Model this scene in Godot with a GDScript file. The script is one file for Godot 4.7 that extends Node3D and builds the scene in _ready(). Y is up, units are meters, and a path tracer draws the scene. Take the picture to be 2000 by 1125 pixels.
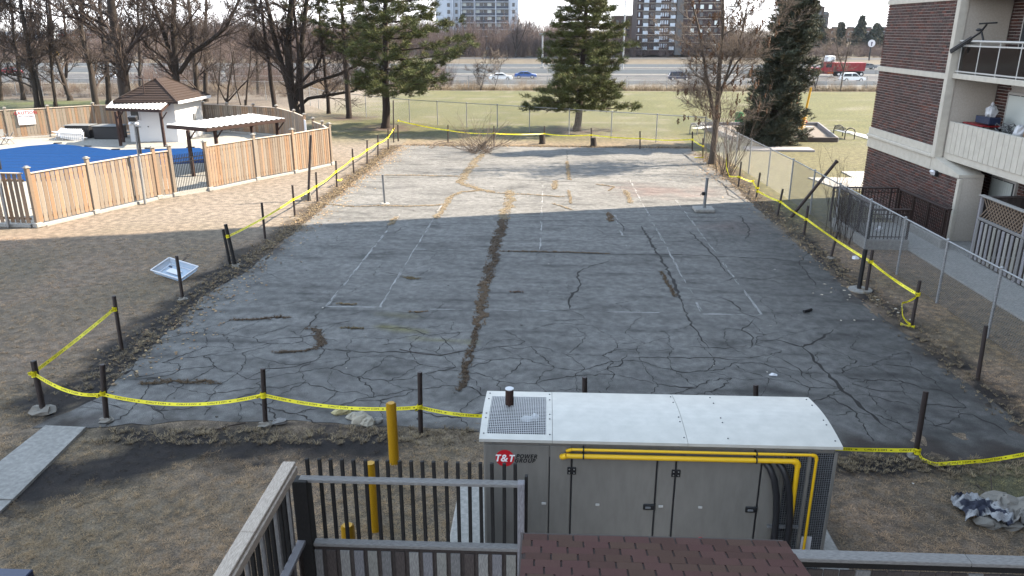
extends Node3D
# A cracked asphalt court behind an apartment block, fenced off with caution tape, a generator in front of it.
# World: metres, y up, the court's long side runs along -z, the ground under the camera is the origin.

var rng := RandomNumberGenerator.new()
var M := {}
var counts := {}
var N1 := FastNoiseLite.new()
var N2 := FastNoiseLite.new()

class Shape:
	var v := PackedVector3Array()
	var n := PackedVector3Array()
	var c := PackedColorArray()
	var uv := PackedVector2Array()
	var ix := PackedInt32Array()
	var tint := Color.WHITE
	var tinted := false
	func vert(p: Vector3, nn: Vector3, t := Vector2.ZERO) -> int:
		v.append(p); n.append(nn); c.append(tint); uv.append(t)
		return v.size() - 1
	func tri(a: Vector3, b: Vector3, d: Vector3) -> void:
		var nn := (b - a).cross(d - a).normalized()
		var i := vert(a, nn); vert(b, nn); vert(d, nn)
		ix.append_array([i, i + 2, i + 1])
	func quad(a: Vector3, b: Vector3, d: Vector3, e: Vector3, u0 := Vector2(0, 0), u1 := Vector2(1, 1)) -> void:
		var nn := (b - a).cross(e - a)
		if nn.length_squared() < 1e-16:
			nn = (d - b).cross(e - b)
		nn = nn.normalized()
		var i := vert(a, nn, Vector2(u0.x, u1.y)); vert(b, nn, u1); vert(d, nn, Vector2(u1.x, u0.y)); vert(e, nn, u0)
		ix.append_array([i, i + 2, i + 1, i, i + 3, i + 2])
	func box(o: Vector3, s: Vector3, bs := Basis.IDENTITY, bev := 0.0) -> void:
		var h := s * 0.5
		if bev <= 0.0:
			for ax in 3:
				for sg in [-1.0, 1.0]:
					var nn := Vector3.ZERO; nn[ax] = sg
					var u := Vector3.ZERO; u[(ax + 1) % 3] = h[(ax + 1) % 3]
					var w := Vector3.ZERO; w[(ax + 2) % 3] = h[(ax + 2) % 3]
					if sg < 0: u = -u
					var m := nn * h[ax]
					quad(o + bs * (m - u - w), o + bs * (m + u - w), o + bs * (m + u + w), o + bs * (m - u + w))
			return
		var b := minf(bev, minf(h.x, minf(h.y, h.z)) * 0.9)
		for ax in 3:
			var p := (ax + 1) % 3
			var q := (ax + 2) % 3
			for sg in [-1.0, 1.0]:
				var m := Vector3.ZERO; m[ax] = sg * h[ax]
				var u := Vector3.ZERO; u[p] = (h[p] - b) * sg
				var w := Vector3.ZERO; w[q] = h[q] - b
				quad(o + bs * (m - u - w), o + bs * (m + u - w), o + bs * (m + u + w), o + bs * (m - u + w))
			for s1 in [-1.0, 1.0]:
				for s2 in [-1.0, 1.0]:
					var e1 := Vector3.ZERO; e1[p] = s1 * h[p]; e1[q] = s2 * (h[q] - b)
					var e2 := Vector3.ZERO; e2[p] = s1 * (h[p] - b); e2[q] = s2 * h[q]
					var l := Vector3.ZERO; l[ax] = h[ax] - b
					if s1 * s2 > 0:
						quad(o + bs * (e1 - l), o + bs * (e2 - l), o + bs * (e2 + l), o + bs * (e1 + l))
					else:
						quad(o + bs * (e2 - l), o + bs * (e1 - l), o + bs * (e1 + l), o + bs * (e2 + l))
		for sx in [-1.0, 1.0]:
			for sy in [-1.0, 1.0]:
				for sz in [-1.0, 1.0]:
					var a := Vector3(sx * h.x, sy * (h.y - b), sz * (h.z - b))
					var d := Vector3(sx * (h.x - b), sy * h.y, sz * (h.z - b))
					var e := Vector3(sx * (h.x - b), sy * (h.y - b), sz * h.z)
					if sx * sy * sz > 0: tri(o + bs * a, o + bs * d, o + bs * e)
					else: tri(o + bs * a, o + bs * e, o + bs * d)
	func span(a: Vector3, b: Vector3, wide: float, thick: float, bev := 0.0, up := Vector3.UP) -> void:
		var d := b - a
		var y := d.normalized()
		var x := up.cross(y)
		if x.length() < 0.01: x = Vector3.RIGHT.cross(y) if absf(y.x) < 0.9 else Vector3.FORWARD.cross(y)
		x = x.normalized()
		box((a + b) * 0.5, Vector3(wide, d.length(), thick), Basis(x, y, x.cross(y)), bev)
	func tube(path: PackedVector3Array, r0: float, r1: float, sides := 6, caps := true, bulge := 0.0) -> void:
		var k := path.size()
		var ref := Vector3.ZERO
		var start := v.size()
		for i in k:
			var d := (path[mini(i + 1, k - 1)] - path[maxi(i - 1, 0)]).normalized()
			if ref == Vector3.ZERO:
				ref = Vector3.RIGHT if absf(d.x) < 0.8 else Vector3.UP
			var x := (ref - d * ref.dot(d)).normalized()
			ref = x
			var y := d.cross(x)
			var t := float(i) / (k - 1)
			var r := lerpf(r0, r1, t)
			for s in sides:
				var a := TAU * s / sides
				var o := x * cos(a) + y * sin(a)
				var rr := r * (1.0 + (bulge * sin(a * 3.0 + i * 1.7) if bulge > 0.0 else 0.0))
				vert(path[i] + o * rr, o, Vector2(float(s) / sides, t))
		for i in k - 1:
			for s in sides:
				var a := start + i * sides + s
				var b := start + i * sides + (s + 1) % sides
				ix.append_array([a, b + sides, b, a, a + sides, b + sides])
		if caps:
			for e in [0, k - 1]:
				var d := (path[0] - path[1]).normalized() if e == 0 else (path[k - 1] - path[k - 2]).normalized()
				var m := vert(path[e], d)
				var f := v.size()
				for s in sides:
					vert(v[start + e * sides + s], d)
				for s in sides:
					if e == 0: ix.append_array([m, f + s, f + (s + 1) % sides])
					else: ix.append_array([m, f + (s + 1) % sides, f + s])
	func rod(a: Vector3, b: Vector3, r: float, sides := 6, r1 := -1.0) -> void:
		tube(PackedVector3Array([a, b]), r, r if r1 < 0 else r1, sides)
	func prism(poly: PackedVector2Array, y0: float, y1: float) -> void:
		# a polygon of (x, z) raised from y0 to y1
		var t := Geometry2D.triangulate_polygon(poly)
		for i in range(0, t.size(), 3):
			var a := poly[t[i]]; var b := poly[t[i + 1]]; var d := poly[t[i + 2]]
			if (b - a).cross(d - a) > 0:
				var e := b; b = d; d = e
			tri(Vector3(a.x, y1, a.y), Vector3(b.x, y1, b.y), Vector3(d.x, y1, d.y))
		if y1 - y0 < 0.0005: return
		var s := 0.0
		for i in poly.size(): s += poly[i].cross(poly[(i + 1) % poly.size()])
		for i in poly.size():
			var a := poly[i]; var b := poly[(i + 1) % poly.size()]
			if s > 0:
				var e := a; a = b; b = e
			quad(Vector3(a.x, y0, a.y), Vector3(b.x, y0, b.y), Vector3(b.x, y1, b.y), Vector3(a.x, y1, a.y))
	func slab(poly: PackedVector3Array, push: Vector3) -> void:
		# a planar polygon given thickness along push (the face at +push looks along push)
		var o := poly[0]
		var nn := push.normalized()
		var x := (poly[1] - o).normalized()
		x = (x - nn * nn.dot(x)).normalized()
		var y := nn.cross(x)
		var flat := PackedVector2Array()
		for p in poly: flat.append(Vector2((p - o).dot(x), (p - o).dot(y)))
		var t := Geometry2D.triangulate_polygon(flat)
		for i in range(0, t.size(), 3):
			var q := [t[i], t[i + 1], t[i + 2]]
			if (flat[q[1]] - flat[q[0]]).cross(flat[q[2]] - flat[q[0]]) < 0: q = [t[i], t[i + 2], t[i + 1]]
			tri(poly[q[0]] + push, poly[q[1]] + push, poly[q[2]] + push)
			tri(poly[q[0]], poly[q[2]], poly[q[1]])
		var s := 0.0
		for i in flat.size(): s += flat[i].cross(flat[(i + 1) % flat.size()])
		for i in poly.size():
			var a := poly[i]; var b := poly[(i + 1) % poly.size()]
			if s > 0: quad(a, b, b + push, a + push)
			else: quad(b, a, a + push, b + push)
	func disc(o: Vector3, nn: Vector3, r: float, depth: float, sides := 24) -> void:
		tube(PackedVector3Array([o, o + nn * depth]), r, r, sides)
	func blob(o: Vector3, s: Vector3, rough: float, seed_: int, rings := 6, sides := 9) -> void:
		# a lumpy stone
		var nz := FastNoiseLite.new()
		nz.seed = seed_; nz.frequency = 0.9
		var g := []
		for i in rings + 1:
			for j in sides:
				var a := PI * i / rings; var b := TAU * j / sides
				var d := Vector3(sin(a) * cos(b), cos(a), sin(a) * sin(b))
				g.append(o + d * s * (1.0 + rough * nz.get_noise_3dv(d * 1.6)))
		for i in rings:
			for j in sides:
				var a: Vector3 = g[i * sides + j]; var b: Vector3 = g[i * sides + (j + 1) % sides]
				var d: Vector3 = g[(i + 1) * sides + (j + 1) % sides]; var e: Vector3 = g[(i + 1) * sides + j]
				if i > 0: tri(a, b, d)
				if i < rings - 1: tri(a, d, e)
	func low() -> Vector3:
		if v.is_empty(): return Vector3.ZERO
		var a := v[0]; var b := v[0]
		for p in v:
			a = a.min(p); b = b.max(p)
		return Vector3((a.x + b.x) * 0.5, a.y, (a.z + b.z) * 0.5)
	func mesh(about := Vector3.ZERO) -> ArrayMesh:
		var arr := []
		arr.resize(Mesh.ARRAY_MAX)
		if about != Vector3.ZERO:
			for i in v.size(): v[i] -= about
		arr[Mesh.ARRAY_VERTEX] = v; arr[Mesh.ARRAY_NORMAL] = n; arr[Mesh.ARRAY_TEX_UV] = uv; arr[Mesh.ARRAY_INDEX] = ix
		if tinted: arr[Mesh.ARRAY_COLOR] = c
		var m := ArrayMesh.new()
		m.add_surface_from_arrays(Mesh.PRIMITIVE_TRIANGLES, arr)
		return m

func numbered(called: String, parent: Node) -> String:
	var key := str(parent.get_instance_id()) + called
	var k: int = counts.get(key, 0)
	counts[key] = k + 1
	return called if k == 0 else "%s_%03d" % [called, k]

func spot_of(p: Node) -> Vector3:
	return Vector3.ZERO if p == self else (p as Node3D).position + spot_of(p.get_parent())

# commits a shape, given in world coordinates, as one named mesh whose origin is at its own foot
func put(called: String, s: Shape, m: Material, parent: Node = self) -> MeshInstance3D:
	var o := MeshInstance3D.new()
	o.name = numbered(called, parent)
	var at := s.low()
	o.mesh = s.mesh(at)
	o.material_override = m
	parent.add_child(o, true)
	o.position = at - spot_of(parent)
	return o

func place(called: String, mesh: Mesh, m: Material, parent: Node, t: Transform3D) -> MeshInstance3D:
	var o := MeshInstance3D.new()
	o.name = numbered(called, parent)
	o.mesh = mesh
	o.material_override = m
	parent.add_child(o, true)
	o.transform = Transform3D(t.basis, t.origin - spot_of(parent))
	return o

func tag(o: Node, label: String, category: String, group := "") -> Node:
	o.set_meta("label", label); o.set_meta("category", category)
	if group: o.set_meta("group", group)
	return o

func thing(called: String, label: String, category: String, at: Vector3, group := "") -> Node3D:
	var o := Node3D.new()
	o.name = numbered(called, self)
	add_child(o, true)
	o.position = at
	tag(o, label, category, group)
	return o

func land(called: String, s: Shape, m: Material) -> MeshInstance3D:
	var o := MeshInstance3D.new()
	o.name = numbered(called, self); o.mesh = s.mesh(); o.material_override = m
	add_child(o, true)
	o.set_meta("kind", "structure")
	return o

func many(called: String, mesh: Mesh, m: Material, where: Array, tints: Array, parent: Node = self) -> MultiMeshInstance3D:
	var mm := MultiMesh.new()
	mm.transform_format = MultiMesh.TRANSFORM_3D
	mm.use_colors = not tints.is_empty()
	mm.mesh = mesh
	mm.instance_count = where.size()
	for i in where.size():
		mm.set_instance_transform(i, where[i])
		if mm.use_colors: mm.set_instance_color(i, tints[i])
	var o := MultiMeshInstance3D.new()
	o.name = numbered(called, parent); o.multimesh = mm; o.material_override = m
	parent.add_child(o, true)
	o.position = -spot_of(parent)
	o.set_meta("kind", "stuff")
	return o

func lettering(called: String, text: String, size: float, m: Material, parent: Node, at: Vector3, turn: Basis, font := "Droid Sans", bold := true) -> MeshInstance3D:
	var t := TextMesh.new()
	var f := SystemFont.new()
	f.font_names = PackedStringArray([font]); f.font_weight = 700 if bold else 400
	t.font = f; t.text = text; t.font_size = 32; t.pixel_size = size / 32.0; t.depth = 0.004; t.curve_step = 1.0
	return place(called, t, m, parent, Transform3D(turn, at))

func noise_tex(freq: float, lo: float, hi: float, seed_: int, oct := 4, size := 512, kind := FastNoiseLite.TYPE_SIMPLEX_SMOOTH) -> NoiseTexture2D:
	var nz := FastNoiseLite.new()
	nz.noise_type = kind; nz.frequency = freq; nz.seed = seed_; nz.fractal_octaves = oct; nz.fractal_gain = 0.6
	var t := NoiseTexture2D.new()
	t.width = size; t.height = size; t.seamless = true; t.noise = nz; t.generate_mipmaps = false
	var g := Gradient.new()
	g.set_color(0, Color(lo, lo, lo)); g.set_color(1, Color(hi, hi, hi))
	g.set_offset(0, 0.1); g.set_offset(1, 0.9)
	t.color_ramp = g
	return t

# base colours are given as linear, real-world values
func mat(called: String, col: Color, rough: float, tex: Texture2D = null, scale := Vector3.ONE, world := true) -> StandardMaterial3D:
	var m := StandardMaterial3D.new()
	m.resource_name = called
	m.albedo_color = col.linear_to_srgb()
	m.roughness = rough
	m.metallic_specular = 0.4
	if tex:
		m.albedo_texture = tex
		m.uv1_triplanar = true; m.uv1_world_triplanar = world; m.uv1_scale = scale
	M[called] = m
	return m

func over(m: StandardMaterial3D, tex: Texture2D, scale: Vector3) -> void:
	m.detail_enabled = true; m.detail_albedo = tex; m.detail_blend_mode = BaseMaterial3D.BLEND_MODE_MUL
	m.detail_uv_layer = BaseMaterial3D.DETAIL_UV_2
	m.uv2_triplanar = true; m.uv2_world_triplanar = true; m.uv2_scale = scale

func relief(m: StandardMaterial3D, tex: Texture2D, cm: float) -> void:
	m.heightmap_enabled = true; m.heightmap_texture = tex; m.heightmap_scale = cm

func rnd(a: float, b: float) -> float:
	return rng.randf_range(a, b)

func mix3(a: Color, b: Color, t: float) -> Color:
	return a.lerp(b, clampf(t, 0, 1))

# distance from p to the segment ab
func seg(p: Vector2, a: Vector2, b: Vector2) -> float:
	return p.distance_to(Geometry2D.get_closest_point_to_segment(p, a, b))

func bays(a: Vector2, b: Vector2, step: float) -> int:
	return maxi(1, roundi(a.distance_to(b) / step))

func v3(p: Vector2, y: float) -> Vector3:
	return Vector3(p.x, y, p.y)

func _ready() -> void:
	rng.seed = 20240317
	N1.seed = 5; N1.frequency = 0.35; N1.fractal_octaves = 4
	N2.seed = 11; N2.frequency = 0.06; N2.fractal_octaves = 3
	# camera: about the third floor, looking down over the court
	var cam := Camera3D.new()
	cam.name = "camera"
	cam.position = Vector3(0, 7, 0)
	cam.rotation_degrees = Vector3(-18.62, 2.57, 0)
	cam.fov = 41.11
	cam.near = 0.1; cam.far = 3000.0
	add_child(cam)
	cam.current = true
	# sky, air and exposure
	var we := WorldEnvironment.new()
	we.name = "environment"
	var env := Environment.new()
	var psm := ProceduralSkyMaterial.new()
	psm.sky_top_color = Color(0.535, 0.60, 0.675)
	psm.sky_horizon_color = Color(0.92, 0.92, 0.93)
	psm.sky_curve = 0.16
	psm.sky_energy_multiplier = 1.1
	psm.ground_horizon_color = Color(0.62, 0.60, 0.56); psm.ground_bottom_color = Color(0.25, 0.22, 0.19)
	psm.sun_angle_max = 8.0; psm.sun_curve = 0.12
	var sky := Sky.new()
	sky.sky_material = psm
	env.background_mode = Environment.BG_SKY
	env.sky = sky
	env.tonemap_mode = Environment.TONE_MAPPER_LINEAR
	env.tonemap_exposure = 4.7
	env.sdfgi_enabled = true; env.ssao_enabled = true; env.ssil_enabled = true
	env.fog_enabled = true; env.fog_density = 0.00005; env.fog_light_color = Color(0.78, 0.84, 0.92)
	we.environment = env
	add_child(we)
	# the sun stands to the right, a little in front of the camera
	var sun := DirectionalLight3D.new()
	sun.name = "sun"
	var to_sun := Vector3(0.964 * cos(deg_to_rad(40)), sin(deg_to_rad(40)), -0.265 * cos(deg_to_rad(40)))
	add_child(sun)
	sun.look_at_from_position(Vector3.ZERO, -to_sun, Vector3.UP)
	sun.light_energy = 1.6
	sun.light_color = Color(1.0, 0.94, 0.85)
	sun.light_angular_distance = 0.53
	sun.shadow_enabled = true

	materials()
	ground()
	court()
	paths()
	apartment_block()
	pool_enclosure()
	far_side()
	trees()
	generator()
	porch()
	fence_posts()
	chain_fences()
	right_side()
	playground()
	litter()

func materials() -> void:
	var fine := noise_tex(0.09, 0.55, 1.0, 1, 5)
	var coarse := noise_tex(0.02, 0.7, 1.0, 2, 4)
	var grit := noise_tex(0.35, 0.45, 1.0, 3, 2)
	var grain := noise_tex(0.03, 0.66, 1.0, 4, 4)
	var cement := noise_tex(0.03, 0.8, 1.0, 24, 6)
	var bump := noise_tex(0.12, 0.0, 1.0, 6, 5)
	var soft := noise_tex(0.015, 0.93, 1.0, 21, 4)
	M.soft = soft
	M.fine = fine; M.coarse = coarse; M.grit = grit; M.grain = grain
	# lawn: dry thatch, its tint comes with the terrain's vertices
	var thatch := noise_tex(0.05, 0.5, 1.0, 7, 7, 1024)
	var g := mat("grass_ground", Color(0.69, 0.73, 0.79), 0.95, thatch, Vector3(0.45, 0.45, 0.45))
	over(g, noise_tex(0.02, 0.66, 1.0, 41, 8, 1024), Vector3(0.13, 0.13, 0.13))
	g.vertex_color_use_as_albedo = true
	relief(g, thatch, 0.5)
	var gravel := noise_tex(0.22, 0.35, 1.0, 27, 4, 1024)
	var a := mat("asphalt", Color(1, 1, 1), 0.9, gravel, Vector3(0.35, 0.35, 0.35))
	a.vertex_color_use_as_albedo = true
	over(a, noise_tex(0.03, 0.76, 1.0, 17, 7, 1024), Vector3(0.1, 0.1, 0.1))
	relief(a, gravel, 0.15)
	mat("crack", Color(0.018, 0.016, 0.015), 0.95)
	var dg := mat("dead_grass", Color(0.22, 0.178, 0.125), 0.95, thatch, Vector3(0.9, 0.9, 0.9))
	dg.vertex_color_use_as_albedo = true
	relief(dg, bump, 0.6)
	var wl := mat("line_paint", Color(0.55, 0.55, 0.54), 0.8, grit, Vector3(1.3, 1.3, 1.3))
	wl.metallic_specular = 0.3
	mat("blade", Color(1, 1, 1), 0.9).vertex_color_use_as_albedo = true
	mat("leaf_litter", Color(1, 1, 1), 0.9).vertex_color_use_as_albedo = true
	mat("concrete", Color(0.27, 0.262, 0.245), 0.9, cement, Vector3(0.5, 0.5, 0.5))
	over(M.concrete, soft, Vector3(0.13, 0.13, 0.13))
	mat("deck_concrete", Color(0.26, 0.247, 0.222), 0.9, cement, Vector3(0.3, 0.3, 0.3))
	mat("pale_concrete", Color(0.3, 0.29, 0.27), 0.85, cement, Vector3(0.7, 0.7, 0.7))
	mat("stone", Color(0.27, 0.25, 0.22), 0.9, fine, Vector3(3, 3, 3))
	mat("highway_asphalt", Color(0.05, 0.05, 0.053), 0.9, coarse, Vector3(0.05, 0.05, 0.05))
	mat("gravel_shoulder", Color(0.15, 0.145, 0.135), 0.95, coarse, Vector3(0.07, 0.07, 0.07))
	mat("sand", Color(0.2, 0.17, 0.145), 0.95, fine, Vector3(0.3, 0.3, 0.3))
	# metal
	var ps := mat("rusty_steel", Color(0.034, 0.022, 0.02), 0.6, fine, Vector3(2, 2, 2))
	ps.metallic_specular = 0.5
	mat("galvanised", Color(0.34, 0.35, 0.36), 0.45, coarse, Vector3(2, 2, 2)).metallic = 0.5
	mat("wire", Color(0.22, 0.225, 0.23), 0.5).metallic = 0.4
	mat("black_metal", Color(0.012, 0.012, 0.013), 0.45)
	mat("brown_metal", Color(0.024, 0.014, 0.012), 0.55)
	mat("dark_plastic", Color(0.014, 0.014, 0.016), 0.5)
	mat("conduit_black", Color(0.02, 0.02, 0.022), 0.35)
	mat("grey_metal", Color(0.12, 0.125, 0.13), 0.5)
	mat("chrome", Color(0.5, 0.5, 0.5), 0.3).metallic = 0.8
	# wood, four tones each
	for i in 5:
		var k: float = [0.78, 1.0, 1.16, 0.88, 1.06][i]
		var h: float = [0.0, 0.02, -0.01, 0.015, -0.02][i]
		var w := mat("cedar_%d" % i, Color(0.255 * k, (0.187 + h * 1.3) * k, (0.135 + h * 1.8) * k), 0.85, grain, Vector3(9, 0.7, 9), false)
		w.uv1_offset = Vector3(i * 0.37, i * 0.21, i * 0.43)
		var d := mat("dark_wood_%d" % i, Color(0.075 * k, 0.06 * k, 0.055 * k), 0.8, grain, Vector3(9, 0.7, 9), false)
		d.uv1_offset = Vector3(i * 0.31, i * 0.17, i * 0.29)
		var s := mat("grey_wood_%d" % i, Color(0.27 * k, 0.26 * k, (0.255 + h) * k), 0.85, grain, Vector3(9, 0.7, 9), false)
		s.uv1_offset = Vector3(i * 0.27, i * 0.19, i * 0.13)
		var sh := mat("shingle_%d" % i, Color(0.14 * sqrt(k), (0.081 + h * 0.3) * sqrt(k), 0.068 * sqrt(k)), 0.95, grit, Vector3(2.2, 2.2, 2.2))
		sh.metallic_specular = 0.2
	mat("pale_wood", Color(0.5, 0.42, 0.345), 0.85, grain, Vector3(9, 9, 0.7), false)
	mat("grey_rail", Color(0.25, 0.24, 0.23), 0.8, grain, Vector3(0.8, 9, 9), false)
	mat("black_picket", Color(0.017, 0.0155, 0.015), 0.75, grain, Vector3(7, 0.8, 7), false)
	mat("brown_stain", Color(0.04, 0.018, 0.013), 0.75, grain, Vector3(3, 3, 3), false)
	mat("roof_white", Color(0.6, 0.59, 0.57), 0.6)
	mat("roof_brown", Color(0.045, 0.028, 0.022), 0.9, fine, Vector3(1.5, 1.5, 1.5))
	mat("white_paint", Color(0.5, 0.5, 0.5), 0.7)
	mat("pool_cover", Color(0.008, 0.034, 0.11), 0.9, soft, Vector3(0.3, 0.3, 0.3))
	# building
	mat("mortar", Color(0.6, 0.56, 0.52), 0.95, fine, Vector3(1, 1, 1))
	var br := mat("brick", Color(1, 1, 1), 0.9, grit, Vector3(3, 3, 3))
	br.vertex_color_use_as_albedo = true
	mat("beige", Color(0.44, 0.405, 0.345), 0.9, soft, Vector3(0.3, 0.3, 0.3))
	mat("beige_wall", Color(0.42, 0.38, 0.33), 0.9, soft, Vector3(1.5, 1.5, 1.5))
	mat("brick_plain", Color(0.085, 0.042, 0.036), 0.9, fine, Vector3(2, 8, 2))
	mat("window_dark", Color(0.03, 0.035, 0.04), 0.08)
	mat("blind", Color(0.5, 0.54, 0.52), 0.7)
	mat("frame_white", Color(0.38, 0.37, 0.35), 0.5)
	var gl := mat("smoked_glass", Color(0.03, 0.03, 0.032, 1), 0.06)
	gl.transparency = BaseMaterial3D.TRANSPARENCY_ALPHA
	gl.albedo_color = Color(0.10, 0.095, 0.09, 0.86)
	# generator
	mat("gen_body", Color(0.172, 0.163, 0.147), 0.42, noise_tex(0.015, 0.93, 1.0, 51, 4), Vector3(0.9, 0.25, 0.9))
	mat("gen_roof", Color(0.46, 0.445, 0.405), 0.38, M.soft, Vector3(0.4, 0.4, 0.4))
	mat("yellow_paint", Color(0.62, 0.37, 0.012), 0.4)
	mat("bollard_yellow", Color(0.56, 0.30, 0.006), 0.45, fine, Vector3(2, 2, 2))
	mat("logo_red", Color(0.45, 0.012, 0.02), 0.4)
	mat("logo_white", Color(0.8, 0.8, 0.8), 0.4)
	mat("logo_black", Color(0.01, 0.01, 0.012), 0.4)
	var tp := mat("tape", Color(1, 1, 1), 0.5)
	tp.albedo_texture = tape_print()
	tp.cull_mode = BaseMaterial3D.CULL_DISABLED
	tp.backlight_enabled = true; tp.backlight = Color(0.35, 0.33, 0.02)
	mat("sign_white", Color(0.5, 0.5, 0.52), 0.5)
	mat("sign_red", Color(0.22, 0.012, 0.016), 0.5)
	(M.pool_cover as StandardMaterial3D).metallic_specular = 0.1
	mat("sign_ink", Color(0.08, 0.07, 0.1), 0.5)
	mat("white_plastic", Color(0.42, 0.43, 0.45), 0.4)
	var cl := mat("clear_plastic", Color(0.6, 0.7, 0.8), 0.15)
	cl.transparency = BaseMaterial3D.TRANSPARENCY_ALPHA
	cl.albedo_color = Color(0.72, 0.82, 0.92, 0.45)
	# plants
	var bk := mat("bark", Color(0.042, 0.033, 0.027), 0.95, grain, Vector3(3, 0.6, 3))
	relief(bk, grain, 0.6)
	mat("bark_pale", Color(0.085, 0.068, 0.056), 0.95, grain, Vector3(3, 0.6, 3))
	mat("twig", Color(0.045, 0.034, 0.029), 0.95)
	mat("twig_pale", Color(0.082, 0.065, 0.054), 0.95)
	mat("twig_mauve", Color(0.085, 0.064, 0.058), 0.95)
	mat("pine_bark", Color(0.04, 0.029, 0.024), 0.95, grain, Vector3(4, 1, 4))
	for p in [["needle", Color(0.025, 0.06, 0.008)], ["needle_blue", Color(0.012, 0.025, 0.016)], ["seed", Color(0.02, 0.02, 0.0)]]:
		var q := mat(p[0], Color(1, 1, 1), 0.75)
		q.vertex_color_use_as_albedo = true
		q.backlight_enabled = true; q.backlight = p[1]
	mat("sign_gold", Color(0.75, 0.45, 0.02), 0.5)
	mat("play_yellow", Color(0.4, 0.21, 0.006), 0.4)
	mat("play_orange", Color(0.3, 0.06, 0.006), 0.4)
	mat("red_paint", Color(0.2, 0.012, 0.016), 0.4)
	mat("navy_paint", Color(0.022, 0.03, 0.06), 0.25)
	mat("blue_paint", Color(0.03, 0.08, 0.25), 0.25)
	mat("white_car", Color(0.62, 0.63, 0.64), 0.25)
	mat("tyre", Color(0.014, 0.014, 0.014), 0.8)
	mat("car_glass", Color(0.02, 0.022, 0.026), 0.08)
	mat("cardboard", Color(0.24, 0.15, 0.08), 0.9)
	mat("tarp", Color(0.33, 0.31, 0.28), 0.8, fine, Vector3(3, 3, 3))

# yellow tape with CAUTION printed over and over, drawn letter by letter
func tape_print() -> ImageTexture:
	var glyph := {"C": "01110100011000010000100001000101110", "A": "01110100011000111111100011000110001", "U": "10001100011000110001100011000101110", "T": "11111001000010000100001000010000100", "I": "01110001000010000100001000010001110", "O": "01110100011000110001100011000101110", "N": "10001110011010110011100011000110001"}
	var im := Image.create(128, 16, false, Image.FORMAT_RGB8)
	im.fill(Color(0.66, 0.58, 0.02).linear_to_srgb())
	var x := 6
	for word in ["CAUTION"]:
		for ch in word:
			for r in 7:
				for q in 5:
					if glyph[ch][r * 5 + q] == "1":
						im.fill_rect(Rect2i(x + q * 2, 4 + r, 2, 1), Color(0.03, 0.03, 0.02))
			x += 12
	im.fill_rect(Rect2i(100, 6, 8, 4), Color(0.2, 0.19, 0.03))
	return ImageTexture.create_from_image(im)

# how the ground is tinted at a place: dry thatch, greener field, bare soil by the court
func soil_at(x: float, z: float) -> Color:
	var p := Vector2(x, z)
	var w1 := N1.get_noise_2d(x * 2.2, z * 2.2)
	var w2 := N2.get_noise_2d(x * 3.0, z * 3.0)
	var dry := Color(0.56, 0.385, 0.255)
	var col := mix3(dry, Color(0.40, 0.295, 0.185), 0.5 + w2 * 1.1)
	col = mix3(col, Color(0.5, 0.35, 0.22), w1 * (0.9 if z > -24.0 else 0.4))
	if x > 9.0 and z < -24.0:
		col = mix3(col, Color(0.27, 0.24, 0.095), smoothstep(-24.0, -32.0, z) * 0.9)
	elif x > 2.0 and z > -12.0:
		col = mix3(col, Color(0.3, 0.225, 0.155), 0.6 + w1 * 0.8)
		col = mix3(col, Color(0.24, 0.225, 0.11), w2 * 2.0 - 0.2)
	if x < -9.3:
		col = mix3(col, Color(0.53, 0.425, 0.325), smoothstep(-24.0, -30.0, z) * 0.8)
	# the playing field beyond the back fence
	var f := smoothstep(-47.0, -56.0, z) * smoothstep(-24.0, -14.0, x)
	var field := mix3(Color(0.265, 0.238, 0.072), Color(0.195, 0.19, 0.048), 0.5 + w2 * 1.3)
	field = mix3(field, Color(0.36, 0.31, 0.18), (N2.get_noise_2d(x * 2.4, z * 8.0) - 0.24) * 4.0)
	col = mix3(col, field, f)
	# leaf mould under the trees on the left, with a strip of green turf
	var wood := smoothstep(-22.0, -30.0, x) * smoothstep(-60.0, -66.0, z)
	col = mix3(col, Color(0.20, 0.145, 0.10), wood * (0.8 + w1 * 0.5))
	if x < -32.0:
		col = mix3(col, Color(0.16, 0.20, 0.04), smoothstep(-52.5, -58.0, z) * smoothstep(-82.0, -77.0, z) * smoothstep(-34.0, -41.0, x) * (0.85 + w1))
	# needles under the pines
	for q in [Vector2(2.2, -56.9), Vector2(-12, -57.7), Vector2(-16.5, -64.5)]:
		col = mix3(col, Color(0.17, 0.10, 0.07), 1.2 - p.distance_to(q) / 2.6 + w1)
	# the far banks
	if z < -98.0: col = mix3(Color(0.29, 0.225, 0.145), Color(0.22, 0.17, 0.11), 0.5 + w2)
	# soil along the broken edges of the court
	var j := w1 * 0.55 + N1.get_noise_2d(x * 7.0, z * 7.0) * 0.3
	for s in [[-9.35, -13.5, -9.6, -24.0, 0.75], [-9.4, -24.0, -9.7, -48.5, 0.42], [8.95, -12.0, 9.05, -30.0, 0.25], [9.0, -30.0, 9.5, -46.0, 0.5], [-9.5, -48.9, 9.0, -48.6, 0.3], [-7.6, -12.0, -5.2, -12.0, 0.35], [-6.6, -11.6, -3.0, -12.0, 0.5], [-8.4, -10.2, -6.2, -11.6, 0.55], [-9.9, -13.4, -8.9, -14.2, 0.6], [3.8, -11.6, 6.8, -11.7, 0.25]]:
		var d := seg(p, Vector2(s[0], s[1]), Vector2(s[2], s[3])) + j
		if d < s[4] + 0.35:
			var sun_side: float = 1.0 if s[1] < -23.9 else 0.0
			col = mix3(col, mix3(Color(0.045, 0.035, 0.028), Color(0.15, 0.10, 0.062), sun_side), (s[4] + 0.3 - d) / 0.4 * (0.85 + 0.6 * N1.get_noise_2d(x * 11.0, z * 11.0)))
	return col

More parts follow.
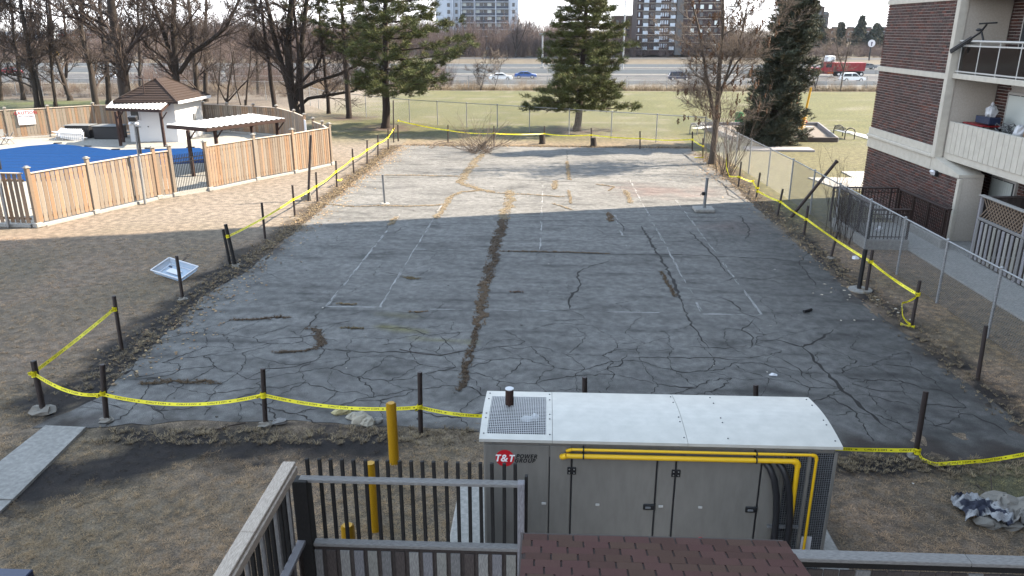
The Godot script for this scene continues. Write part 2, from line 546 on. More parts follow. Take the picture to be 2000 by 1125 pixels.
func ground_height(x: float, z: float) -> float:
	if z < -99.0:
		var d := -z
		return -2.5 * smoothstep(99.0, 112.0, d) + 6.0 * smoothstep(300.0, 420.0, d) - 0.3
	if x > -8.8 and x < 8.4 and z < -12.9 and z > -48.2: return -0.03
	if x < -7.5 and x > -9.9 and z < -12.1 and z > -14.5: return -0.012
	if x > -10.5 and x < 10.0 and z < -11.0 and z > -49.5: return -0.007 + 0.024 * N1.get_noise_2d(x * 4.0, z * 4.0)
	if x < -14.0 and z < -26.0 and z > -53.0: return -0.02
	return 0.012 * N1.get_noise_2d(x * 3.0, z * 3.0) - (0.3 * smoothstep(-80.0, -99.0, z))

func axis(parts: Array) -> PackedFloat32Array:
	var r := PackedFloat32Array()
	for q in parts:
		var a: float = q[0]
		while (q[2] > 0 and a < q[1] - 0.01) or (q[2] < 0 and a > q[1] + 0.01):
			r.append(a); a += q[2]
	r.append(parts[-1][1])
	return r

func sheet(xs: PackedFloat32Array, zs: PackedFloat32Array, h: Callable, tint: Callable) -> Shape:
	var s := Shape.new()
	s.tinted = true
	var w := xs.size()
	for z in zs:
		for x in xs:
			s.tint = tint.call(x, z)
			s.vert(Vector3(x, h.call(x, z), z), Vector3.UP, Vector2(x, z))
	for k in zs.size() - 1:
		for i in w - 1:
			var a := k * w + i
			s.ix.append_array([a, a + w + 1, a + 1, a, a + w, a + w + 1])
	for k in range(1, zs.size() - 1):
		for i in range(1, w - 1):
			var dx := (s.v[k * w + i + 1] - s.v[k * w + i - 1]).normalized()
			var dz := (s.v[(k + 1) * w + i] - s.v[(k - 1) * w + i]).normalized()
			var nn := dz.cross(dx).normalized()
			s.n[k * w + i] = nn if nn.y > 0 else -nn
	return s

func ground() -> void:
	var xs := axis([[-900, -200, 70], [-200, -60, 10], [-60, -22, 1.2], [-22, -11, 0.5], [-11, -8, 0.16], [-8, 8.2, 0.4], [8.2, 11, 0.18], [11, 24, 0.6], [24, 60, 2.0], [60, 220, 10], [220, 900, 70]])
	var zs := axis([[40, 0, -4.0], [0, -6, -1.0], [-6, -15, -0.2], [-15, -50, -0.4], [-50, -70, -0.8], [-70, -120, -2.0], [-120, -440, -10.0], [-440, -1600, -80.0]])
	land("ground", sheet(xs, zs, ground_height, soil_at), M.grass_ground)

# the asphalt's tone: pale and worn, with damp dark blots and a few faded paint patches
func asphalt_at(x: float, z: float) -> Color:
	var w := N2.get_noise_2d(x * 4.0 + 40.0, z * 4.0)
	var w2 := N1.get_noise_2d(x * 1.3, z * 2.1 + 90.0)
	var k := 0.315 + 0.05 * w + 0.05 * w2
	var streak := N1.get_noise_2d(x * 0.7 + 12.0, z * 5.0)
	k -= 0.26 * maxf(0.0, streak - 0.08)
	k -= 0.16 * maxf(0.0, N1.get_noise_2d(x * 2.0 - 60.0, z * 3.2) - 0.14)
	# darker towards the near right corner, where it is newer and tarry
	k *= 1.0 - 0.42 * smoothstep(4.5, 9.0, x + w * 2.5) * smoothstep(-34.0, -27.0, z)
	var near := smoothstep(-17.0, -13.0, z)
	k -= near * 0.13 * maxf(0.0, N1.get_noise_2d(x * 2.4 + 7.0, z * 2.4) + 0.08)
	k -= 0.06 * maxf(0.0, N1.get_noise_2d(x * 9.0, z * 9.0))
	var col := Color(k, k * 0.975, k * 0.935)
	var p := Vector2(x, z)
	# soil washed over its broken edges
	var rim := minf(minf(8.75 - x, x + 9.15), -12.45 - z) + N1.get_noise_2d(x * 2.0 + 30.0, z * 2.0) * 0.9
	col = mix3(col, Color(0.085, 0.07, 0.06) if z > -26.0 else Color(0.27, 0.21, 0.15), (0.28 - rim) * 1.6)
	for q in [[-2.9, -17.3, -4.0, -17.6, 0.22, 0.30], [-1.7, -16.7, -3.1, -16.9, 0.22, 0.30], [-3.4, -18.4, -4.3, -18.5, 0.25, 0.10]]:
		var d := seg(p, Vector2(q[0], q[1]), Vector2(q[2], q[3])) + w2 * 0.15
		col = mix3(col, Color(0.30, 0.27, 0.09), (q[4] - d) / 0.3 * q[5] * 3.2)
	# remains of a red painted disc
	for q in [[4.6, -35.0, 2.2], [7.0, -34.8, 1.6], [7.0, -28.2, 1.5]]:
		col = mix3(col, Color(k * 0.95, k * 0.66, k * 0.6), (q[2] - p.distance_to(Vector2(q[0], q[1])) + w2 * 1.2) * 0.35)
	return col

func jag(pts: Array, rough: float, step: float) -> PackedVector2Array:
	var r := PackedVector2Array()
	for i in pts.size() - 1:
		var a: Vector2 = pts[i]; var b: Vector2 = pts[i + 1]
		var k := maxi(1, int(a.distance_to(b) / step))
		var side := (b - a).orthogonal().normalized()
		for j in k:
			var t := float(j) / k
			r.append(a.lerp(b, t) + (side * rnd(-rough, rough) if j > 0 else Vector2.ZERO))
	r.append(pts[-1])
	return r

# a crack lying on the asphalt: a strip of uneven width
func crack(s: Shape, pts: Array, wide: float, y: float, rough := 0.07, step := 0.22, ends := true, ragged := 0.5) -> void:
	var p := jag(pts, rough, step)
	var k := p.size()
	var la := Vector3.ZERO; var lb := Vector3.ZERO
	for i in k:
		var d := (p[mini(i + 1, k - 1)] - p[maxi(i - 1, 0)]).normalized().orthogonal()
		var t := float(i) / (k - 1)
		var w := wide * rnd(1.0 - ragged, 1.0 + ragged) * 0.5
		if ends: w *= clampf(minf(t, 1.0 - t) * k * 0.35, 0.12, 1.0)
		var a := v3(p[i] + d * w * rnd(0.7, 1.3), y); var b := v3(p[i] - d * w * rnd(0.7, 1.3), y)
		if i > 0:
			s.quad(la, lb, b, a) if (lb - la).cross(a - la).y > 0 else s.quad(lb, la, a, b)
		la = a; lb = b

func court() -> void:
	var edge := PackedVector2Array()
	var ring := [Vector2(-9.45, -12.25), Vector2(-8.4, -12.3), Vector2(-7.0, -12.6), Vector2(-5.0, -12.75), Vector2(-2, -12.55), Vector2(1, -12.3), Vector2(4, -12.0), Vector2(6.4, -11.85), Vector2(9.3, -11.7), Vector2(8.95, -13.2), Vector2(8.8, -15.7), Vector2(8.65, -20), Vector2(8.65, -26), Vector2(8.7, -32), Vector2(8.85, -38), Vector2(9.0, -46), Vector2(8.8, -48.2), Vector2(-9.2, -48.8), Vector2(-9.35, -40), Vector2(-9.2, -32), Vector2(-9.1, -26), Vector2(-9.1, -22), Vector2(-9.4, -19.8), Vector2(-9.25, -17.3), Vector2(-9.0, -14.4), Vector2(-8.85, -13.6)]
	ring.append(ring[0])
	edge = jag(ring, 0.08, 0.35)
	edge.remove_at(edge.size() - 1)
	# a fine grid clipped to that ragged outline, so that it can carry its stains
	var s := Shape.new()
	s.tinted = true
	var step := 0.16
	var inside := {}
	for i in range(-62, 62):
		for k in range(70, 310):
			var cell := Rect2(i * step, -k * step, step, step)
			var hits := 0
			var cs := [cell.position, cell.position + Vector2(step, 0), cell.end, cell.position + Vector2(0, step)]
			var deep := cell.position.x > -8.6 and cell.end.x < 8.4 and cell.position.y > -48.0 and cell.end.y < -13.0
			if not deep:
				for q in cs: hits += int(Geometry2D.is_point_in_polygon(q, edge))
				if hits == 0: continue
			var polys := [PackedVector2Array(cs)] if deep or hits == 4 else Geometry2D.intersect_polygons(PackedVector2Array(cs), edge)
			for poly in polys:
				var f := s.v.size()
				for q in poly:
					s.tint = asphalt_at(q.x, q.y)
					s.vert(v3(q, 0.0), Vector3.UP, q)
				for t in range(1, poly.size() - 1):
					if (poly[t] - poly[0]).cross(poly[t + 1] - poly[0]) > 0: s.ix.append_array([f, f + t, f + t + 1])
					else: s.ix.append_array([f, f + t + 1, f + t])
	# its broken edge has a thickness
	for i in edge.size():
		var a := edge[i]; var b := edge[(i + 1) % edge.size()]
		s.tint = Color(0.12, 0.115, 0.11)
		s.quad(v3(b, -0.06), v3(a, -0.06), v3(a, 0.0), v3(b, 0.0))
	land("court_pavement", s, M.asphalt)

	# cracks filled with soil and dead grass
	var dirt := Shape.new(); dirt.tinted = true
	var tuft_line := []
	var pale := Color(1.05, 1.0, 0.95); var dark := Color(0.36, 0.3, 0.27)
	for q in [
		[[Vector2(-3.72, -45.64), Vector2(-3.99, -41.96), Vector2(-4.15, -38.09), Vector2(-4.17, -36.47)], 0.42, pale], [[Vector2(-4.2, -36.73), Vector2(-3.39, -35.49), Vector2(-2.96, -34.66), Vector2(-2.46, -34.22)], 0.42, pale], [[Vector2(-2.51, -34.22), Vector2(-1.52, -33.92), Vector2(-0.83, -33.84), Vector2(0.76, -33.36)], 0.12, pale],
		[[Vector2(-3.01, -34.66), Vector2(-3.86, -34.27), Vector2(-4.19, -33.13), Vector2(-4.2, -31.08), Vector2(-4.24, -29.08)], 0.24, pale], [[Vector2(-4.28, -38.09), Vector2(-6.11, -38.29), Vector2(-8.85, -38.31)], 0.13, pale], [[Vector2(-4.26, -31.57), Vector2(-4.84, -31.35), Vector2(-5.67, -31.21), Vector2(-6.97, -31.25)], 0.17, pale], [[Vector2(-6.97, -31.25), Vector2(-8, -31.01), Vector2(-9.68, -31.63)], 0.05, pale],
		[[Vector2(-1.6, -34.72), Vector2(-1.59, -31.69), Vector2(-1.6, -28.95)], 0.42, pale], [[Vector2(-1.6, -29.11), Vector2(-1.67, -26.97), Vector2(-1.7, -24.59)], 0.4, dark], [[Vector2(-1.71, -24.72), Vector2(-1.71, -22.84), Vector2(-1.69, -21.3)], 0.36, dark], [[Vector2(-1.7, -21.4), Vector2(-1.7, -19.94), Vector2(-1.69, -18.92), Vector2(-1.63, -17.71)], 0.33, Color(0.55, 0.45, 0.38)], [[Vector2(-1.64, -17.78), Vector2(-1.66, -16.72), Vector2(-1.7, -16.05)], 0.13, dark], [[Vector2(-1.71, -16.11), Vector2(-1.68, -14.95), Vector2(-1.72, -14.09)], 0.16, dark],
		[[Vector2(1.14, -43.05), Vector2(1.14, -39.79), Vector2(1.16, -37.37)], 0.16, pale], [[Vector2(0.45, -37.2), Vector2(0.37, -35.05)], 0.24, pale], [[Vector2(1.02, -34.84), Vector2(1.08, -32.01)], 0.08, pale], [[Vector2(3.6, -34.96), Vector2(3.6, -32.22)], 0.22, pale], [[Vector2(0.3, -31.98), Vector2(1.09, -30.84)], 0.07, pale], [[Vector2(2.4, -36.37), Vector2(3.2, -35.78), Vector2(2.88, -34.81)], 0.1, pale], [[Vector2(2.49, -30.35), Vector2(2.52, -28.88)], 0.22, Color(0.6, 0.5, 0.45)],
		[[Vector2(-5.83, -29.18), Vector2(-5.89, -27.93)], 0.25, pale], [[Vector2(-7.9, -17.89), Vector2(-7.33, -17.95), Vector2(-6.5, -18.17)], 0.12, Color(0.36, 0.28, 0.23)], [[Vector2(-5.77, -17.46), Vector2(-5.2, -16.56), Vector2(-5.26, -16.19)], 0.26, dark], [[Vector2(-5.26, -16.19), Vector2(-5.54, -16), Vector2(-6.14, -15.85)], 0.12, Color(0.34, 0.28, 0.24)], [[Vector2(-8.4, -14.15), Vector2(-7.75, -14.33), Vector2(-6.77, -14.22)], 0.17, Color(0.38, 0.31, 0.25)],
		[[Vector2(-1.53, -24.54), Vector2(0.6, -24.51), Vector2(2.11, -24.39)], 0.06, Color(0.5, 0.42, 0.36)], [[Vector2(-4.99, -17.46), Vector2(-4.45, -17.45)], 0.11, Color(0.45, 0.4, 0.25)], [[Vector2(-4.18, -21.63), Vector2(-3.76, -21.41)], 0.22, Color(0.5, 0.45, 0.28)], [[Vector2(-5.54, -19.19), Vector2(-5.04, -19.13)], 0.07, Color(0.6, 0.5, 0.3)], [[Vector2(-3.51, -18.65), Vector2(-3.05, -18.71)], 0.06, Color(0.6, 0.45, 0.3)], [[Vector2(3.52, -22.54), Vector2(3.57, -21.3), Vector2(3.59, -20.18)], 0.09, Color(0.4, 0.33, 0.28)], [[Vector2(-0.94, -20.37), Vector2(-0.66, -20.38)], 0.1, Color(0.35, 0.2, 0.13)]]:
		dirt.tint = q[2]
		var way := Array(jag(q[0], 0.05 + q[1] * 0.35, 0.32))
		for layer in 3: crack(dirt, way, q[1] * [0.44, 0.3, 0.38][layer], 0.009 + layer * 0.002, q[1] * 0.34, 0.07, true, 0.85)
		tuft_line.append(q)
	land("dirt_filled_cracks", dirt, M.dead_grass)

	# open cracks, the long ones first
	var s2 := Shape.new()
	for q in [
		[[Vector2(2.11, -24.39), Vector2(4.45, -24.44), Vector2(7.17, -24.09), Vector2(8.04, -23.72)], 0.05], [[Vector2(-1.53, -24.6), Vector2(-0.42, -24.59), Vector2(0.77, -24.52)], 0.05], [[Vector2(-5.83, -24.6), Vector2(-3.49, -24.51), Vector2(-1.78, -24.53)], 0.016],
		[[Vector2(3.6, -28.28), Vector2(3.66, -25.47), Vector2(3.76, -23.09), Vector2(3.76, -21.08), Vector2(3.69, -19.76)], 0.075], [[Vector2(3.71, -19.85), Vector2(3.67, -18.41), Vector2(3.76, -17.22), Vector2(3.81, -16.54)], 0.04], [[Vector2(5.25, -27.66), Vector2(5.41, -25.55), Vector2(5.52, -24.01), Vector2(5.5, -22.12)], 0.045],
		[[Vector2(2.09, -23.68), Vector2(1.19, -22.7), Vector2(0.97, -22.17), Vector2(1.05, -21.19), Vector2(0.73, -20.05), Vector2(0.66, -19.1), Vector2(0.74, -18.91)], 0.05], [[Vector2(-0.84, -18.77), Vector2(-0.04, -18.96), Vector2(0.74, -18.91), Vector2(1.01, -18.55), Vector2(1.15, -18.05)], 0.018],
		[[Vector2(-5.87, -18.62), Vector2(-5.84, -17.63), Vector2(-5.92, -17.04)], 0.045], [[Vector2(-5.24, -16.19), Vector2(-4.23, -16), Vector2(-3.06, -16.05), Vector2(-2.46, -15.96)], 0.035], [[Vector2(-2.46, -15.96), Vector2(-2.12, -16.03), Vector2(-1.85, -16.22)], 0.02],
		[[Vector2(6, -16.85), Vector2(6.07, -15.78), Vector2(6.1, -14.63), Vector2(6.24, -13.63), Vector2(6.44, -12.84)], 0.06], [[Vector2(7.11, -17.93), Vector2(6.37, -17.08), Vector2(6.01, -16.76), Vector2(5.5, -17.17), Vector2(5.02, -17.02)], 0.05], [[Vector2(5.38, -18.6), Vector2(4.84, -17.76), Vector2(5.01, -17.27), Vector2(4.72, -16.58)], 0.04],
		[[Vector2(3.37, -16.67), Vector2(4.01, -16.64), Vector2(4.71, -16.61)], 0.03], [[Vector2(1.88, -16.01), Vector2(3.09, -16.04), Vector2(4.44, -15.98)], 0.03], [[Vector2(1.9, -16.21), Vector2(1.66, -15.5), Vector2(1.14, -15.16)], 0.03],
		[[Vector2(7.71, -30.23), Vector2(7.5, -27.76), Vector2(7, -26.43)], 0.05], [[Vector2(4.65, -20.44), Vector2(5.08, -19.83), Vector2(5.17, -18.96), Vector2(5.63, -18.32)], 0.035], [[Vector2(5.07, -21.46), Vector2(5.56, -21.97), Vector2(6.43, -21.86)], 0.025], [[Vector2(0.74, -32.1), Vector2(0.97, -32.83)], 0.03],
		[[Vector2(1.99, -26.41), Vector2(2.25, -26.78), Vector2(3.35, -26.55)], 0.04], [[Vector2(1.8, -27.88), Vector2(2.19, -26.78)], 0.02], [[Vector2(2.61, -29.82), Vector2(2.88, -28.33), Vector2(2.83, -27.17)], 0.035], [[Vector2(3.85, -30.97), Vector2(5.94, -31.06), Vector2(8.7, -31.37)], 0.022], [[Vector2(3.72, -26.63), Vector2(5, -26.69), Vector2(6.86, -26.99)], 0.02],
		[[Vector2(-1.67, -37.24), Vector2(-0.17, -37.17), Vector2(1.32, -36.97), Vector2(2.78, -36.65)], 0.04], [[Vector2(1.24, -47.5), Vector2(1.16, -43.06)], 0.03], [[Vector2(0.85, -32.61), Vector2(1.87, -33.08), Vector2(3.92, -33.61)], 0.012], [[Vector2(8.34, -35.65), Vector2(8.12, -34.24), Vector2(8.28, -33.16)], 0.07], [[Vector2(8.15, -38.64), Vector2(8.44, -37.03), Vector2(8.28, -35.17)], 0.04], [[Vector2(8.07, -46.77), Vector2(8.19, -44.27)], 0.06], [[Vector2(8.71, -29.83), Vector2(9.69, -30.14)], 0.025],
		[[Vector2(9, -40.91), Vector2(9.02, -37.99), Vector2(8.89, -33.4)], 0.05], [[Vector2(-5.58, -42.23), Vector2(-4.05, -42.65)], 0.03], [[Vector2(-5.59, -26.43), Vector2(-5.44, -26.8), Vector2(-5.36, -27.72)], 0.03], [[Vector2(-4.98, -22.16), Vector2(-4.19, -21.68)], 0.025], [[Vector2(-3.29, -21.33), Vector2(-1.87, -21.44)], 0.018], [[Vector2(-2.68, -19.48), Vector2(-2.95, -18.67)], 0.02],
		[[Vector2(-8.39, -17.34), Vector2(-8.96, -16.65), Vector2(-9.57, -16.37)], 0.03], [[Vector2(-6.79, -16.49), Vector2(-6.15, -16.77), Vector2(-5.46, -16.97), Vector2(-4.86, -16.58)], 0.03], [[Vector2(-6.36, -17.43), Vector2(-6.75, -17.07)], 0.04], [[Vector2(-8.42, -15.75), Vector2(-8.86, -15.44), Vector2(-9.29, -15.26)], 0.025], [[Vector2(-4.57, -17.44), Vector2(-3.45, -17.56), Vector2(-2.74, -17.09), Vector2(-1.72, -17.43)], 0.02], [[Vector2(-2.84, -16.92), Vector2(-2.49, -17.07), Vector2(-1.8, -15.76)], 0.018], [[Vector2(-6.34, -14.37), Vector2(-6.03, -15.02), Vector2(-5.6, -15.09), Vector2(-4.84, -15.62)], 0.035], [[Vector2(7.74, -13.74), Vector2(8.23, -13.55), Vector2(8.48, -12.97), Vector2(8.51, -12.6)], 0.03], [[Vector2(5.11, -16.36), Vector2(5.55, -15.54), Vector2(5.55, -14.54)], 0.02], [[Vector2(6.25, -15.06), Vector2(6.71, -14.59), Vector2(7.65, -14.4)], 0.02],
		[[Vector2(9.25, -25.72), Vector2(8.04, -23.72), Vector2(7.88, -22.22), Vector2(7.79, -21.03)], 0.03], [[Vector2(-8.64, -20.52), Vector2(-8.18, -21.11), Vector2(-7.36, -20.95)], 0.015], [[Vector2(-8.85, -14.33), Vector2(-8.14, -14.46), Vector2(-7.55, -14.14)], 0.03], [[Vector2(-9.26, -13.52), Vector2(-8.51, -13.22), Vector2(-7.9, -12.93)], 0.025], [[Vector2(-9.34, -12.97), Vector2(-9, -13.09), Vector2(-8.54, -13.01)], 0.02], [[Vector2(-8.17, -13.46), Vector2(-7.55, -13.05), Vector2(-7.04, -12.62)], 0.025]]:
		crack(s2, q[0], q[1], 0.004, 0.05, 0.16)
	# finer map cracking, dense where the slab has broken up nearest the camera
	var cell := 0.74
	for i in range(-13, 12):
		for k in range(16, 62):
			var grid := func(a: int, b: int) -> Vector2: return Vector2((a + 0.42 * sin(a * 12.9 + b * 78.2)) * cell, (-b + 0.42 * sin(a * 39.3 + b * 11.1)) * cell)
			var p: Vector2 = grid.call(i, k)
			if p.x < -8.9 or p.x > 8.4: continue
			var dense := 0.85 * smoothstep(-19.0, -15.0, p.y) + 0.10 + 0.35 * maxf(0.0, N2.get_noise_2d(p.x * 5.0, p.y * 5.0))
			if p.y < -30.0: dense *= 0.5
			for e in [[1, 0], [0, 1]]:
				if rng.randf() < dense:
					var r: Vector2 = grid.call(i + e[0], k + e[1])
					if r.x > 8.4 or r.y > -13.0: continue
					crack(s2, [p, p.lerp(r, 0.5) + Vector2(rnd(-0.14, 0.14), rnd(-0.14, 0.14)), r], rnd(0.008, 0.014) + 0.018 * smoothstep(-18.0, -14.0, p.y) * pow(rng.randf(), 1.5), 0.0045, 0.045, 0.08, false, 0.7)
	land("open_cracks", s2, M.crack)

	# worn white lines of the old shuffleboard courts, one strip per stretch that is left
	var lines := Shape.new()
	for q in [[-5.8, -19.0, -5.8, -30.5, 0.62], [-4.37, -19.0, -4.37, -31.5, 0.6], [-5.8, -18.98, -4.3, -18.98, 0.7], [-4.4, -24.66, -2.2, -24.66, 0.35], [4.1, -18.9, 4.1, -37.5, 0.45], [5.62, -18.9, 5.62, -33.0, 0.45], [4.1, -18.86, 5.6, -18.86, 0.6], [-0.17, -24.7, -0.17, -36.0, 0.5], [1.6, -18.9, 3.0, -18.9, 0.75], [-3.0, -18.9, 0.2, -18.9, 0.3], [-4.36, -24.66, -4.0, -24.66, 1.0], [2.75, -24.9, 2.75, -30.0, 0.2]]:
		var a := Vector2(q[0], q[1]); var b := Vector2(q[2], q[3])
		var len := a.distance_to(b)
		var d := (b - a).normalized(); var o := d.orthogonal()
		for track in [-0.026, -0.009, 0.009, 0.026]:
			var t := 0.0
			while t < len:
				var l := rnd(0.05, 0.45)
				var worn: float = q[4] * 0.62 - 0.04 + 0.5 * N1.get_noise_2d(a.x * 9.0 + t * 1.7, a.y)
				if t < 0.5 or t > len - 0.4: worn += 0.25
				if rng.randf() < worn:
					var m: Vector2 = a + d * t + o * (track + rnd(-0.004, 0.004))
					var e: Vector2 = a + d * minf(t + l, len) + o * (track + rnd(-0.004, 0.004))
					var w := o * rnd(0.004, 0.009)
					lines.quad(v3(m + w, 0.0066), v3(m - w, 0.0066), v3(e - w, 0.0066), v3(e + w, 0.0066))
				t += l
	land("painted_lines", lines, M.line_paint)

	# tufts of dead grass standing in the filled cracks and along the ragged edges
	var where := []; var tints := []
	for q in tuft_line:
		var p := jag(q[0], 0.04, 0.05)
		for a in p:
			for r in 3:
				if rng.randf() < 0.75:
					var w: float = q[1] * 0.5
					where.append(Transform3D(Basis(Vector3.UP, rnd(0, TAU)).scaled(Vector3(1, rnd(0.5, 1.2), 1) * rnd(0.35, 0.8)), v3(a + Vector2(rnd(-w, w), rnd(-w, w)), 0.006)))
					var b: Color = q[2]
					tints.append(Color(0.25 * b.r, 0.2 * b.g, 0.135 * b.b) * rnd(0.6, 1.25))
	for e in [[-9.35, -13.5, -9.6, -24.0, 0.6, 700], [-9.4, -24.0, -9.7, -48.5, 0.4, 1600], [9.0, -13.0, 9.1, -46.0, 0.4, 1100], [-9.0, -49.0, 9.0, -48.7, 0.25, 700], [-8.0, -12.0, -1.0, -12.3, 0.3, 500], [4.0, -11.7, 9.0, -11.6, 0.3, 400]]:
		for i in e[5]:
			var t := rng.randf()
			var p := Vector2(lerpf(e[0], e[2], t) + rng.randfn(0, e[4] * 0.5), lerpf(e[1], e[3], t) + rnd(-0.3, 0.3))
			where.append(Transform3D(Basis(Vector3.UP, rnd(0, TAU)).scaled(Vector3.ONE * rnd(0.4, 1.1)), v3(p, 0.0)))
			tints.append(mix3(Color(0.27, 0.21, 0.13), Color(0.10, 0.075, 0.05), rng.randf()) * rnd(0.7, 1.1))
	many("dead_grass_tufts", tuft(9, 0.09, 0.010), M.blade, where, tints)
	# short thatch over the lawns, thickest where the camera is close
	where = []; tints = []
	for i in 95000:
		var z := -5.5 - 27.0 * pow(rng.randf(), 1.7)
		var x := rnd(-1.0, 1.0) * (3.0 - z * 0.75)
		if x > -9.5 and x < 8.9 and z < -11.9: continue
		if x > -1.4 and x < 4.3 and z > -10.7: continue
		if z < -25.5 and x < -9.4: continue
		if x > 12.0 and z < -10.0: continue
		if absf(seg(Vector2(x, z), Vector2(-8.75, -12.3), Vector2(-8.9, -5.0))) < 0.5: continue
		var c := soil_at(x, z)
		if c.g < 0.09 and rng.randf() < 0.7: continue
		where.append(Transform3D(Basis(Vector3(rnd(-0.4, 0.4), 1, rnd(-0.4, 0.4)).normalized(), rnd(0, TAU)).scaled(Vector3(1.3, 0.7, 1.3) * rnd(0.4, 0.85)), Vector3(x, 0, z)))
		var k := rnd(0.42, 0.86)
		tints.append(Color(c.r * k * 1.05, c.g * k, c.b * k * 0.9))
	many("lawn_grass", tuft(8, 0.07, 0.0055), M.blade, where, tints)
	# leaf litter blown against the edges
	var leaf := Shape.new()
	leaf.quad(Vector3(-0.03, 0, -0.02), Vector3(0.03, 0.012, -0.02), Vector3(0.03, 0, 0.02), Vector3(-0.03, 0.008, 0.02))
	where = []; tints = []
	for e in [[-9.0, -14.0, -9.2, -48.0, 0.5, 1100], [9.0, -20.0, 9.2, -46.0, 0.45, 700], [-9.0, -48.9, 9.0, -48.6, 0.35, 700], [8.6, -38.0, 9.6, -44.0, 0.8, 500], [-9.3, -33.0, -8.9, -48.0, 0.3, 700]]:
		for i in e[5]:
			var t := rng.randf()
			where.append(Transform3D(Basis.from_euler(Vector3(rnd(-0.3, 0.3), rnd(0, TAU), rnd(-0.3, 0.3))).scaled(Vector3.ONE * rnd(0.5, 1.3)), Vector3(lerpf(e[0], e[2], t) + rng.randfn(0, e[4]), rnd(0.01, 0.03), lerpf(e[1], e[3], t) + rng.randfn(0, e[4]))))
			tints.append(mix3(Color(0.36, 0.26, 0.14), Color(0.16, 0.09, 0.05), rng.randf()))
	many("leaf_litter", leaf.mesh(), M.leaf_litter, where, tints)

func tuft(blades: int, tall: float, wide: float) -> ArrayMesh:
	var s := Shape.new()
	for i in blades:
		var a := TAU * i / blades + rnd(-0.4, 0.4)
		var d := Vector3(cos(a), 0, sin(a))
		var o := Vector3(-d.z, 0, d.x) * wide * 0.5
		var b := d * rnd(0.0, 0.03)
		var m := b + d * tall * rnd(0.3, 0.6) + Vector3.UP * tall * rnd(0.35, 0.7)
		var t := m + d * tall * rnd(0.3, 0.8) + Vector3.UP * tall * rnd(-0.1, 0.3)
		s.quad(b - o, b + o, m + o * 0.8, m - o * 0.8)
		s.tri(m - o * 0.8, m + o * 0.8, t)
	return s.mesh()

func paths() -> void:
	# the slabs of the path that leads off the near left corner
	var p := Shape.new()
	var a := [Vector2(-9.2, -12.27), Vector2(-8.42, -12.24), Vector2(-8.25, -9.95), Vector2(-9.2, -9.95)]
	p.prism(PackedVector2Array(a), -0.05, 0.05)
	land("concrete_path", p, M.concrete)
	p = Shape.new()
	p.prism(PackedVector2Array([Vector2(-9.2, -9.92), Vector2(-8.25, -9.92), Vector2(-8.1, -6.5), Vector2(-9.25, -6.5)]), -0.05, 0.045)
	land("concrete_path", p, M.concrete)
	# the walk along the apartment block, in slabs with joints
	for i in 8:
		p = Shape.new()
		var z0 := -25.3 + i * 2.6
		p.box(Vector3(12.85, 0.0, z0 + 1.29), Vector3(1.5, 0.1, 2.58), Basis.IDENTITY, 0.01)
		land("sidewalk", p, M.concrete)
	p = Shape.new()
	p.prism(PackedVector2Array([Vector2(12.1, -25.32), Vector2(13.62, -25.32), Vector2(13.62, -24.35), Vector2(15.55, -24.35), Vector2(15.55, -28.2), Vector2(14.75, -28.2), Vector2(14.75, -26.35), Vector2(13.86, -26.35), Vector2(13.86, -34.0), Vector2(13.3, -34.0), Vector2(13.3, -29.0), Vector2(12.1, -29.0)]), -0.05, 0.055)
	land("sidewalk", p, M.concrete)
	# paths and slabs on the far side of the block
	for q in [[Vector2(12.96, -38.44), Vector2(13.48, -35.52), Vector2(14.65, -35.57), Vector2(15.8, -38.57)], [Vector2(15.23, -40.27), Vector2(16.74, -40.34), Vector2(15.95, -38.3), Vector2(15.19, -38.4)], [Vector2(20.19, -57.66), Vector2(21.21, -57.41), Vector2(21.58, -51.09), Vector2(22.59, -53.6), Vector2(21.68, -57.72)]]:
		p = Shape.new()
		p.prism(PackedVector2Array(q), -0.05, 0.045)
		land("footpath", p, M.pale_concrete)

# a field of bricks in running bond on the plane x = face (looking along -x), as real bricks standing proud of the mortar
func brick_field(parent: Node, face: float, y0: float, y1: float, z0: float, z1: float, out := Vector3.LEFT) -> void:
	var s := Shape.new()
	s.box(Vector3.ZERO, Vector3(0.05, 0.078, 0.276), Basis.IDENTITY, 0.006)
	var where := []; var tints := []
	var rows := int((y1 - y0) / 0.1)
	var h := (y1 - y0) / rows
	var len := z1 - z0
	for r in rows:
		var z := z0 - (0.15 if r % 2 else 0.0)
		while z < z1 - 0.01:
			var a := maxf(z, z0); var b := minf(z + 0.3, z1)
			if b - a > 0.06:
				var k := (b - a - 0.016) / 0.284
				var at := Vector3(face, y0 + (r + 0.5) * h, (a + b) * 0.5)
				var bs := Basis.IDENTITY.scaled(Vector3(1, h / 0.1, k))
				if out == Vector3.BACK: # the wall looks along +z: face is a z, the run is along x
					at = Vector3((a + b) * 0.5, at.y, face); bs = Basis(Vector3.UP, PI / 2) * bs
				where.append(Transform3D(bs, at))
				var t := rnd(0.6, 1.3)
				var c := mix3(Color(0.16, 0.075, 0.062), Color(0.105, 0.072, 0.068), rng.randf())
				if rng.randf() < 0.12: c = Color(0.17, 0.065, 0.048)
				tints.append(Color(c.r * t, c.g * t, c.b * t))
			z += 0.3
	many("brick", s.mesh(), M.brick, where, tints, parent)

func one(called: String, at: Vector3, size: Vector3, m: Material, parent: Node = self, bev := 0.0, bs := Basis.IDENTITY) -> MeshInstance3D:
	var s := Shape.new()
	s.box(at, size, bs, bev)
	return put(called, s, m, parent)

func two(called: String, lo: Vector3, hi: Vector3, m: Material, parent: Node = self, bev := 0.0) -> MeshInstance3D:
	return one(called, (lo + hi) * 0.5, hi - lo, m, parent, bev)

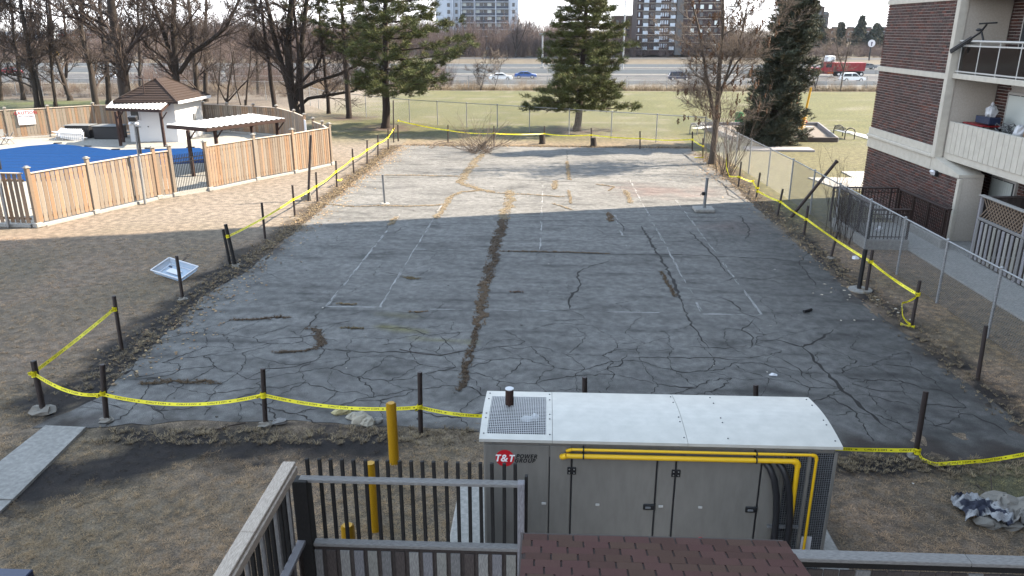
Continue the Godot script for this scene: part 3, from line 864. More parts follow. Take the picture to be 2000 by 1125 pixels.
func apartment_block() -> void:
	var b := thing("apartment_block", "brown brick apartment block with beige bands and stacked balconies right of the court", "apartment building", Vector3(14, 0, -28))
	var top := 36.4
	# the end bay, brick between beige bands
	two("wall", Vector3(13.97, -0.2, -34.2), Vector3(30, top, -28.32), M.mortar, b)
	two("wall", Vector3(13.97, -0.2, -28.29), Vector3(14.74, 2.24, -26.42), M.mortar, b)
	brick_field(b, 13.95, 0.0, 2.19, -34.22, -26.55)
	for f in 2:
		brick_field(b, 13.95, 3.02 + f * 2.52, 5.34 + f * 2.6, -34.22, -28.42)
	# thick band over the ground floor, with its cornice
	two("band", Vector3(13.88, 2.19, -34.26), Vector3(13.98, 2.62, -28.44), M.beige, b, 0.01)
	two("cornice", Vector3(13.82, 2.62, -34.3), Vector3(13.98, 2.74, -28.44), M.beige, b, 0.02)
	two("band", Vector3(13.885, 2.74, -34.26), Vector3(13.98, 3.02, -28.44), M.beige, b, 0.01)
	var s := Shape.new()
	s.slab(PackedVector3Array([Vector3(13.9, 2.19, -28.438), Vector3(13.9, 2.24, -26.4), Vector3(13.9, 2.34, -26.4), Vector3(13.9, 2.66, -28.2), Vector3(13.9, 2.66, -28.438)]), Vector3(0.84, 0, 0))
	put("band", s, M.beige, b)
	for y in range(2, 14):
		var h := 5.34 + (y - 2) * 2.6
		two("band", Vector3(13.885, h, -34.25), Vector3(13.98, h + 0.19, -28.44), M.beige, b, 0.01)
		if y > 3: two("brick_panel", Vector3(13.93, h - 2.41, -34.22), Vector3(13.98, h, -28.44), M.brick_plain, b)
	# the pier that ends it and the beige wall ends
	two("pier", Vector3(13.84, 2.63, -28.435), Vector3(14.14, top, -28.2), M.beige, b, 0.015)
	two("wall_end", Vector3(13.93, 0, -26.54), Vector3(14.05, 2.2, -26.38), M.beige, b, 0.01)
	two("wall_end", Vector3(14.052, 0, -26.5), Vector3(14.74, 2.22, -26.4), M.beige_wall, b)
	# recess behind the balconies
	two("side_wall", Vector3(14.142, 2.7, -28.3), Vector3(15.6, top, -28.24), M.beige_wall, b)
	two("side_wall", Vector3(14.742, 0, -28.3), Vector3(15.6, 2.6, -28.24), M.beige_wall, b)
	two("recess_wall", Vector3(15.66, -0.2, -28.24), Vector3(16.2, top, -13.8), M.mortar, b)
	for f in 3:
		var y0: float = [0.05, 2.75, 5.5][f]
		var y1: float = [2.6, 5.34, 7.95][f]
		brick_field(b, 15.64, y0, y1, -28.24, -27.45)
		brick_field(b, 15.64, y0, y1, -25.9, -21.6)
	two("wall", Vector3(13.97, -0.2, -13.8), Vector3(30, top, 24), M.brick_plain, b)
	two("wall", Vector3(16.2, -0.2, -28.3), Vector3(30, top, -13.8), M.brick_plain, b)
	two("roof", Vector3(13.7, top, -34.4), Vector3(30.2, top + 0.4, 24.2), M.beige, b)
	# patio door and windows set in the recess
	for f in 3:
		var y0: float = [0.2, 2.9, 5.7][f]
		var y1: float = [2.2, 5.0, 7.7][f]
		var w := two("window", Vector3(15.56, y0, -27.42), Vector3(15.655, y1, -25.94), M.frame_white, b)
		two("pane", Vector3(15.545, y0 + 0.08, -26.64), Vector3(15.556, y1 - 0.08, -26.02), M.window_dark, w)
		two("pane", Vector3(15.545, y0 + 0.08, -27.34), Vector3(15.556, y1 - 0.08, -26.72), M.window_dark if f else M.car_glass, w)
		if f == 0:
			for k in 10:
				two("blind_slat", Vector3(15.525, y0 + 0.1, -27.3 + k * 0.125), Vector3(15.54, y1 - 0.1, -27.19 + k * 0.125), M.blind, w)
		elif f == 1:
			two("blind", Vector3(15.53, y0 + 0.7, -27.3), Vector3(15.543, y1 - 0.1, -26.1), M.blind, w)
	# balcony of the floor above: ribbed precast parapet
	two("balcony_floor", Vector3(14.2, 2.62, -28.22), Vector3(15.66, 2.78, -13.9), M.beige, b)
	var par := two("parapet", Vector3(14.17, 2.62, -28.19), Vector3(14.3, 3.93, -13.9), M.beige, b, 0.012)
	for k in 46:
		two("rib", Vector3(14.135, 2.86, -28.06 + k * 0.31), Vector3(14.172, 3.925, -27.775 + k * 0.31), M.beige, par, 0.008)
	# the floor above that: slab, steel rail and smoked panels
	for f in range(1, 13):
		two("balcony_floor", Vector3(13.98, 2.79 + f * 2.6, -28.19), Vector3(15.66, 2.96 + f * 2.6, -13.9), M.beige, b, 0.01)
		if f > 1: two("parapet", Vector3(14.0, 2.97 + f * 2.6, -28.18), Vector3(14.1, 4.0 + f * 2.6, -13.9), M.beige, b)
	var rl := Shape.new()
	rl.rod(Vector3(14.05, 6.62, -28.18), Vector3(14.05, 6.62, -13.95), 0.035, 8)
	rl.span(Vector3(14.05, 6.47, -28.18), Vector3(14.05, 6.47, -13.95), 0.04, 0.04)
	rl.span(Vector3(14.05, 5.63, -28.18), Vector3(14.05, 5.63, -13.95), 0.04, 0.04)
	var rail := put("balcony_rail", rl, M.frame_white, b)
	for k in 13:
		var z := -28.0 + k * 1.16
		rl = Shape.new()
		rl.rod(Vector3(14.05, 5.56, z), Vector3(14.05, 6.6, z), 0.022, 6)
		put("baluster", rl, M.frame_white, rail)
		two("glass_panel", Vector3(14.043, 5.66, z + 0.03), Vector3(14.057, 6.44, z + 1.13), M.smoked_glass, rail)
	# wall light
	var wl := thing("wall_light", "small square white floodlight fixed to the brick wall under the beige band", "wall light", Vector3(13.85, 2.1, -27.95))
	one("housing", Vector3(13.86, 2.13, -27.95), Vector3(0.12, 0.2, 0.3), M.dark_plastic, wl, 0.02)
	one("lens", Vector3(13.78, 2.15, -27.95), Vector3(0.1, 0.16, 0.24), M.sign_white, wl, 0.015, Basis(Vector3.BACK, 0.5))
	# what stands on the balconies
	var bike := thing("bicycle", "black bicycle hung over the top of the upper balcony rail", "bicycle", Vector3(14, 6.67, -27.13))
	var z0 := -27.3
	s = Shape.new()
	for q in [[Vector3(13.8, 6.35, -28.0), Vector3(14.1, 6.9, -27.1)], [Vector3(14.1, 6.9, -27.1), Vector3(14.15, 7.15, -26.9)], [Vector3(14.0, 6.55, -27.6), Vector3(14.15, 6.62, -26.9)], [Vector3(14.15, 6.62, -26.9), Vector3(14.12, 6.92, -27.08)]]:
		s.rod(q[0], q[1], 0.035)
	put("frame", s, M.black_metal, bike)
	s = Shape.new()
	s.rod(Vector3(13.95, 7.17, -27.0), Vector3(14.4, 7.2, -26.75), 0.025)
	put("handlebar", s, M.black_metal, bike)
	s = Shape.new()
	s.span(Vector3(13.75, 6.27, -28.15), Vector3(14.02, 6.72, -27.4), 0.05, 0.16, 0.02)
	put("mudguard", s, M.dark_plastic, bike)
	s = Shape.new()
	s.blob(Vector3(14.08, 6.98, -27.18), Vector3(0.09, 0.05, 0.14), 0.2, 4)
	put("saddle", s, M.dark_plastic, bike)
	var pot := Shape.new()
	pot.rod(Vector3(14.5, 5.58, -26.1), Vector3(14.5, 5.95, -26.1), 0.15, 14, 0.2)
	tag(put("plant_pot", pot, M.sign_white), "pale round pot behind the smoked glass of the upper balcony", "pot")
	var table := thing("folding_table", "dark red table showing just above the ribbed balcony parapet", "table", Vector3(14.75, 2.78, -27.3))
	one("table_top", Vector3(14.75, 3.93, -27.2), Vector3(0.6, 0.04, 1.3), M.red_paint, table, 0.01)
	for q in [[-0.28, -0.65], [0.28, -0.65], [-0.28, 0.65], [0.28, 0.65]]:
		one("leg", Vector3(14.75 + q[0], 3.355, -27.2 + q[1]), Vector3(0.05, 1.15, 0.05), M.dark_plastic, table)
	tag(one("storage_crate", Vector3(14.8, 4.11, -26.95), Vector3(0.4, 0.24, 0.85), M.navy_paint, self, 0.02), "dark navy crate on the red table of the ribbed balcony", "crate")
	s = Shape.new()
	s.blob(Vector3(14.8, 4.4, -26.85), Vector3(0.17, 0.2, 0.2), 0.5, 8, 8, 12)
	s.blob(Vector3(14.8, 4.62, -26.85), Vector3(0.05, 0.08, 0.05), 0.4, 3)
	tag(put("plastic_bag", s, M.white_plastic), "knotted white plastic bag on top of the navy crate", "bag")
	s = Shape.new()
	for k in 26:
		var a := Vector3(14.8 + rnd(-0.25, 0.25), 3.75 + rnd(0, 0.3), -25.6 + rnd(-0.45, 0.45))
		s.tube(PackedVector3Array([a, a + Vector3(rnd(-0.1, 0.1), 0.08, rnd(-0.2, 0.2)), a + Vector3(rnd(-0.2, 0.2), rnd(-0.05, 0.05), rnd(-0.3, 0.3))]), 0.014, 0.014, 5)
	s.box(Vector3(14.8, 3.3, -25.6), Vector3(0.5, 1.0, 0.8))
	tag(put("wire_heap", s, M.grey_metal), "grey tangle of wire heaped between the crate and the cardboard box", "wire")
	s = Shape.new()
	s.blob(Vector3(14.6, 3.95, -24.75), Vector3(0.16, 0.26, 0.2), 0.5, 18, 8, 10)
	s.box(Vector3(14.6, 3.25, -24.75), Vector3(0.3, 0.94, 0.3))
	tag(put("plastic_bag", s, M.white_plastic), "crumpled pale bag leaning on the cardboard box of the ribbed balcony", "bag")
	s = Shape.new()
	s.box(Vector3(14.85, 3.92, -24.2), Vector3(0.5, 0.5, 0.62), Basis.IDENTITY, 0.006)
	s.box(Vector3(14.85, 3.22, -24.2), Vector3(0.45, 0.88, 0.5))
	tag(put("cardboard_box", s, M.cardboard), "brown cardboard box on the ribbed balcony at the photo's right edge", "box")

# the wooden fence of the ground-floor patio and the stair with brown railings
func right_side() -> void:
	var f := thing("patio_fence", "weathered grey picket patio fence topped with lattice beside the walk", "fence", Vector3(13.6, 0, -19))
	var z := -24.25
	while z < -12.0:
		one("post", Vector3(13.62, 1.02, z), Vector3(0.1, 2.05, 0.1), M.grey_wood_1, f, 0.01)
		z += 2.4
	two("top_rail", Vector3(13.53, 2.06, -24.32), Vector3(13.69, 2.11, -12), M.grey_wood_2, f, 0.01)
	two("rail", Vector3(13.55, 1.34, -24.2), Vector3(13.67, 1.42, -12), M.grey_wood_0, f, 0.01)
	two("rail", Vector3(13.635, 0.18, -24.2), Vector3(13.7, 0.27, -12), M.dark_wood_1, f, 0.01)
	var s := Shape.new()
	for k in 90:
		var a := -24.2 + k * 0.16 - 0.64
		for d in [0, 1]:
			var z0 := a if d == 0 else a + 0.64; var z1 := a + 0.64 if d == 0 else a
			if minf(a, a + 0.64) < -24.2 or a + 0.64 > -12.0: continue
			s.span(Vector3(13.612 + d * 0.012, 1.42, z0), Vector3(13.612 + d * 0.012, 2.06, z1), 0.012, 0.04, 0.0, Vector3(0, 0, 1))
	put("lattice", s, M.cedar_0, f).set_meta("kind", "stuff")
	var pk := Shape.new()
	pk.box(Vector3(0, 0.63, 0), Vector3(0.03, 1.22, 0.13), Basis.IDENTITY, 0.006)
	var pm := pk.mesh()
	z = -24.1
	var i := 0
	while z < -12.1:
		place("picket", pm, M["grey_wood_%d" % (i % 5)], f, Transform3D(Basis.IDENTITY, Vector3(13.545, 0.08, z)))
		z += 0.235; i += 1
	# the return of that fence, darker boards
	f = thing("patio_screen", "dark brown board screen closing the end of the patio", "fence", Vector3(14.6, 0, -24.3))
	pk = Shape.new(); pk.box(Vector3(0, 0.95, 0), Vector3(0.138, 1.9, 0.025), Basis.IDENTITY, 0.005)
	pm = pk.mesh()
	for k in 13: place("board", pm, M["dark_wood_%d" % (k % 5)], f, Transform3D(Basis.IDENTITY, Vector3(13.77 + k * 0.142, 0.1, -24.3)))
	two("rail", Vector3(13.7, 2.0, -24.36), Vector3(15.6, 2.06, -24.24), M.dark_wood_1, f, 0.01)

	# areaway beside the walk: low concrete curb and dark brown railings
	s = Shape.new()
	s.box(Vector3(10.8, 0.16, -27.0), Vector3(0.22, 0.36, 3.0), Basis.IDENTITY, 0.015)
	s.box(Vector3(11.4, 0.16, -25.42), Vector3(1.42, 0.36, 0.22), Basis.IDENTITY, 0.015)
	s.box(Vector3(13.3, 0.16, -27.2), Vector3(0.24, 0.36, 3.6), Basis.IDENTITY, 0.015)
	s.box(Vector3(12.05, -0.02, -27.3), Vector3(2.3, 0.1, 3.4))
	tag(put("areaway_curb", s, M.concrete), "low concrete curb under the brown railings next to the walk", "curb")
	var r := thing("stair_railing", "dark brown metal railing with wide top boards around the areaway", "railing", Vector3(12, 0, -27))
	for q in [[Vector3(10.8, 0.3, -28.5), Vector3(10.8, 0.3, -25.42), 1.2], [Vector3(10.8, 0.3, -25.42), Vector3(12.05, 0.3, -25.42), 1.05], [Vector3(10.75, 0.1, -28.9), Vector3(13.1, 0.1, -28.9), 1.3], [Vector3(13.2, 0.3, -28.9), Vector3(13.35, 0.3, -25.5), 1.05]]:
		var a: Vector3 = q[0]; var b: Vector3 = q[1]
		var up: Vector3 = Vector3.UP * q[2]
		var d := (b - a).normalized()
		s = Shape.new()
		s.span(a + up, b + up, 0.05, 0.16, 0.01, d.cross(Vector3.UP))
		put("top_rail", s, M.brown_metal, r)
		s = Shape.new()
		for h in [0.12, q[2] - 0.16]: s.span(a + Vector3.UP * h, b + Vector3.UP * h, 0.03, 0.03)
		put("rail", s, M.brown_metal, r)
		var k := int(a.distance_to(b) / 0.115)
		for j in k + 1:
			var p := a.lerp(b, float(j) / k)
			s = Shape.new()
			var fat := 0.03 if j % 9 == 0 or j == k else 0.011
			s.box(p + up * 0.5, Vector3(fat * 2, q[2], fat * 2))
			put("post" if fat > 0.02 else "baluster", s, M.brown_metal, r)
	# bare shrub growing against that railing
	var sh := Shape.new()
	for k in 26:
		var p := Vector3(10.45 + rnd(-0.25, 0.25), 0, -26.7 + rnd(-1.3, 1.0))
		sprig(sh, p, Vector3(rnd(-0.35, 0.2), 1, rnd(-0.3, 0.3)), rnd(1.0, 2.1), 0.011, 2)
	tag(put("bare_shrub", sh, M.twig), "leafless thin shrub in front of the brown areaway railing", "shrub")
	# paper scraps by the curb
	s = Shape.new()
	s.blob(Vector3(9.97, 0, -24.21), Vector3(0.13, 0.09, 0.1), 0.7, 4, 5, 7)
	tag(put("paper_scrap", s, M.sign_white), "crumpled white paper scrap on the ground left of the areaway curb", "litter")
	s = Shape.new()
	s.blob(Vector3(12.1, 0.12, -27.7), Vector3(0.12, 0.1, 0.1), 0.7, 9, 5, 7)
	tag(put("paper_scrap", s, M.sign_white), "small white scrap inside the brown areaway railing", "litter")

# a thin bare stem that forks
func sprig(s: Shape, p: Vector3, d: Vector3, len: float, r: float, depth: int) -> void:
	d = d.normalized()
	var path := PackedVector3Array([p])
	var q := p
	var seg_n := 3
	for i in seg_n:
		d = (d + Vector3(rnd(-0.18, 0.18), rnd(-0.08, 0.12), rnd(-0.18, 0.18))).normalized()
		q += d * len / seg_n
		path.append(q)
	s.tube(path, r, r * 0.4, 3, false)
	if depth > 0:
		for i in 3:
			sprig(s, path[1 + i % 3].lerp(path[mini(3, 2 + i % 3)], rng.randf()), d + Vector3(rnd(-0.8, 0.8), rnd(-0.1, 0.6), rnd(-0.8, 0.8)), len * rnd(0.3, 0.6), r * 0.55, depth - 1)

# a run of vertical cedar boards between capped posts; every board is a part
func board_run(f: Node3D, pts: Array, tall: float, post_tall: float, wood: String, wide := 0.165, last := true, gap := 0.014) -> void:
	var pk := Shape.new(); pk.box(Vector3.ZERO, Vector3(wide, tall - 0.14, 0.022), Basis.IDENTITY, 0.004)
	var pm := pk.mesh()
	var ps := Shape.new(); ps.box(Vector3(0, post_tall * 0.5, 0), Vector3(0.14, post_tall, 0.14), Basis.IDENTITY, 0.012)
	var psm := ps.mesh()
	var cp := Shape.new()
	cp.box(Vector3(0, 0.02, 0), Vector3(0.21, 0.04, 0.21), Basis.IDENTITY, 0.01)
	cp.box(Vector3(0, 0.06, 0), Vector3(0.13, 0.04, 0.13), Basis.IDENTITY, 0.015)
	var cpm := cp.mesh()
	var ft := Shape.new(); ft.box(Vector3(0, 0.08, 0), Vector3(0.26, 0.18, 0.26), Basis.IDENTITY, 0.02)
	var ftm := ft.mesh()
	for i in pts.size():
		var p: Vector2 = pts[i]
		var ang := 0.0
		var q: Vector2 = pts[mini(i + 1, pts.size() - 1)] - pts[maxi(mini(i, pts.size() - 2), 0)]
		ang = -q.angle()
		if i < pts.size() - 1 or last:
			var pt := place("post", psm, M["%s_%d" % [wood, i % 5]], f, Transform3D(Basis(Vector3.UP, ang), v3(p, 0)))
			place("post_cap", cpm, M.grey_wood_2, pt, Transform3D(Basis.IDENTITY, v3(p, post_tall)))
			(pt.get_child(0) as Node3D).position = Vector3(0, post_tall, 0)
			place("footing", ftm, M.pale_concrete, f, Transform3D(Basis(Vector3.UP, ang), v3(p, 0)))
		if i == pts.size() - 1: break
		var e: Vector2 = pts[i + 1]
		var d := (e - p).normalized()
		var a := p + d * 0.08; var b := e - d * 0.08
		var len := a.distance_to(b)
		var n := maxi(1, int(len / (wide + gap)))
		var st := len / n
		for k in n:
			var at := v3(a + d * st * (k + 0.5), (tall + 0.14) * 0.5)
			place("board", pm, M["%s_%d" % [wood, rng.randi() % 5]], f, Transform3D(Basis(Vector3.UP, ang) * Basis(Vector3.BACK, rnd(-0.004, 0.004)), at + Vector3(0, rnd(-0.008, 0.008), 0)))
		var s := Shape.new(); s.span(v3(a, tall + 0.02), v3(b, tall + 0.02), 0.045, 0.11, 0.008, v3(d.orthogonal(), 0))
		put("top_rail", s, M.pale_wood if wood == "cedar" else M.grey_wood_1, f)
		var o := d.orthogonal() * 0.035
		for h in [0.3, tall - 0.25]:
			s = Shape.new()
			s.span(v3(a + o, h), v3(b + o, h), 0.09, 0.04, 0.0, v3(d.orthogonal(), 0))
			put("backing_rail", s, M["%s_2" % wood], f)
		s = Shape.new(); s.span(v3(a, 0.04), v3(b, 0.04), 0.12, 0.16, 0.01, v3(d.orthogonal(), 0))
		put("curb", s, M.pale_concrete, f)

func lamp_mast(label: String, at: Vector3, tall: float, lean: float) -> void:
	var t := thing("lamp_mast", label, "lamp post", at, "lamp masts by the pool fence")
	var tip := at + Vector3(lean, tall, 0)
	var s := Shape.new(); s.rod(at, tip, 0.055, 10, 0.04)
	put("mast", s, M.galvanised, t)
	s = Shape.new()
	s.box(tip + Vector3(-0.02, 0.14, 0), Vector3(0.34, 0.2, 0.2), Basis(Vector3.RIGHT, 0.25), 0.02)
	put("floodlight", s, M.dark_plastic, t)
	for q in [-0.13, 0.12]:
		s = Shape.new(); s.blob(tip + Vector3(q, -0.06, 0.05), Vector3(0.09, 0.07, 0.09), 0.1, 3)
		put("spotlight", s, M.white_plastic, t)
	s = Shape.new(); s.rod(at + Vector3(lean * 0.6 + 0.11, tall * 0.62, 0), at + Vector3(lean * 0.97 + 0.1, tall * 0.95, 0), 0.05, 6)
	put("conduit", s, M.dark_plastic, t)

func pool_enclosure() -> void:
	# deck and cover
	var d := Shape.new()
	d.prism(PackedVector2Array([Vector2(-18.7, -27.3), Vector2(-17.9, -29.4), Vector2(-16.7, -32.3), Vector2(-15.2, -34.2), Vector2(-14.0, -36.8), Vector2(-11.8, -41.3), Vector2(-14.3, -46.5), Vector2(-18.4, -52.8), Vector2(-24.9, -55.0), Vector2(-36.5, -50.3), Vector2(-42, -46), Vector2(-42, -27.2)]), -0.05, 0.012)
	land("pool_deck", d, M.deck_concrete)
	d = Shape.new()
	var rim := jag([Vector2(-40, -41.5), Vector2(-33.6, -45.2), Vector2(-32.62, -47.3), Vector2(-31.49, -48.3), Vector2(-30.0, -47.7), Vector2(-26.33, -45.84), Vector2(-23.89, -46.4), Vector2(-21.52, -47.0), Vector2(-18.9, -43.6), Vector2(-18.8, -41.6), Vector2(-21.09, -40.7), Vector2(-23.5, -36.0), Vector2(-40, -34.5), Vector2(-40, -41.5)], 0.03, 0.6)
	rim.remove_at(rim.size() - 1)
	d.prism(rim, 0.012, 0.04)
	land("pool_cover", d, M.pool_cover)
	var st := Shape.new()
	for k in 13:
		var z := -35.5 - k * 0.95
		var x0 := -39.0; var x1 := -24.2 - (k - 5) * 0.1 if k < 6 else -19.6
		if k > 8: x1 = -26.8
		if k > 10: x0 = -32.0
		st.span(Vector3(x0, 0.045, z), Vector3(x1, 0.045, z - 0.3), 0.035, 0.006)
	land("pool_cover_straps", st, mat("strap_blue", Color(0.0065, 0.028, 0.092), 0.7))
	st = Shape.new()
	for k in 14:
		var p := rim[int(float(k + 5) / 26.0 * rim.size())]
		st.box(v3(p, 0.05) + Vector3(0, 0, -0.25), Vector3(0.5, 0.06, 0.14), Basis(Vector3.UP, rnd(-0.4, 0.4)), 0.02)
	land("pool_cover_weights", st, M.dark_plastic)

	var f := thing("wooden_fence", "sunlit cedar board fence between tan lawn and blue pool, left of the iron gate", "fence", Vector3(-18, 0, -30))
	board_run(f, [Vector2(-18.94, -27.11), Vector2(-18.01, -29.34), Vector2(-16.82, -32.24), Vector2(-16.38, -32.82)], 1.98, 2.2, "cedar")
	f = thing("wooden_fence", "cedar board fence right of the iron gate, behind the leaning brown pole", "fence", Vector3(-13, 0, -38))
	board_run(f, [Vector2(-15.38, -34.11), Vector2(-14.1, -36.68), Vector2(-12.87, -38.71), Vector2(-11.67, -41.28)], 1.98, 2.2, "cedar", 0.13)
	f = thing("wooden_fence", "darker open board fence running off the photo's left edge from the near fence corner", "fence", Vector3(-22, 0, -27.3))
	board_run(f, [Vector2(-24.6, -27.5), Vector2(-21.8, -27.3), Vector2(-19.1, -27.12)], 1.98, 2.2, "cedar", 0.15, false, 0.06)
	f = thing("wooden_fence", "brown board fence behind the pool, under the bare trees", "fence", Vector3(-30, 0, -52))
	board_run(f, [Vector2(-38.5, -48.3), Vector2(-35.9, -50.4), Vector2(-34.0, -52.0), Vector2(-32.0, -54.0), Vector2(-28.3, -54.4)], 1.9, 2.05, "cedar", 0.17)
	f = thing("wooden_fence", "shaded brown board fence right of the white pool house", "fence", Vector3(-21, 0, -54))
	board_run(f, [Vector2(-24.6, -55.2), Vector2(-22.6, -54.5), Vector2(-20.4, -53.7), Vector2(-18.5, -52.9)], 1.9, 2.05, "cedar", 0.17)
	f = thing("wooden_fence", "short board fence with stepped caps coming forward from the pool's back corner", "fence", Vector3(-16, 0, -49))
	board_run(f, [Vector2(-18.45, -52.8), Vector2(-16.3, -49.8), Vector2(-14.9, -47.4)], 1.9, 2.05, "cedar", 0.17)
	f = thing("wooden_fence", "short board fence closing the gap behind the far end of the sunlit cedar fence", "fence", Vector3(-12.6, 0, -43))
	board_run(f, [Vector2(-13.7, -45.2), Vector2(-12.7, -43.6), Vector2(-11.72, -41.5)], 1.85, 2.05, "cedar", 0.16)
	var notice := thing("notice_board", "white notice fixed to the inner side of the stepped board fence", "sign", Vector3(-14.8, 0.8, -47.2))
	one("plate", Vector3(-14.78, 1.3, -47.1), Vector3(0.03, 0.9, 0.5), M.sign_white, notice, 0.0, Basis(Vector3.UP, 0.5))

	# iron gate in the gap
	var g := thing("iron_gate", "black iron picket gate set in the cedar fence in front of the pool", "gate", Vector3(-15.9, 0, -33.4))
	var a := Vector3(-16.3, 0, -32.92); var b := Vector3(-15.45, 0, -34.0)
	b = Vector3(-15.46, 0, -34.02)
	var s := Shape.new()
	for h in [0.16, 1.45, 1.62]: s.span(a + Vector3.UP * h, b + Vector3.UP * h, 0.035, 0.035)
	put("rail", s, M.black_metal, g)
	for k in 19:
		var p := a.lerp(b, k / 18.0)
		s = Shape.new(); s.box(p + Vector3(0, 0.95, 0), Vector3(0.022, 1.7, 0.022))
		put("picket", s, M.black_metal, g)
	s = Shape.new(); s.span(a + Vector3(0, 0.03, 0), b + Vector3(0, 0.03, 0), 0.3, 0.08, 0.0, Vector3(0, 0, 1))
	put("threshold", s, M.pale_concrete, g)

	# white pool house with a hipped roof
	var h := thing("pool_house", "small white pool house with a brown hipped roof", "building", Vector3(-25.5, 0, -51.5))
	two("wall", Vector3(-27.2, 0, -53.6), Vector3(-24.02, 2.5, -49.6), M.white_paint, h)
	var dr := two("door", Vector3(-26.0, 0.05, -49.6), Vector3(-25.0, 2.1, -49.55), M.white_paint, h, 0.01)
	one("handle", Vector3(-25.88, 1.0, -49.52), Vector3(0.06, 0.06, 0.06), M.dark_plastic, dr)
	var w := two("window", Vector3(-27.0, 1.35, -49.6), Vector3(-26.35, 2.25, -49.55), M.sign_white, h, 0.01)
	two("pane", Vector3(-26.93, 1.42, -49.55), Vector3(-26.42, 2.18, -49.54), M.window_dark, w)
	two("mail_slot", Vector3(-26.8, 0.95, -49.6), Vector3(-26.4, 1.0, -49.56), M.grey_metal, h)
	one("meter_box", Vector3(-23.98, 1.35, -52.2), Vector3(0.12, 0.45, 0.25), M.grey_metal, h, 0.01)
	s = Shape.new()
	var e := [Vector3(-27.75, 2.5, -49.1), Vector3(-23.5, 2.5, -49.1), Vector3(-23.5, 2.5, -54.1), Vector3(-27.75, 2.5, -54.1)]
	var r0 := Vector3(-25.6, 3.95, -50.9); var r1 := Vector3(-25.6, 3.95, -52.3)
	for q in e.size():
		s.quad(e[q], e[(q + 1) % 4], e[(q + 1) % 4] + Vector3(0, 0.14, 0), e[q] + Vector3(0, 0.14, 0))
	var up := Vector3(0, 0.14, 0)
	s.tri(e[0] + up, e[1] + up, r0); s.quad(e[1] + up, e[2] + up, r1, r0); s.tri(e[2] + up, e[3] + up, r1); s.quad(e[3] + up, e[0] + up, r0, r1)
	s.quad(e[3], e[2], e[1], e[0])
	var roof := put("roof", s, M.roof_brown, h)
	for k in 9:
		s = Shape.new()
		var t := (k + 0.4) / 10.0
		s.span(e[0].lerp(r0, t) + up * (1.0 - t) + Vector3(0, 0.012, 0.0), e[1].lerp(r0, t) + up * (1.0 - t) + Vector3(0, 0.012, 0), 0.05, 0.02, 0.0, Vector3(0, 0, 1))
		s.span(e[1].lerp(r0, t) + up * (1.0 - t) + Vector3(0, 0.012, 0), e[2].lerp(r1, t) + up * (1.0 - t) + Vector3(0, 0.012, 0), 0.05, 0.02, 0.0, Vector3(1, 0, 0))
		put("shingle_course", s, M.roof_brown, roof)
	for q in [[e[0], r0], [e[1], r0], [e[2], r1]]:
		s = Shape.new(); s.span(q[0] + up, q[1] + Vector3(0, 0.03, 0), 0.16, 0.04)
		put("hip_cap", s, M.roof_brown, roof)
	s = Shape.new()
	s.rod(Vector3(-25.9, 2.9, -49.7), Vector3(-25.9, 4.0, -49.7), 0.05, 8)
	s.rod(Vector3(-25.9, 4.0, -49.7), Vector3(-26.3, 4.15, -49.7), 0.05, 8)
	put("vent_pipe", s, M.brown_metal, roof)
	# fascia on the sunny side
	two("fascia", Vector3(-23.49, 2.48, -54.1), Vector3(-23.46, 2.66, -49.1), M.sign_white, h)

	# shelters with corrugated white roofs
	shelter("pool_shelter", "white corrugated canopy on brown posts in front of the pool house", [Vector3(-28.0, 2.3, -48.6), Vector3(-23.9, 2.3, -47.6), Vector3(-24.2, 2.62, -49.5), Vector3(-28.2, 2.62, -49.9)], [Vector2(-26.9, -47.75), Vector2(-23.9, -47.45), Vector2(-27.6, -49.4)])
	shelter("pool_shelter", "long white corrugated canopy on brown posts just behind the cedar fence", [Vector3(-19.17, 2.45, -38.51), Vector3(-16.57, 2.45, -37.2), Vector3(-14.0, 2.5, -41.2), Vector3(-16.6, 2.5, -43.4)], [Vector2(-17.75, -36.6) + Vector2(0.1, -0.9), Vector2(-16.5, -38.0), Vector2(-14.5, -41.3), Vector2(-16.4, -42.6)])
	# lamp masts
	lamp_mast("tall grey lamp mast with a dark floodlight, in front of the cedar fence", Vector3(-16.93, 0, -31.2), 3.4, 0.06)
	lamp_mast("grey lamp mast at the photo's left edge beside the near fence corner", Vector3(-20.01, 0, -27.0), 3.5, 0.1)
	# stacked furniture
	var tb := thing("patio_table", "dark covered patio table nearest the pool house wall", "table", Vector3(-29.5, 0, -51.3), "covered tables by the pool")
	one("cover", Vector3(-29.5, 0.42, -51.3), Vector3(1.7, 0.82, 1.2), M.dark_plastic, tb, 0.04)
	one("table_top", Vector3(-29.5, 0.86, -51.3), Vector3(1.8, 0.05, 1.3), M.grey_metal, tb, 0.02)
	tb = thing("patio_table", "dark covered patio table behind the stacked white loungers", "table", Vector3(-31.6, 0, -51.4), "covered tables by the pool")
	one("cover", Vector3(-31.6, 0.42, -51.5), Vector3(1.7, 0.8, 1.0), M.dark_plastic, tb, 0.04)
	one("table_top", Vector3(-31.6, 0.86, -51.5), Vector3(1.8, 0.05, 1.1), M.grey_metal, tb, 0.02)
	var ch := thing("sun_loungers", "heap of white slatted pool loungers lying on the deck by the far fence", "lounger", Vector3(-32, 0, -50.4))
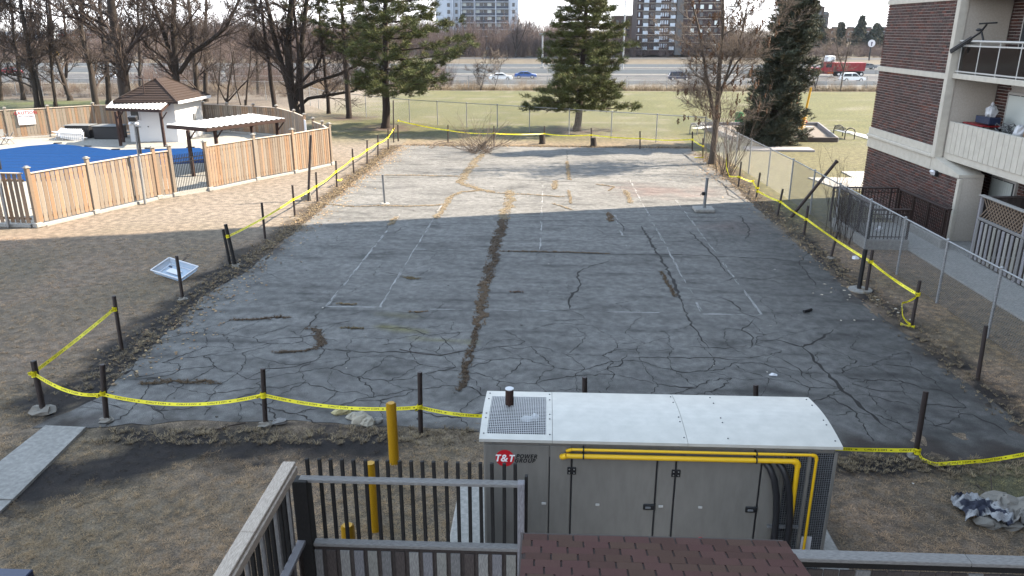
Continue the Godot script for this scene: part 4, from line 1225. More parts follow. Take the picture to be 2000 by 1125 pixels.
	for k in 3:
		s = Shape.new()
		for j in 12: s.box(Vector3(-32.6 + j * 0.13 + k * 0.25, 0.5 - j * 0.012 * k, -50.5 + k * 0.22), Vector3(0.07, 0.03, 0.7), Basis(Vector3.RIGHT, 0.5 + k * 0.35))
		put("slat", s, M.white_plastic, ch)
		s = Shape.new()
		for z in [-0.33, 0.33]: s.rod(Vector3(-32.8 + k * 0.25, 0.4 + z * 0.5, -50.4 + k * 0.22 + z * 0.8), Vector3(-31.0 + k * 0.25, 0.32 + z * 0.5, -50.4 + k * 0.22 + z * 0.8), 0.03)
		put("frame", s, M.white_plastic, ch)
	for j in 4:
		s = Shape.new(); s.rod(Vector3(-32.7 + j * 0.55, 0.0, -50.1), Vector3(-32.5 + j * 0.55, 0.45, -50.4), 0.025)
		put("leg", s, M.white_plastic, ch)
	ch = thing("folding_chair", "grey folding chair at the photo's left edge by the pool", "chair", Vector3(-34.53, 0, -48.11))
	var o := spot_of(ch)
	for q in [[-0.3, 0.25, 0.35, -0.2], [0.3, 0.25, -0.35, -0.2]]:
		for z in [-0.25, 0.25]:
			s = Shape.new(); s.rod(o + Vector3(q[0], 0, z), o + Vector3(q[2], 0.75, z), 0.025)
			put("leg", s, M.grey_metal, ch)
	one("seat", o + Vector3(0, 0.42, 0), Vector3(0.55, 0.04, 0.5), M.white_plastic, ch)
	one("backrest", o + Vector3(-0.3, 0.72, 0), Vector3(0.04, 0.45, 0.5), M.grey_metal, ch)
	# CAUTION board on the far fence
	var sg := thing("caution_sign", "white board with red CAUTION lettering on the fence behind the pool", "sign", Vector3(-35.0, 0.9, -51.0))
	var bs := Basis(Vector3.UP, 0.74)
	one("board", Vector3(-34.98, 1.38, -51.08), Vector3(1.0, 0.95, 0.03), M.sign_white, sg, 0.0, bs)
	lettering("lettering", "CAUTION", 0.3, M.sign_red, sg, Vector3(-34.98, 1.68, -51.08) + bs * Vector3(0, 0, 0.02), bs)
	lettering("lettering", "NO DIVING", 0.17, M.sign_ink, sg, Vector3(-34.98, 1.45, -51.08) + bs * Vector3(0, 0, 0.02), bs)
	for k in 3:
		one("print_line", Vector3(-34.98, 1.3 - k * 0.11, -51.08) + bs * Vector3(0, 0, 0.018), Vector3(0.55 - k * 0.1, 0.025, 0.006), M.sign_red, sg, 0.0, bs)

# a flat canopy: corrugated sheets over brown joists, carried by posts
func shelter(called: String, label: String, c: Array, feet: Array) -> void:
	var t := thing(called, label, "shelter", Vector3((c[0].x + c[2].x) * 0.5, 0, (c[0].z + c[2].z) * 0.5))
	var s := Shape.new()
	var n := 30
	for k in n * 2:
		var a: float = float(k) / (n * 2); var b: float = float(k + 1) / (n * 2)
		var ha := 0.03 * sin(k * PI * 0.5); var hb := 0.03 * sin((k + 1) * PI * 0.5)
		var p: Vector3 = c[1].lerp(c[2], a); var q: Vector3 = c[1].lerp(c[2], b)
		var r: Vector3 = c[0].lerp(c[3], b); var u: Vector3 = c[0].lerp(c[3], a)
		if called == "pool_shelter" and c[0].z < -45.0:
			p = c[0].lerp(c[1], a); q = c[0].lerp(c[1], b); r = c[3].lerp(c[2], b); u = c[3].lerp(c[2], a)
		s.quad(p + Vector3.UP * ha, q + Vector3.UP * hb, r + Vector3.UP * hb, u + Vector3.UP * ha)
	put("corrugated_roof", s, M.roof_white, t)
	for q in [[0, 1], [1, 2], [2, 3], [3, 0]]:
		s = Shape.new()
		s.span(c[q[0]] + Vector3(0, -0.12, 0), c[q[1]] + Vector3(0, -0.12, 0), 0.05, 0.15, 0.01)
		put("fascia", s, M.brown_stain, t)
	for k in 16:
		var a := (k + 0.5) / 16.0
		s = Shape.new()
		s.span(c[0].lerp(c[3], a) + Vector3(0, -0.11, 0), c[1].lerp(c[2], a) + Vector3(0, -0.11, 0), 0.05, 0.13)
		put("joist", s, M.brown_stain, t)
	for p in feet:
		var y: float = c[0].y - 0.16
		s = Shape.new(); s.box(Vector3(p.x, y * 0.5, p.y), Vector3(0.15, y, 0.15), Basis.IDENTITY, 0.01)
		var po := put("post", s, M.brown_stain, t)
		s = Shape.new(); s.span(Vector3(p.x, y - 0.5, p.y), Vector3(p.x + 0.4, y, p.y), 0.06, 0.06)
		put("brace", s, M.brown_stain, po)

func chain_run(label: String, pts: Array, tall: float, step: float, wire: float, mesh: float) -> void:
	var p0: Vector2 = pts[0]
	var f := thing("chain_link_fence", label, "fence", v3((p0 + pts[-1]) * 0.5, 0), "chain link fences")
	var pm := Shape.new(); pm.rod(Vector3.ZERO, Vector3(0, tall, 0), 0.035, 8)
	pm.blob(Vector3(0, tall + 0.02, 0), Vector3(0.045, 0.04, 0.045), 0.0, 1, 4, 8)
	var pmm := pm.mesh()
	for i in pts.size() - 1:
		var a: Vector2 = pts[i]; var b: Vector2 = pts[i + 1]
		var n := bays(a, b, step)
		for k in n + int(i == pts.size() - 2):
			place("post", pmm, M.galvanised, f, Transform3D(Basis.IDENTITY, v3(a.lerp(b, float(k) / n), 0)))
		var s := Shape.new(); s.rod(v3(a, tall - 0.02), v3(b, tall - 0.02), 0.024, 8)
		put("top_rail", s, M.galvanised, f)
		var w := Shape.new()
		var len := a.distance_to(b)
		var t := -tall
		while t < len:
			for d in [0, 1]:
				var t0 := t; var t1 := t + tall - 0.06
				var y0 := 0.02; var y1 := tall - 0.04
				if t0 < 0: y0 += -t0 * (y1 - y0) / (t1 - t0); t0 = 0
				if t1 > len: y1 -= (t1 - len) * (y1 - y0) / (t1 - t0); t1 = len
				if d == 1:
					y0 = tall - 0.02 - y0; y1 = tall - 0.02 - y1
				w.rod(v3(a.lerp(b, t0 / len), y0), v3(a.lerp(b, t1 / len), y1), wire, 3)
			t += mesh
		put("wire_mesh", w, M.wire, f).set_meta("kind", "stuff")

func chain_fences() -> void:
	chain_run("chain link fence beside the walk, right of the court", [Vector2(10.6, -10.0), Vector2(10.55, -25.0), Vector2(10.5, -33.2), Vector2(10.3, -39.5), Vector2(9.9, -49.3)], 1.75, 2.7, 0.0022, 0.075)
	chain_run("chain link fence across the back of the court, before the playing field", [Vector2(9.9, -49.3), Vector2(-1.25, -55.8), Vector2(-10.8, -61.1), Vector2(-19.5, -69.0), Vector2(-26, -80.3)], 1.8, 3.1, 0.0022, 0.11)
	chain_run("chain link fence in the brown leaf mould behind the pool's bare trees", [Vector2(-26, -80.5), Vector2(-75, -87.0)], 1.9, 3.2, 0.003, 0.14)
	chain_run("chain link fence along the highway at the far edge of the field", [Vector2(-40, -99.2), Vector2(60, -102.0)], 1.4, 5.0, 0.004, 0.25)

const LOW := -2.8   # the highway lies in a shallow cutting

func strip(called: String, z0: float, z1: float, y: float, m: Material, skew := 0.0) -> void:
	var s := Shape.new()
	s.quad(Vector3(-420, y, z0 + 420 * skew), Vector3(420, y, z0 - 420 * skew), Vector3(420, y, z1 - 420 * skew), Vector3(-420, y, z1 + 420 * skew))
	land(called, s, m)

func far_side() -> void:
	strip("road_shoulder", -146, -156, LOW + 0.02, M.gravel_shoulder)
	strip("highway", -156, -182, LOW + 0.03, M.highway_asphalt)
	strip("road_shoulder", -182, -190, LOW + 0.02, M.gravel_shoulder)
	strip("highway", -190, -216, LOW + 0.03, M.highway_asphalt)
	strip("road_shoulder", -216, -224, LOW + 0.02, M.gravel_shoulder)
	strip("ramp_road", -276, -292, LOW + 0.06, M.highway_asphalt)
	for q in [[-157.2, 0.25], [-181.0, 0.3], [-191.2, 0.3], [-214.8, 0.3]]:
		strip("lane_line", q[0], q[0] - q[1], LOW + 0.05, M.line_paint)
	for z in [-163.5, -169.5, -175.5, -198, -205]:
		var s := Shape.new()
		for k in 70: s.quad(Vector3(-200 + k * 6.0, LOW + 0.05, z), Vector3(-197 + k * 6.0, LOW + 0.05, z), Vector3(-197 + k * 6.0, LOW + 0.05, z - 0.2), Vector3(-200 + k * 6.0, LOW + 0.05, z - 0.2))
		land("lane_dashes", s, M.line_paint)
	for q in [["pale concrete barrier in the middle of the highway", -186.0, 1.0], ["low concrete barrier on the near side of the highway", -149.0, 0.75], ["concrete barrier on the far side of the highway", -219.0, 0.8]]:
		var b := thing("road_barrier", q[0], "barrier", Vector3(0, LOW, q[1]), "highway barriers")
		var s := Shape.new()
		for k in 40:
			s.slab(PackedVector3Array([Vector3(-300 + k * 15, LOW, q[1] - 0.35), Vector3(-300 + k * 15, LOW, q[1] + 0.35), Vector3(-300 + k * 15, LOW + q[2], q[1] + 0.12), Vector3(-300 + k * 15, LOW + q[2], q[1] - 0.12)]), Vector3(14.9, 0, 0))
		put("barrier_block", s, M.pale_concrete, b).set_meta("kind", "stuff")
	# traffic
	car("navy SUV driving on the highway, right of the middle pine", Vector3(26.4, LOW + 0.04, -161.0), 0.0, M.navy_paint, true)
	car("white SUV on the highway beside the brick block, under the red truck", Vector3(59.6, LOW + 0.04, -158.5), 0.0, M.white_car, true)
	car("dark sedan on the far lanes behind the red truck", Vector3(81.8, LOW + 0.04, -209.0), PI, M.grey_metal, false)
	car("blue car half hidden behind the left edge of the middle pine", Vector3(-4.6, LOW + 0.04, -166.0), 0.0, M.blue_paint, false)
	car("white car seen through thin saplings left of the middle pine", Vector3(-9.4, LOW + 0.04, -159.5), 0.0, M.white_car, false)
	car("white car behind the trunk of the big left pine", Vector3(-28.3, LOW + 0.04, -159.0), 0.0, M.white_car, true)
	car("silver car glimpsed between the bare trunks above the pool fence", Vector3(-89.4, LOW + 0.04, -158.0), 0.0, M.white_car, false)
	car("red car at the photo's left edge, on the far side of the bare trees", Vector3(-122.0, LOW + 0.04, -176.0), 0.0, M.red_paint, false)
	car("dark grey car behind the leftmost bare trees", Vector3(-132.9, LOW + 0.04, -198.0), PI, M.grey_metal, true)
	truck()
	# light masts along the highway
	for q in [[Vector3(17.4, 0, -186.8), "tall pale light mast right of the middle pine, reaching out of the photo", 19.0, 0.22], [Vector3(-1.4, LOW, -200.0), "pale light mast standing left of the middle pine", 8.5, 0.26]]:
		var at: Vector3 = q[0]
		at.y = LOW
		var t := thing("light_mast", q[1], "lamp post", at, "highway light masts")
		var s := Shape.new(); s.rod(at, at + Vector3.UP * q[2], q[3], 10, q[3] * 0.7)
		put("mast", s, M.galvanised, t)
		s = Shape.new(); s.box(at + Vector3(0, q[2] + 0.2, 0), Vector3(1.6, 0.4, 0.6), Basis.IDENTITY, 0.05)
		put("lamp_head", s, M.grey_metal, t)
		s = Shape.new(); s.box(at + Vector3(0, 0.5, 0), Vector3(0.9, 1.0, 0.9), Basis.IDENTITY, 0.05)
		put("base", s, M.pale_concrete, t)
	# signs
	var sg := thing("road_sign", "round white sign on a dark post, right of the red truck", "sign", Vector3(106.17, -2.8, -270.08))
	var o := spot_of(sg)
	var s := Shape.new(); s.rod(o, o + Vector3(0, 5.2, 0), 0.25, 8)
	put("post", s, M.dark_plastic, sg)
	s = Shape.new(); s.disc(o + Vector3(0, 5.4, 0.2), Vector3(0, 0, 1), 1.15, 0.15)
	put("plate", s, M.sign_white, sg)
	s = Shape.new(); s.disc(o + Vector3(0, 5.6, 0.36), Vector3(0, 0, 1), 0.3, 0.05); s.box(o + Vector3(0, 5.0, 0.38), Vector3(0.35, 0.8, 0.05))
	put("symbol", s, M.sign_ink, sg)
	for q in [[Vector3(-145.1, -2.8, -231.16), "yellow diamond sign among the bare trees on the far left"], [Vector3(-11.69, -2.8, -337.54), "small yellow sign on the far verge left of the middle pine"]]:
		sg = thing("road_sign", q[1], "sign", q[0], "yellow road signs")
		o = spot_of(sg)
		s = Shape.new(); s.rod(o, o + Vector3(0, 2.2, 0), 0.08, 6)
		put("post", s, M.grey_metal, sg)
		s = Shape.new(); s.box(o + Vector3(0, 3.0, 0.1), Vector3(1.1, 1.1, 0.06), Basis(Vector3.BACK, PI / 4))
		put("plate", s, M.sign_gold, sg)
	# apartment towers
	tower()
	brick_tower()
	far_buildings()
	thickets()

func car(label: String, at: Vector3, turn: float, paint: Material, tall: bool) -> void:
	var c := thing("car", label, "car", at, "cars on the highway")
	var L := 2.3; var W := 0.88
	var h := 1.66 if tall else 1.42
	var bs := Basis(Vector3.UP, turn)
	var side := func(poly: Array, half: float, called: String, m: Material, parent: Node):
		var s := Shape.new()
		var p := PackedVector3Array()
		for q in poly: p.append(at + bs * Vector3(q.x, q.y, -half))
		s.slab(p, bs * Vector3(0, 0, half * 2))
		return put(called, s, m, parent)
	var body = side.call([Vector2(-L, 0.35), Vector2(L, 0.35), Vector2(L + 0.03, 0.65), Vector2(L - 0.15, 0.86), Vector2(1.2, 0.98), Vector2(-L + 0.2, 1.02), Vector2(-L - 0.02, 0.8)], W, "body", paint, c)
	var back := -2.1 if tall else -1.65
	var s := Shape.new()
	var lo := [Vector3(1.2, 0.97, -W + 0.04), Vector3(1.2, 0.97, W - 0.04), Vector3(back, 1.0, W - 0.04), Vector3(back, 1.0, -W + 0.04)]
	var hi := [Vector3(0.35, h, -W + 0.2), Vector3(0.35, h, W - 0.2), Vector3(back + (0.25 if tall else 0.7), h - 0.04, W - 0.2), Vector3(back + (0.25 if tall else 0.7), h - 0.04, -W + 0.2)]
	for k in 4:
		s.quad(at + bs * lo[k], at + bs * lo[(k + 1) % 4], at + bs * hi[(k + 1) % 4], at + bs * hi[k])
	put("windows", s, M.car_glass, c)
	s = Shape.new()
	s.quad(at + bs * (hi[0] + Vector3(0.06, 0.03, 0)), at + bs * (hi[1] + Vector3(0.06, 0.03, 0)), at + bs * (hi[2] + Vector3(-0.06, 0.03, 0)), at + bs * (hi[3] + Vector3(-0.06, 0.03, 0)))
	for k in 4: s.span(at + bs * lo[k], at + bs * hi[k], 0.09, 0.09)
	for z in [-W + 0.12, W - 0.12]: s.span(at + bs * Vector3(-0.4, 0.98, z * 1.06), at + bs * Vector3(-0.4, h - 0.02, z * 0.93), 0.09, 0.07)
	for k in 4: s.span(at + bs * hi[k], at + bs * hi[(k + 1) % 4], 0.1, 0.1)
	put("roof", s, paint, c)
	for x in [-1.4, 1.4]:
		for z in [-1.0, 1.0]:
			s = Shape.new()
			s.disc(at + bs * Vector3(x, 0.34, z * (W - 0.2)), bs * Vector3(0, 0, z), 0.36, 0.23, 16)
			var w := put("wheel", s, M.tyre, c)
			s = Shape.new()
			s.disc(at + bs * Vector3(x, 0.34, z * (W + 0.03)), bs * Vector3(0, 0, z), 0.21, 0.03, 12)
			put("rim", s, M.chrome, w)
	for z in [-0.62, 0.62]:
		s = Shape.new(); s.box(at + bs * Vector3(L - 0.03, 0.72, z), Vector3(0.16, 0.16, 0.34), bs, 0.02)
		put("headlight", s, M.frame_white, c)
		s = Shape.new(); s.box(at + bs * Vector3(-L + 0.02, 0.84, z), Vector3(0.1, 0.16, 0.3), bs, 0.02)
		put("taillight", s, M.red_paint, c)

func truck() -> void:
	var at := Vector3(63.9, LOW + 0.04, -177.0)
	var t := thing("dump_truck", "red tipper truck with a long red box on the highway right of the spruce", "truck", at)
	two("chassis", at + Vector3(-6.4, 0.7, -0.6), at + Vector3(4.6, 1.05, 0.6), M.dark_plastic, t)
	var s := Shape.new()
	s.slab(PackedVector3Array([at + Vector3(-7.4, 0.6, -1.1), at + Vector3(-4.2, 0.6, -1.1), at + Vector3(-4.2, 2.0, -1.1), at + Vector3(-7.3, 1.75, -1.1)]), Vector3(0, 0, 2.2))
	put("hood", s, M.red_paint, t)
	var cab := two("cab", at + Vector3(-4.2, 0.6, -1.2), at + Vector3(-2.0, 3.0, 1.2), M.red_paint, t, 0.12)
	two("window", at + Vector3(-3.7, 1.9, 1.19), at + Vector3(-2.5, 2.7, 1.22), M.car_glass, cab)
	two("windscreen", at + Vector3(-4.23, 1.9, -1.0), at + Vector3(-4.19, 2.75, 1.0), M.car_glass, cab)
	two("roof_fairing", at + Vector3(-3.6, 3.0, -1.1), at + Vector3(-1.8, 4.3, 1.1), M.white_car, t, 0.2)
	s = Shape.new()
	s.slab(PackedVector3Array([at + Vector3(-1.4, 1.15, -1.25), at + Vector3(4.6, 1.15, -1.25), at + Vector3(4.75, 2.9, -1.25), at + Vector3(-1.4, 2.9, -1.25)]), Vector3(0, 0, 2.5))
	var bx := put("tipper_box", s, M.red_paint, t)
	for k in 6: two("stake", at + Vector3(-1.3 + k * 1.15, 1.2, 1.25), at + Vector3(-1.2 + k * 1.15, 2.88, 1.34), M.red_paint, bx)
	one("tank", at + Vector3(-2.6, 0.8, 1.05), Vector3(1.3, 0.5, 0.4), M.play_orange, t, 0.1)
	for x in [-5.8, -0.8, 0.4, 2.9, 4.0]:
		for z in [-1.0, 1.0]:
			s = Shape.new(); s.disc(at + Vector3(x, 0.5, z * 0.85), Vector3(0, 0, z), 0.5, 0.35, 16)
			var w := put("wheel", s, M.tyre, t)
			s = Shape.new(); s.disc(at + Vector3(x, 0.5, z * 1.2), Vector3(0, 0, z), 0.26, 0.03, 12)
			put("rim", s, M.chrome, w)
	s = Shape.new(); s.box(at + Vector3(-7.42, 1.0, 0.7), Vector3(0.1, 0.25, 0.35)); s.box(at + Vector3(-7.42, 1.0, -0.7), Vector3(0.1, 0.25, 0.35))
	put("headlights", s, M.frame_white, t)

# white slab tower behind the big pine
func tower() -> void:
	var z := -340.0
	var t := thing("apartment_tower", "white apartment tower with rows of dark balconies", "apartment building", Vector3(-26, 0, z))
	mat("tower_white", Color(0.36, 0.40, 0.45), 0.8)
	mat("tower_dark", Color(0.022, 0.032, 0.05), 0.4)
	two("wall", Vector3(-47.5, -2, z - 16), Vector3(-12.7, 48, z - 1.6), M.tower_white, t)
	for x in [-40.2, -37.4, -36.7, -31.2, -31.0, -22.2, -16.6]: two("fin", Vector3(x, -2, z - 1.6), Vector3(x + 0.35, 48, z + 0.25), M.tower_white, t)
	two("end_wall", Vector3(-16.2, -2, z - 1.6), Vector3(-12.7, 48, z), M.tower_white, t)
	for f in 16:
		var y := 1.6 + f * 2.72
		two("slab", Vector3(-36.6, y - 0.25, z - 1.6), Vector3(-16.3, y, z + 0.1), M.tower_white, t)
		for b in [[-36.2, -31.3], [-30.6, -22.3], [-21.8, -16.7]]:
			two("balcony_panel", Vector3(b[0], y, z), Vector3(b[1], y + 0.95, z + 0.15), M.tower_dark, t)
			var n := int((b[1] - b[0]) / 1.6)
			for k in n:
				var w: float = (b[1] - b[0]) / n
				two("window", Vector3(b[0] + k * w + 0.12, y + 0.3, z - 1.62), Vector3(b[0] + (k + 1) * w - 0.12, y + 2.2, z - 1.52), M.window_dark if (k * 7 + f * 3 + int(b[0])) % 3 else M.blind, t)
		two("window", Vector3(-15.2, y + 0.7, z), Vector3(-14.1, y + 2.2, z + 0.04), M.window_dark, t)
		two("window", Vector3(-39.2, y + 0.7, z - 1.6), Vector3(-38.2, y + 2.2, z - 1.5), M.window_dark, t)
		two("window", Vector3(-42.6, y + 0.7, z - 1.6), Vector3(-41.4, y + 2.2, z - 1.5), M.window_dark, t)

# brown brick tower with white balcony boxes
func brick_tower() -> void:
	var z := -300.0
	var t := thing("apartment_tower", "dark brick apartment tower with stacks of white balcony boxes", "apartment building", Vector3(47, 0, z))
	mat("tower_brick", Color(0.05, 0.031, 0.03), 0.9, M.coarse, Vector3(0.3, 0.3, 0.3))
	mat("tower_grey", Color(0.08, 0.083, 0.086), 0.9)
	two("wall", Vector3(32.4, -2, z - 18), Vector3(46.6, 46, z), M.tower_brick, t)
	two("stair_wall", Vector3(46.6, -2, z - 18), Vector3(49.0, 46, z + 1.2), M.tower_grey, t)
	two("wall", Vector3(49.0, -2, z - 18), Vector3(63.4, 46, z + 0.6), M.tower_brick, t)
	for f in 17:
		var y := -0.2 + f * 2.72
		two("band", Vector3(32.35, y - 0.12, z), Vector3(46.6, y, z + 0.08), M.beige, t)
		two("band", Vector3(49.0, y - 0.12, z + 0.6), Vector3(63.45, y, z + 0.68), M.beige, t)
		for x in [34.6, 38.9, 44.4]:
			two("recess", Vector3(x - 0.15, y + 0.1, z + 0.005), Vector3(x + 1.9, y + 2.5, z + 0.03), M.window_dark, t)
			var b := two("balcony", Vector3(x, y, z + 0.031), Vector3(x + 1.8, y + 0.16, z + 1.3), M.tower_white, t)
			two("parapet", Vector3(x, y + 0.16, z + 1.2), Vector3(x + 1.8, y + 1.15, z + 1.3), M.tower_white, b)
		for x in [37.2, 37.9, 32.9, 41.6, 42.5, 43.3, 40.9]:
			two("window", Vector3(x, y + 0.75, z), Vector3(x + 0.5, y + 2.1, z + 0.06), M.tower_white if x > 40 or x < 33 else M.window_dark, t)
		for x in [52.0, 55.0, 58.0, 60.5]:
			two("window", Vector3(x, y + 0.6, z + 0.6), Vector3(x + 1.2, y + 2.0, z + 0.66), M.window_dark if (f + int(x)) % 3 else M.blind, t)
	# a lower wing to its left
	var w := thing("brick_block", "low brown brick block just left of the dark brick tower", "apartment building", Vector3(28, 0, -330))
	two("wall", Vector3(26.5, -2, -345), Vector3(36.0, 12.0, -330), mat("wing_brick", Color(0.075, 0.05, 0.042), 0.9), w)
	two("parapet", Vector3(26.3, 12.0, -345.2), Vector3(36.2, 12.4, -329.8), M.beige, w)
	for f in 4:
		for k in 4:
			two("window", Vector3(27.2 + k * 2.2, 0.8 + f * 2.8, -330), Vector3(28.4 + k * 2.2, 2.2 + f * 2.8, -329.9), M.window_dark, w)

func far_buildings() -> void:
	var z := -380.0
	var t := thing("stepped_building", "brown building with a stepped top behind the blue spruce", "apartment building", Vector3(120, 0, z))
	var br := mat("stepped_brown", Color(0.06, 0.045, 0.037), 0.9)
	two("wall", Vector3(110, 0, z - 14), Vector3(128.6, 14.2, z), br, t)
	two("wall", Vector3(112, 14.2, z - 14), Vector3(126.6, 17.0, z - 1), br, t)
	two("wall", Vector3(114, 17.0, z - 14), Vector3(124.6, 19.4, z - 2), br, t)
	two("chimney", Vector3(120.4, 19.4, z - 8), Vector3(122.4, 24.0, z - 6), M.beige, t)
	for f in 4:
		two("floor_band", Vector3(109.8, 4.0 + f * 2.8, z), Vector3(128.8, 4.3 + f * 2.8, z + 0.2), M.tower_grey, t)
		for k in 6: two("window", Vector3(111 + k * 3.0, 4.8 + f * 2.8, z), Vector3(113 + k * 3.0, 6.3 + f * 2.8, z + 0.1), M.window_dark if (k + f) % 3 else M.blind, t)
	t = thing("brick_block", "long low brown brick block behind the far conifers on the right", "apartment building", Vector3(142, 0, z))
	two("wall", Vector3(128.7, 0, z - 14), Vector3(165, 7.4, z + 2), mat("low_brick", Color(0.085, 0.05, 0.038), 0.9), t)
	for q in [131.0, 138.0, 146.0, 153.0]: two("parapet", Vector3(q, 7.4, z - 2), Vector3(q + 2.0, 8.1, z + 1.5), M.tower_grey, t)
	for f in 2:
		for k in 9:
			var w := two("window", Vector3(130 + k * 3.7, 1.4 + f * 3.0, z + 2), Vector3(132 + k * 3.7, 3.2 + f * 3.0, z + 2.1), M.frame_white, t)
			two("pane", Vector3(130.15 + k * 3.7, 1.55 + f * 3.0, z + 2.1), Vector3(131.85 + k * 3.7, 3.05 + f * 3.0, z + 2.14), M.window_dark, w)
	t = thing("warehouse", "long white flat building far off behind the bare trees on the left", "building", Vector3(-250, 0, z))
	two("wall", Vector3(-290, -4, z - 20), Vector3(-243, 5.8, z), M.tower_white, t)
	two("wall", Vector3(-236, 1, z - 20), Vector3(-206, 6.6, z), M.tower_white, t)
	for k in 8: two("shopfront", Vector3(-235 + k * 3.6, 1.4, z), Vector3(-232.4 + k * 3.6, 3.2, z + 0.1), M.window_dark if k % 2 else M.blind, t)
	two("fascia", Vector3(-236.2, 4.0, z), Vector3(-206, 5.0, z + 0.2), M.sign_red, t)
	t = thing("brick_block", "small brown block at the photo's left edge before the white warehouse", "building", Vector3(-250, 0, -350))
	two("wall", Vector3(-262, -4, -362), Vector3(-229.5, 1.6, -350), mat("shed_brown", Color(0.08, 0.06, 0.06), 0.9), t)
	for k in 5: two("window", Vector3(-250 + k * 4.0, -1.6, -350), Vector3(-248 + k * 4.0, 0.2, -349.9), M.window_dark, t)

# one leafless bush as a fan of twigs
func bush_mesh(seed_: int, stems: int, thick: float) -> ArrayMesh:
	var s := Shape.new()
	var keep := rng.state
	rng.seed = seed_
	for k in stems:
		sprig(s, Vector3(rnd(-0.12, 0.12), 0, rnd(-0.12, 0.12)), Vector3(rnd(-0.5, 0.5), 1, rnd(-0.5, 0.5)), rnd(0.6, 1.0), thick, 2)
	rng.state = keep
	return s.mesh()

func thickets() -> void:
	# thickets of bare scrub that read as one mass
	var mesh := bush_mesh(3, 14, 0.012)
	var where := []; var tints := []
	var put_in := func(x: float, z: float, y: float, h: float, w: float, c: Color):
		where.append(Transform3D(Basis(Vector3.UP, rnd(0, TAU)).scaled(Vector3(w, h, w)), Vector3(x, y, z)))
		tints.append(c * rnd(0.75, 1.2))
	var mauve := Color(0.085, 0.062, 0.056); var straw := Color(0.15, 0.115, 0.08)
	for i in 900:
		var x := rnd(-130, 165)
		put_in.call(x, rnd(-296, -325), LOW - 0.3, rnd(4, 9) * (1.25 if x < -10 else (0.85 if x < 84.0 else 0.45)), rnd(4, 6), mauve)
	for i in 500: put_in.call(rnd(-200, 84), rnd(-330, -400), -1.0, rnd(6, 12), rnd(6, 8), mauve)
	for i in 520: put_in.call(rnd(-45, 62), rnd(-103, -111), -1.2, rnd(0.7, 1.5), rnd(0.8, 1.4), straw)
	for i in 260: put_in.call(rnd(-60, -14), rnd(-100, -125), -1.4, rnd(1.4, 3.6), rnd(1.2, 2.6), mauve)
	for i in 460: put_in.call(rnd(-90, -25), rnd(-84, -98), -0.5, rnd(0.5, 1.5), rnd(0.8, 1.6), mix3(mauve, straw, rng.randf()))
	for i in 500: put_in.call(rnd(-260, -70), rnd(-225, -330), LOW, rnd(2, 7), rnd(3, 6), mauve)
	var m := mat("scrub", Color(1, 1, 1), 0.95); m.vertex_color_use_as_albedo = true
	many("bare_scrub", mesh, m, where, tints)
	# dead weeds standing on the field's edge and the verge
	where = []; tints = []
	for i in 7000:
		var z := -100.5 - 9.0 * rng.randf()
		where.append(Transform3D(Basis(Vector3.UP, rnd(0, TAU)).scaled(Vector3(5, rnd(5, 11), 5)), Vector3(rnd(-50, 66), ground_height(0, z), z)))
		tints.append(mix3(Color(0.22, 0.175, 0.11), Color(0.12, 0.088, 0.06), rng.randf()))
	many("dead_weeds", tuft(8, 0.09, 0.006), M.blade, where, tints)

# grows limbs off a stem: path of the stem, its radii, and how wide the limbs spread
func limbs(s: Shape, path: PackedVector3Array, r0: float, r1: float, from: float, n: int, len: float, depth: int, rise: float) -> void:
	for i in n:
		var t := lerpf(from, 1.0, (i + rng.randf()) / n)
		var f := t * (path.size() - 1)
		var k := mini(int(f), path.size() - 2)
		var p := path[k].lerp(path[k + 1], f - k)
		var along := (path[k + 1] - path[k]).normalized()
		var a := rnd(0, TAU)
		var d := (Vector3(cos(a), rise + rnd(-0.25, 0.35), sin(a)) + along * 0.35).normalized()
		limb(s, p, d, len * lerpf(1.0, 0.55, t) * rnd(0.65, 1.15), lerpf(r0, r1, t) * rnd(0.28, 0.5), depth)

var thin := 0.008

func limb(s: Shape, p: Vector3, d: Vector3, len: float, r: float, depth: int) -> void:
	var n := 4 if depth > 1 else (3 if depth == 1 else 2)
	var path := PackedVector3Array([p])
	var q := p
	for i in n:
		d = (d + Vector3(rnd(-0.3, 0.3), rnd(-0.16, 0.24), rnd(-0.3, 0.3))).normalized()
		q += d * len / n
		path.append(q)
	s.tube(path, maxf(r, thin), maxf(r * 0.4, thin * 0.7), 5 if depth > 2 else 3, false)
	if depth <= 0: return
	var kids: int = [0, 5, 6, 6][mini(depth, 3)]
	for i in kids:
		var t := lerpf(0.15, 1.0, (i + rng.randf()) / kids)
		var f := t * n
		var k := mini(int(f), n - 1)
		var b := path[k].lerp(path[k + 1], f - k)
		var e := (path[k + 1] - path[k]).normalized()
		var nd := (e + Vector3(rnd(-1.0, 1.0), rnd(-0.5, 0.7), rnd(-1.0, 1.0))).normalized()
		limb(s, b, nd, len * rnd(0.4, 0.66), r * lerpf(0.6, 0.34, t), depth - 1)

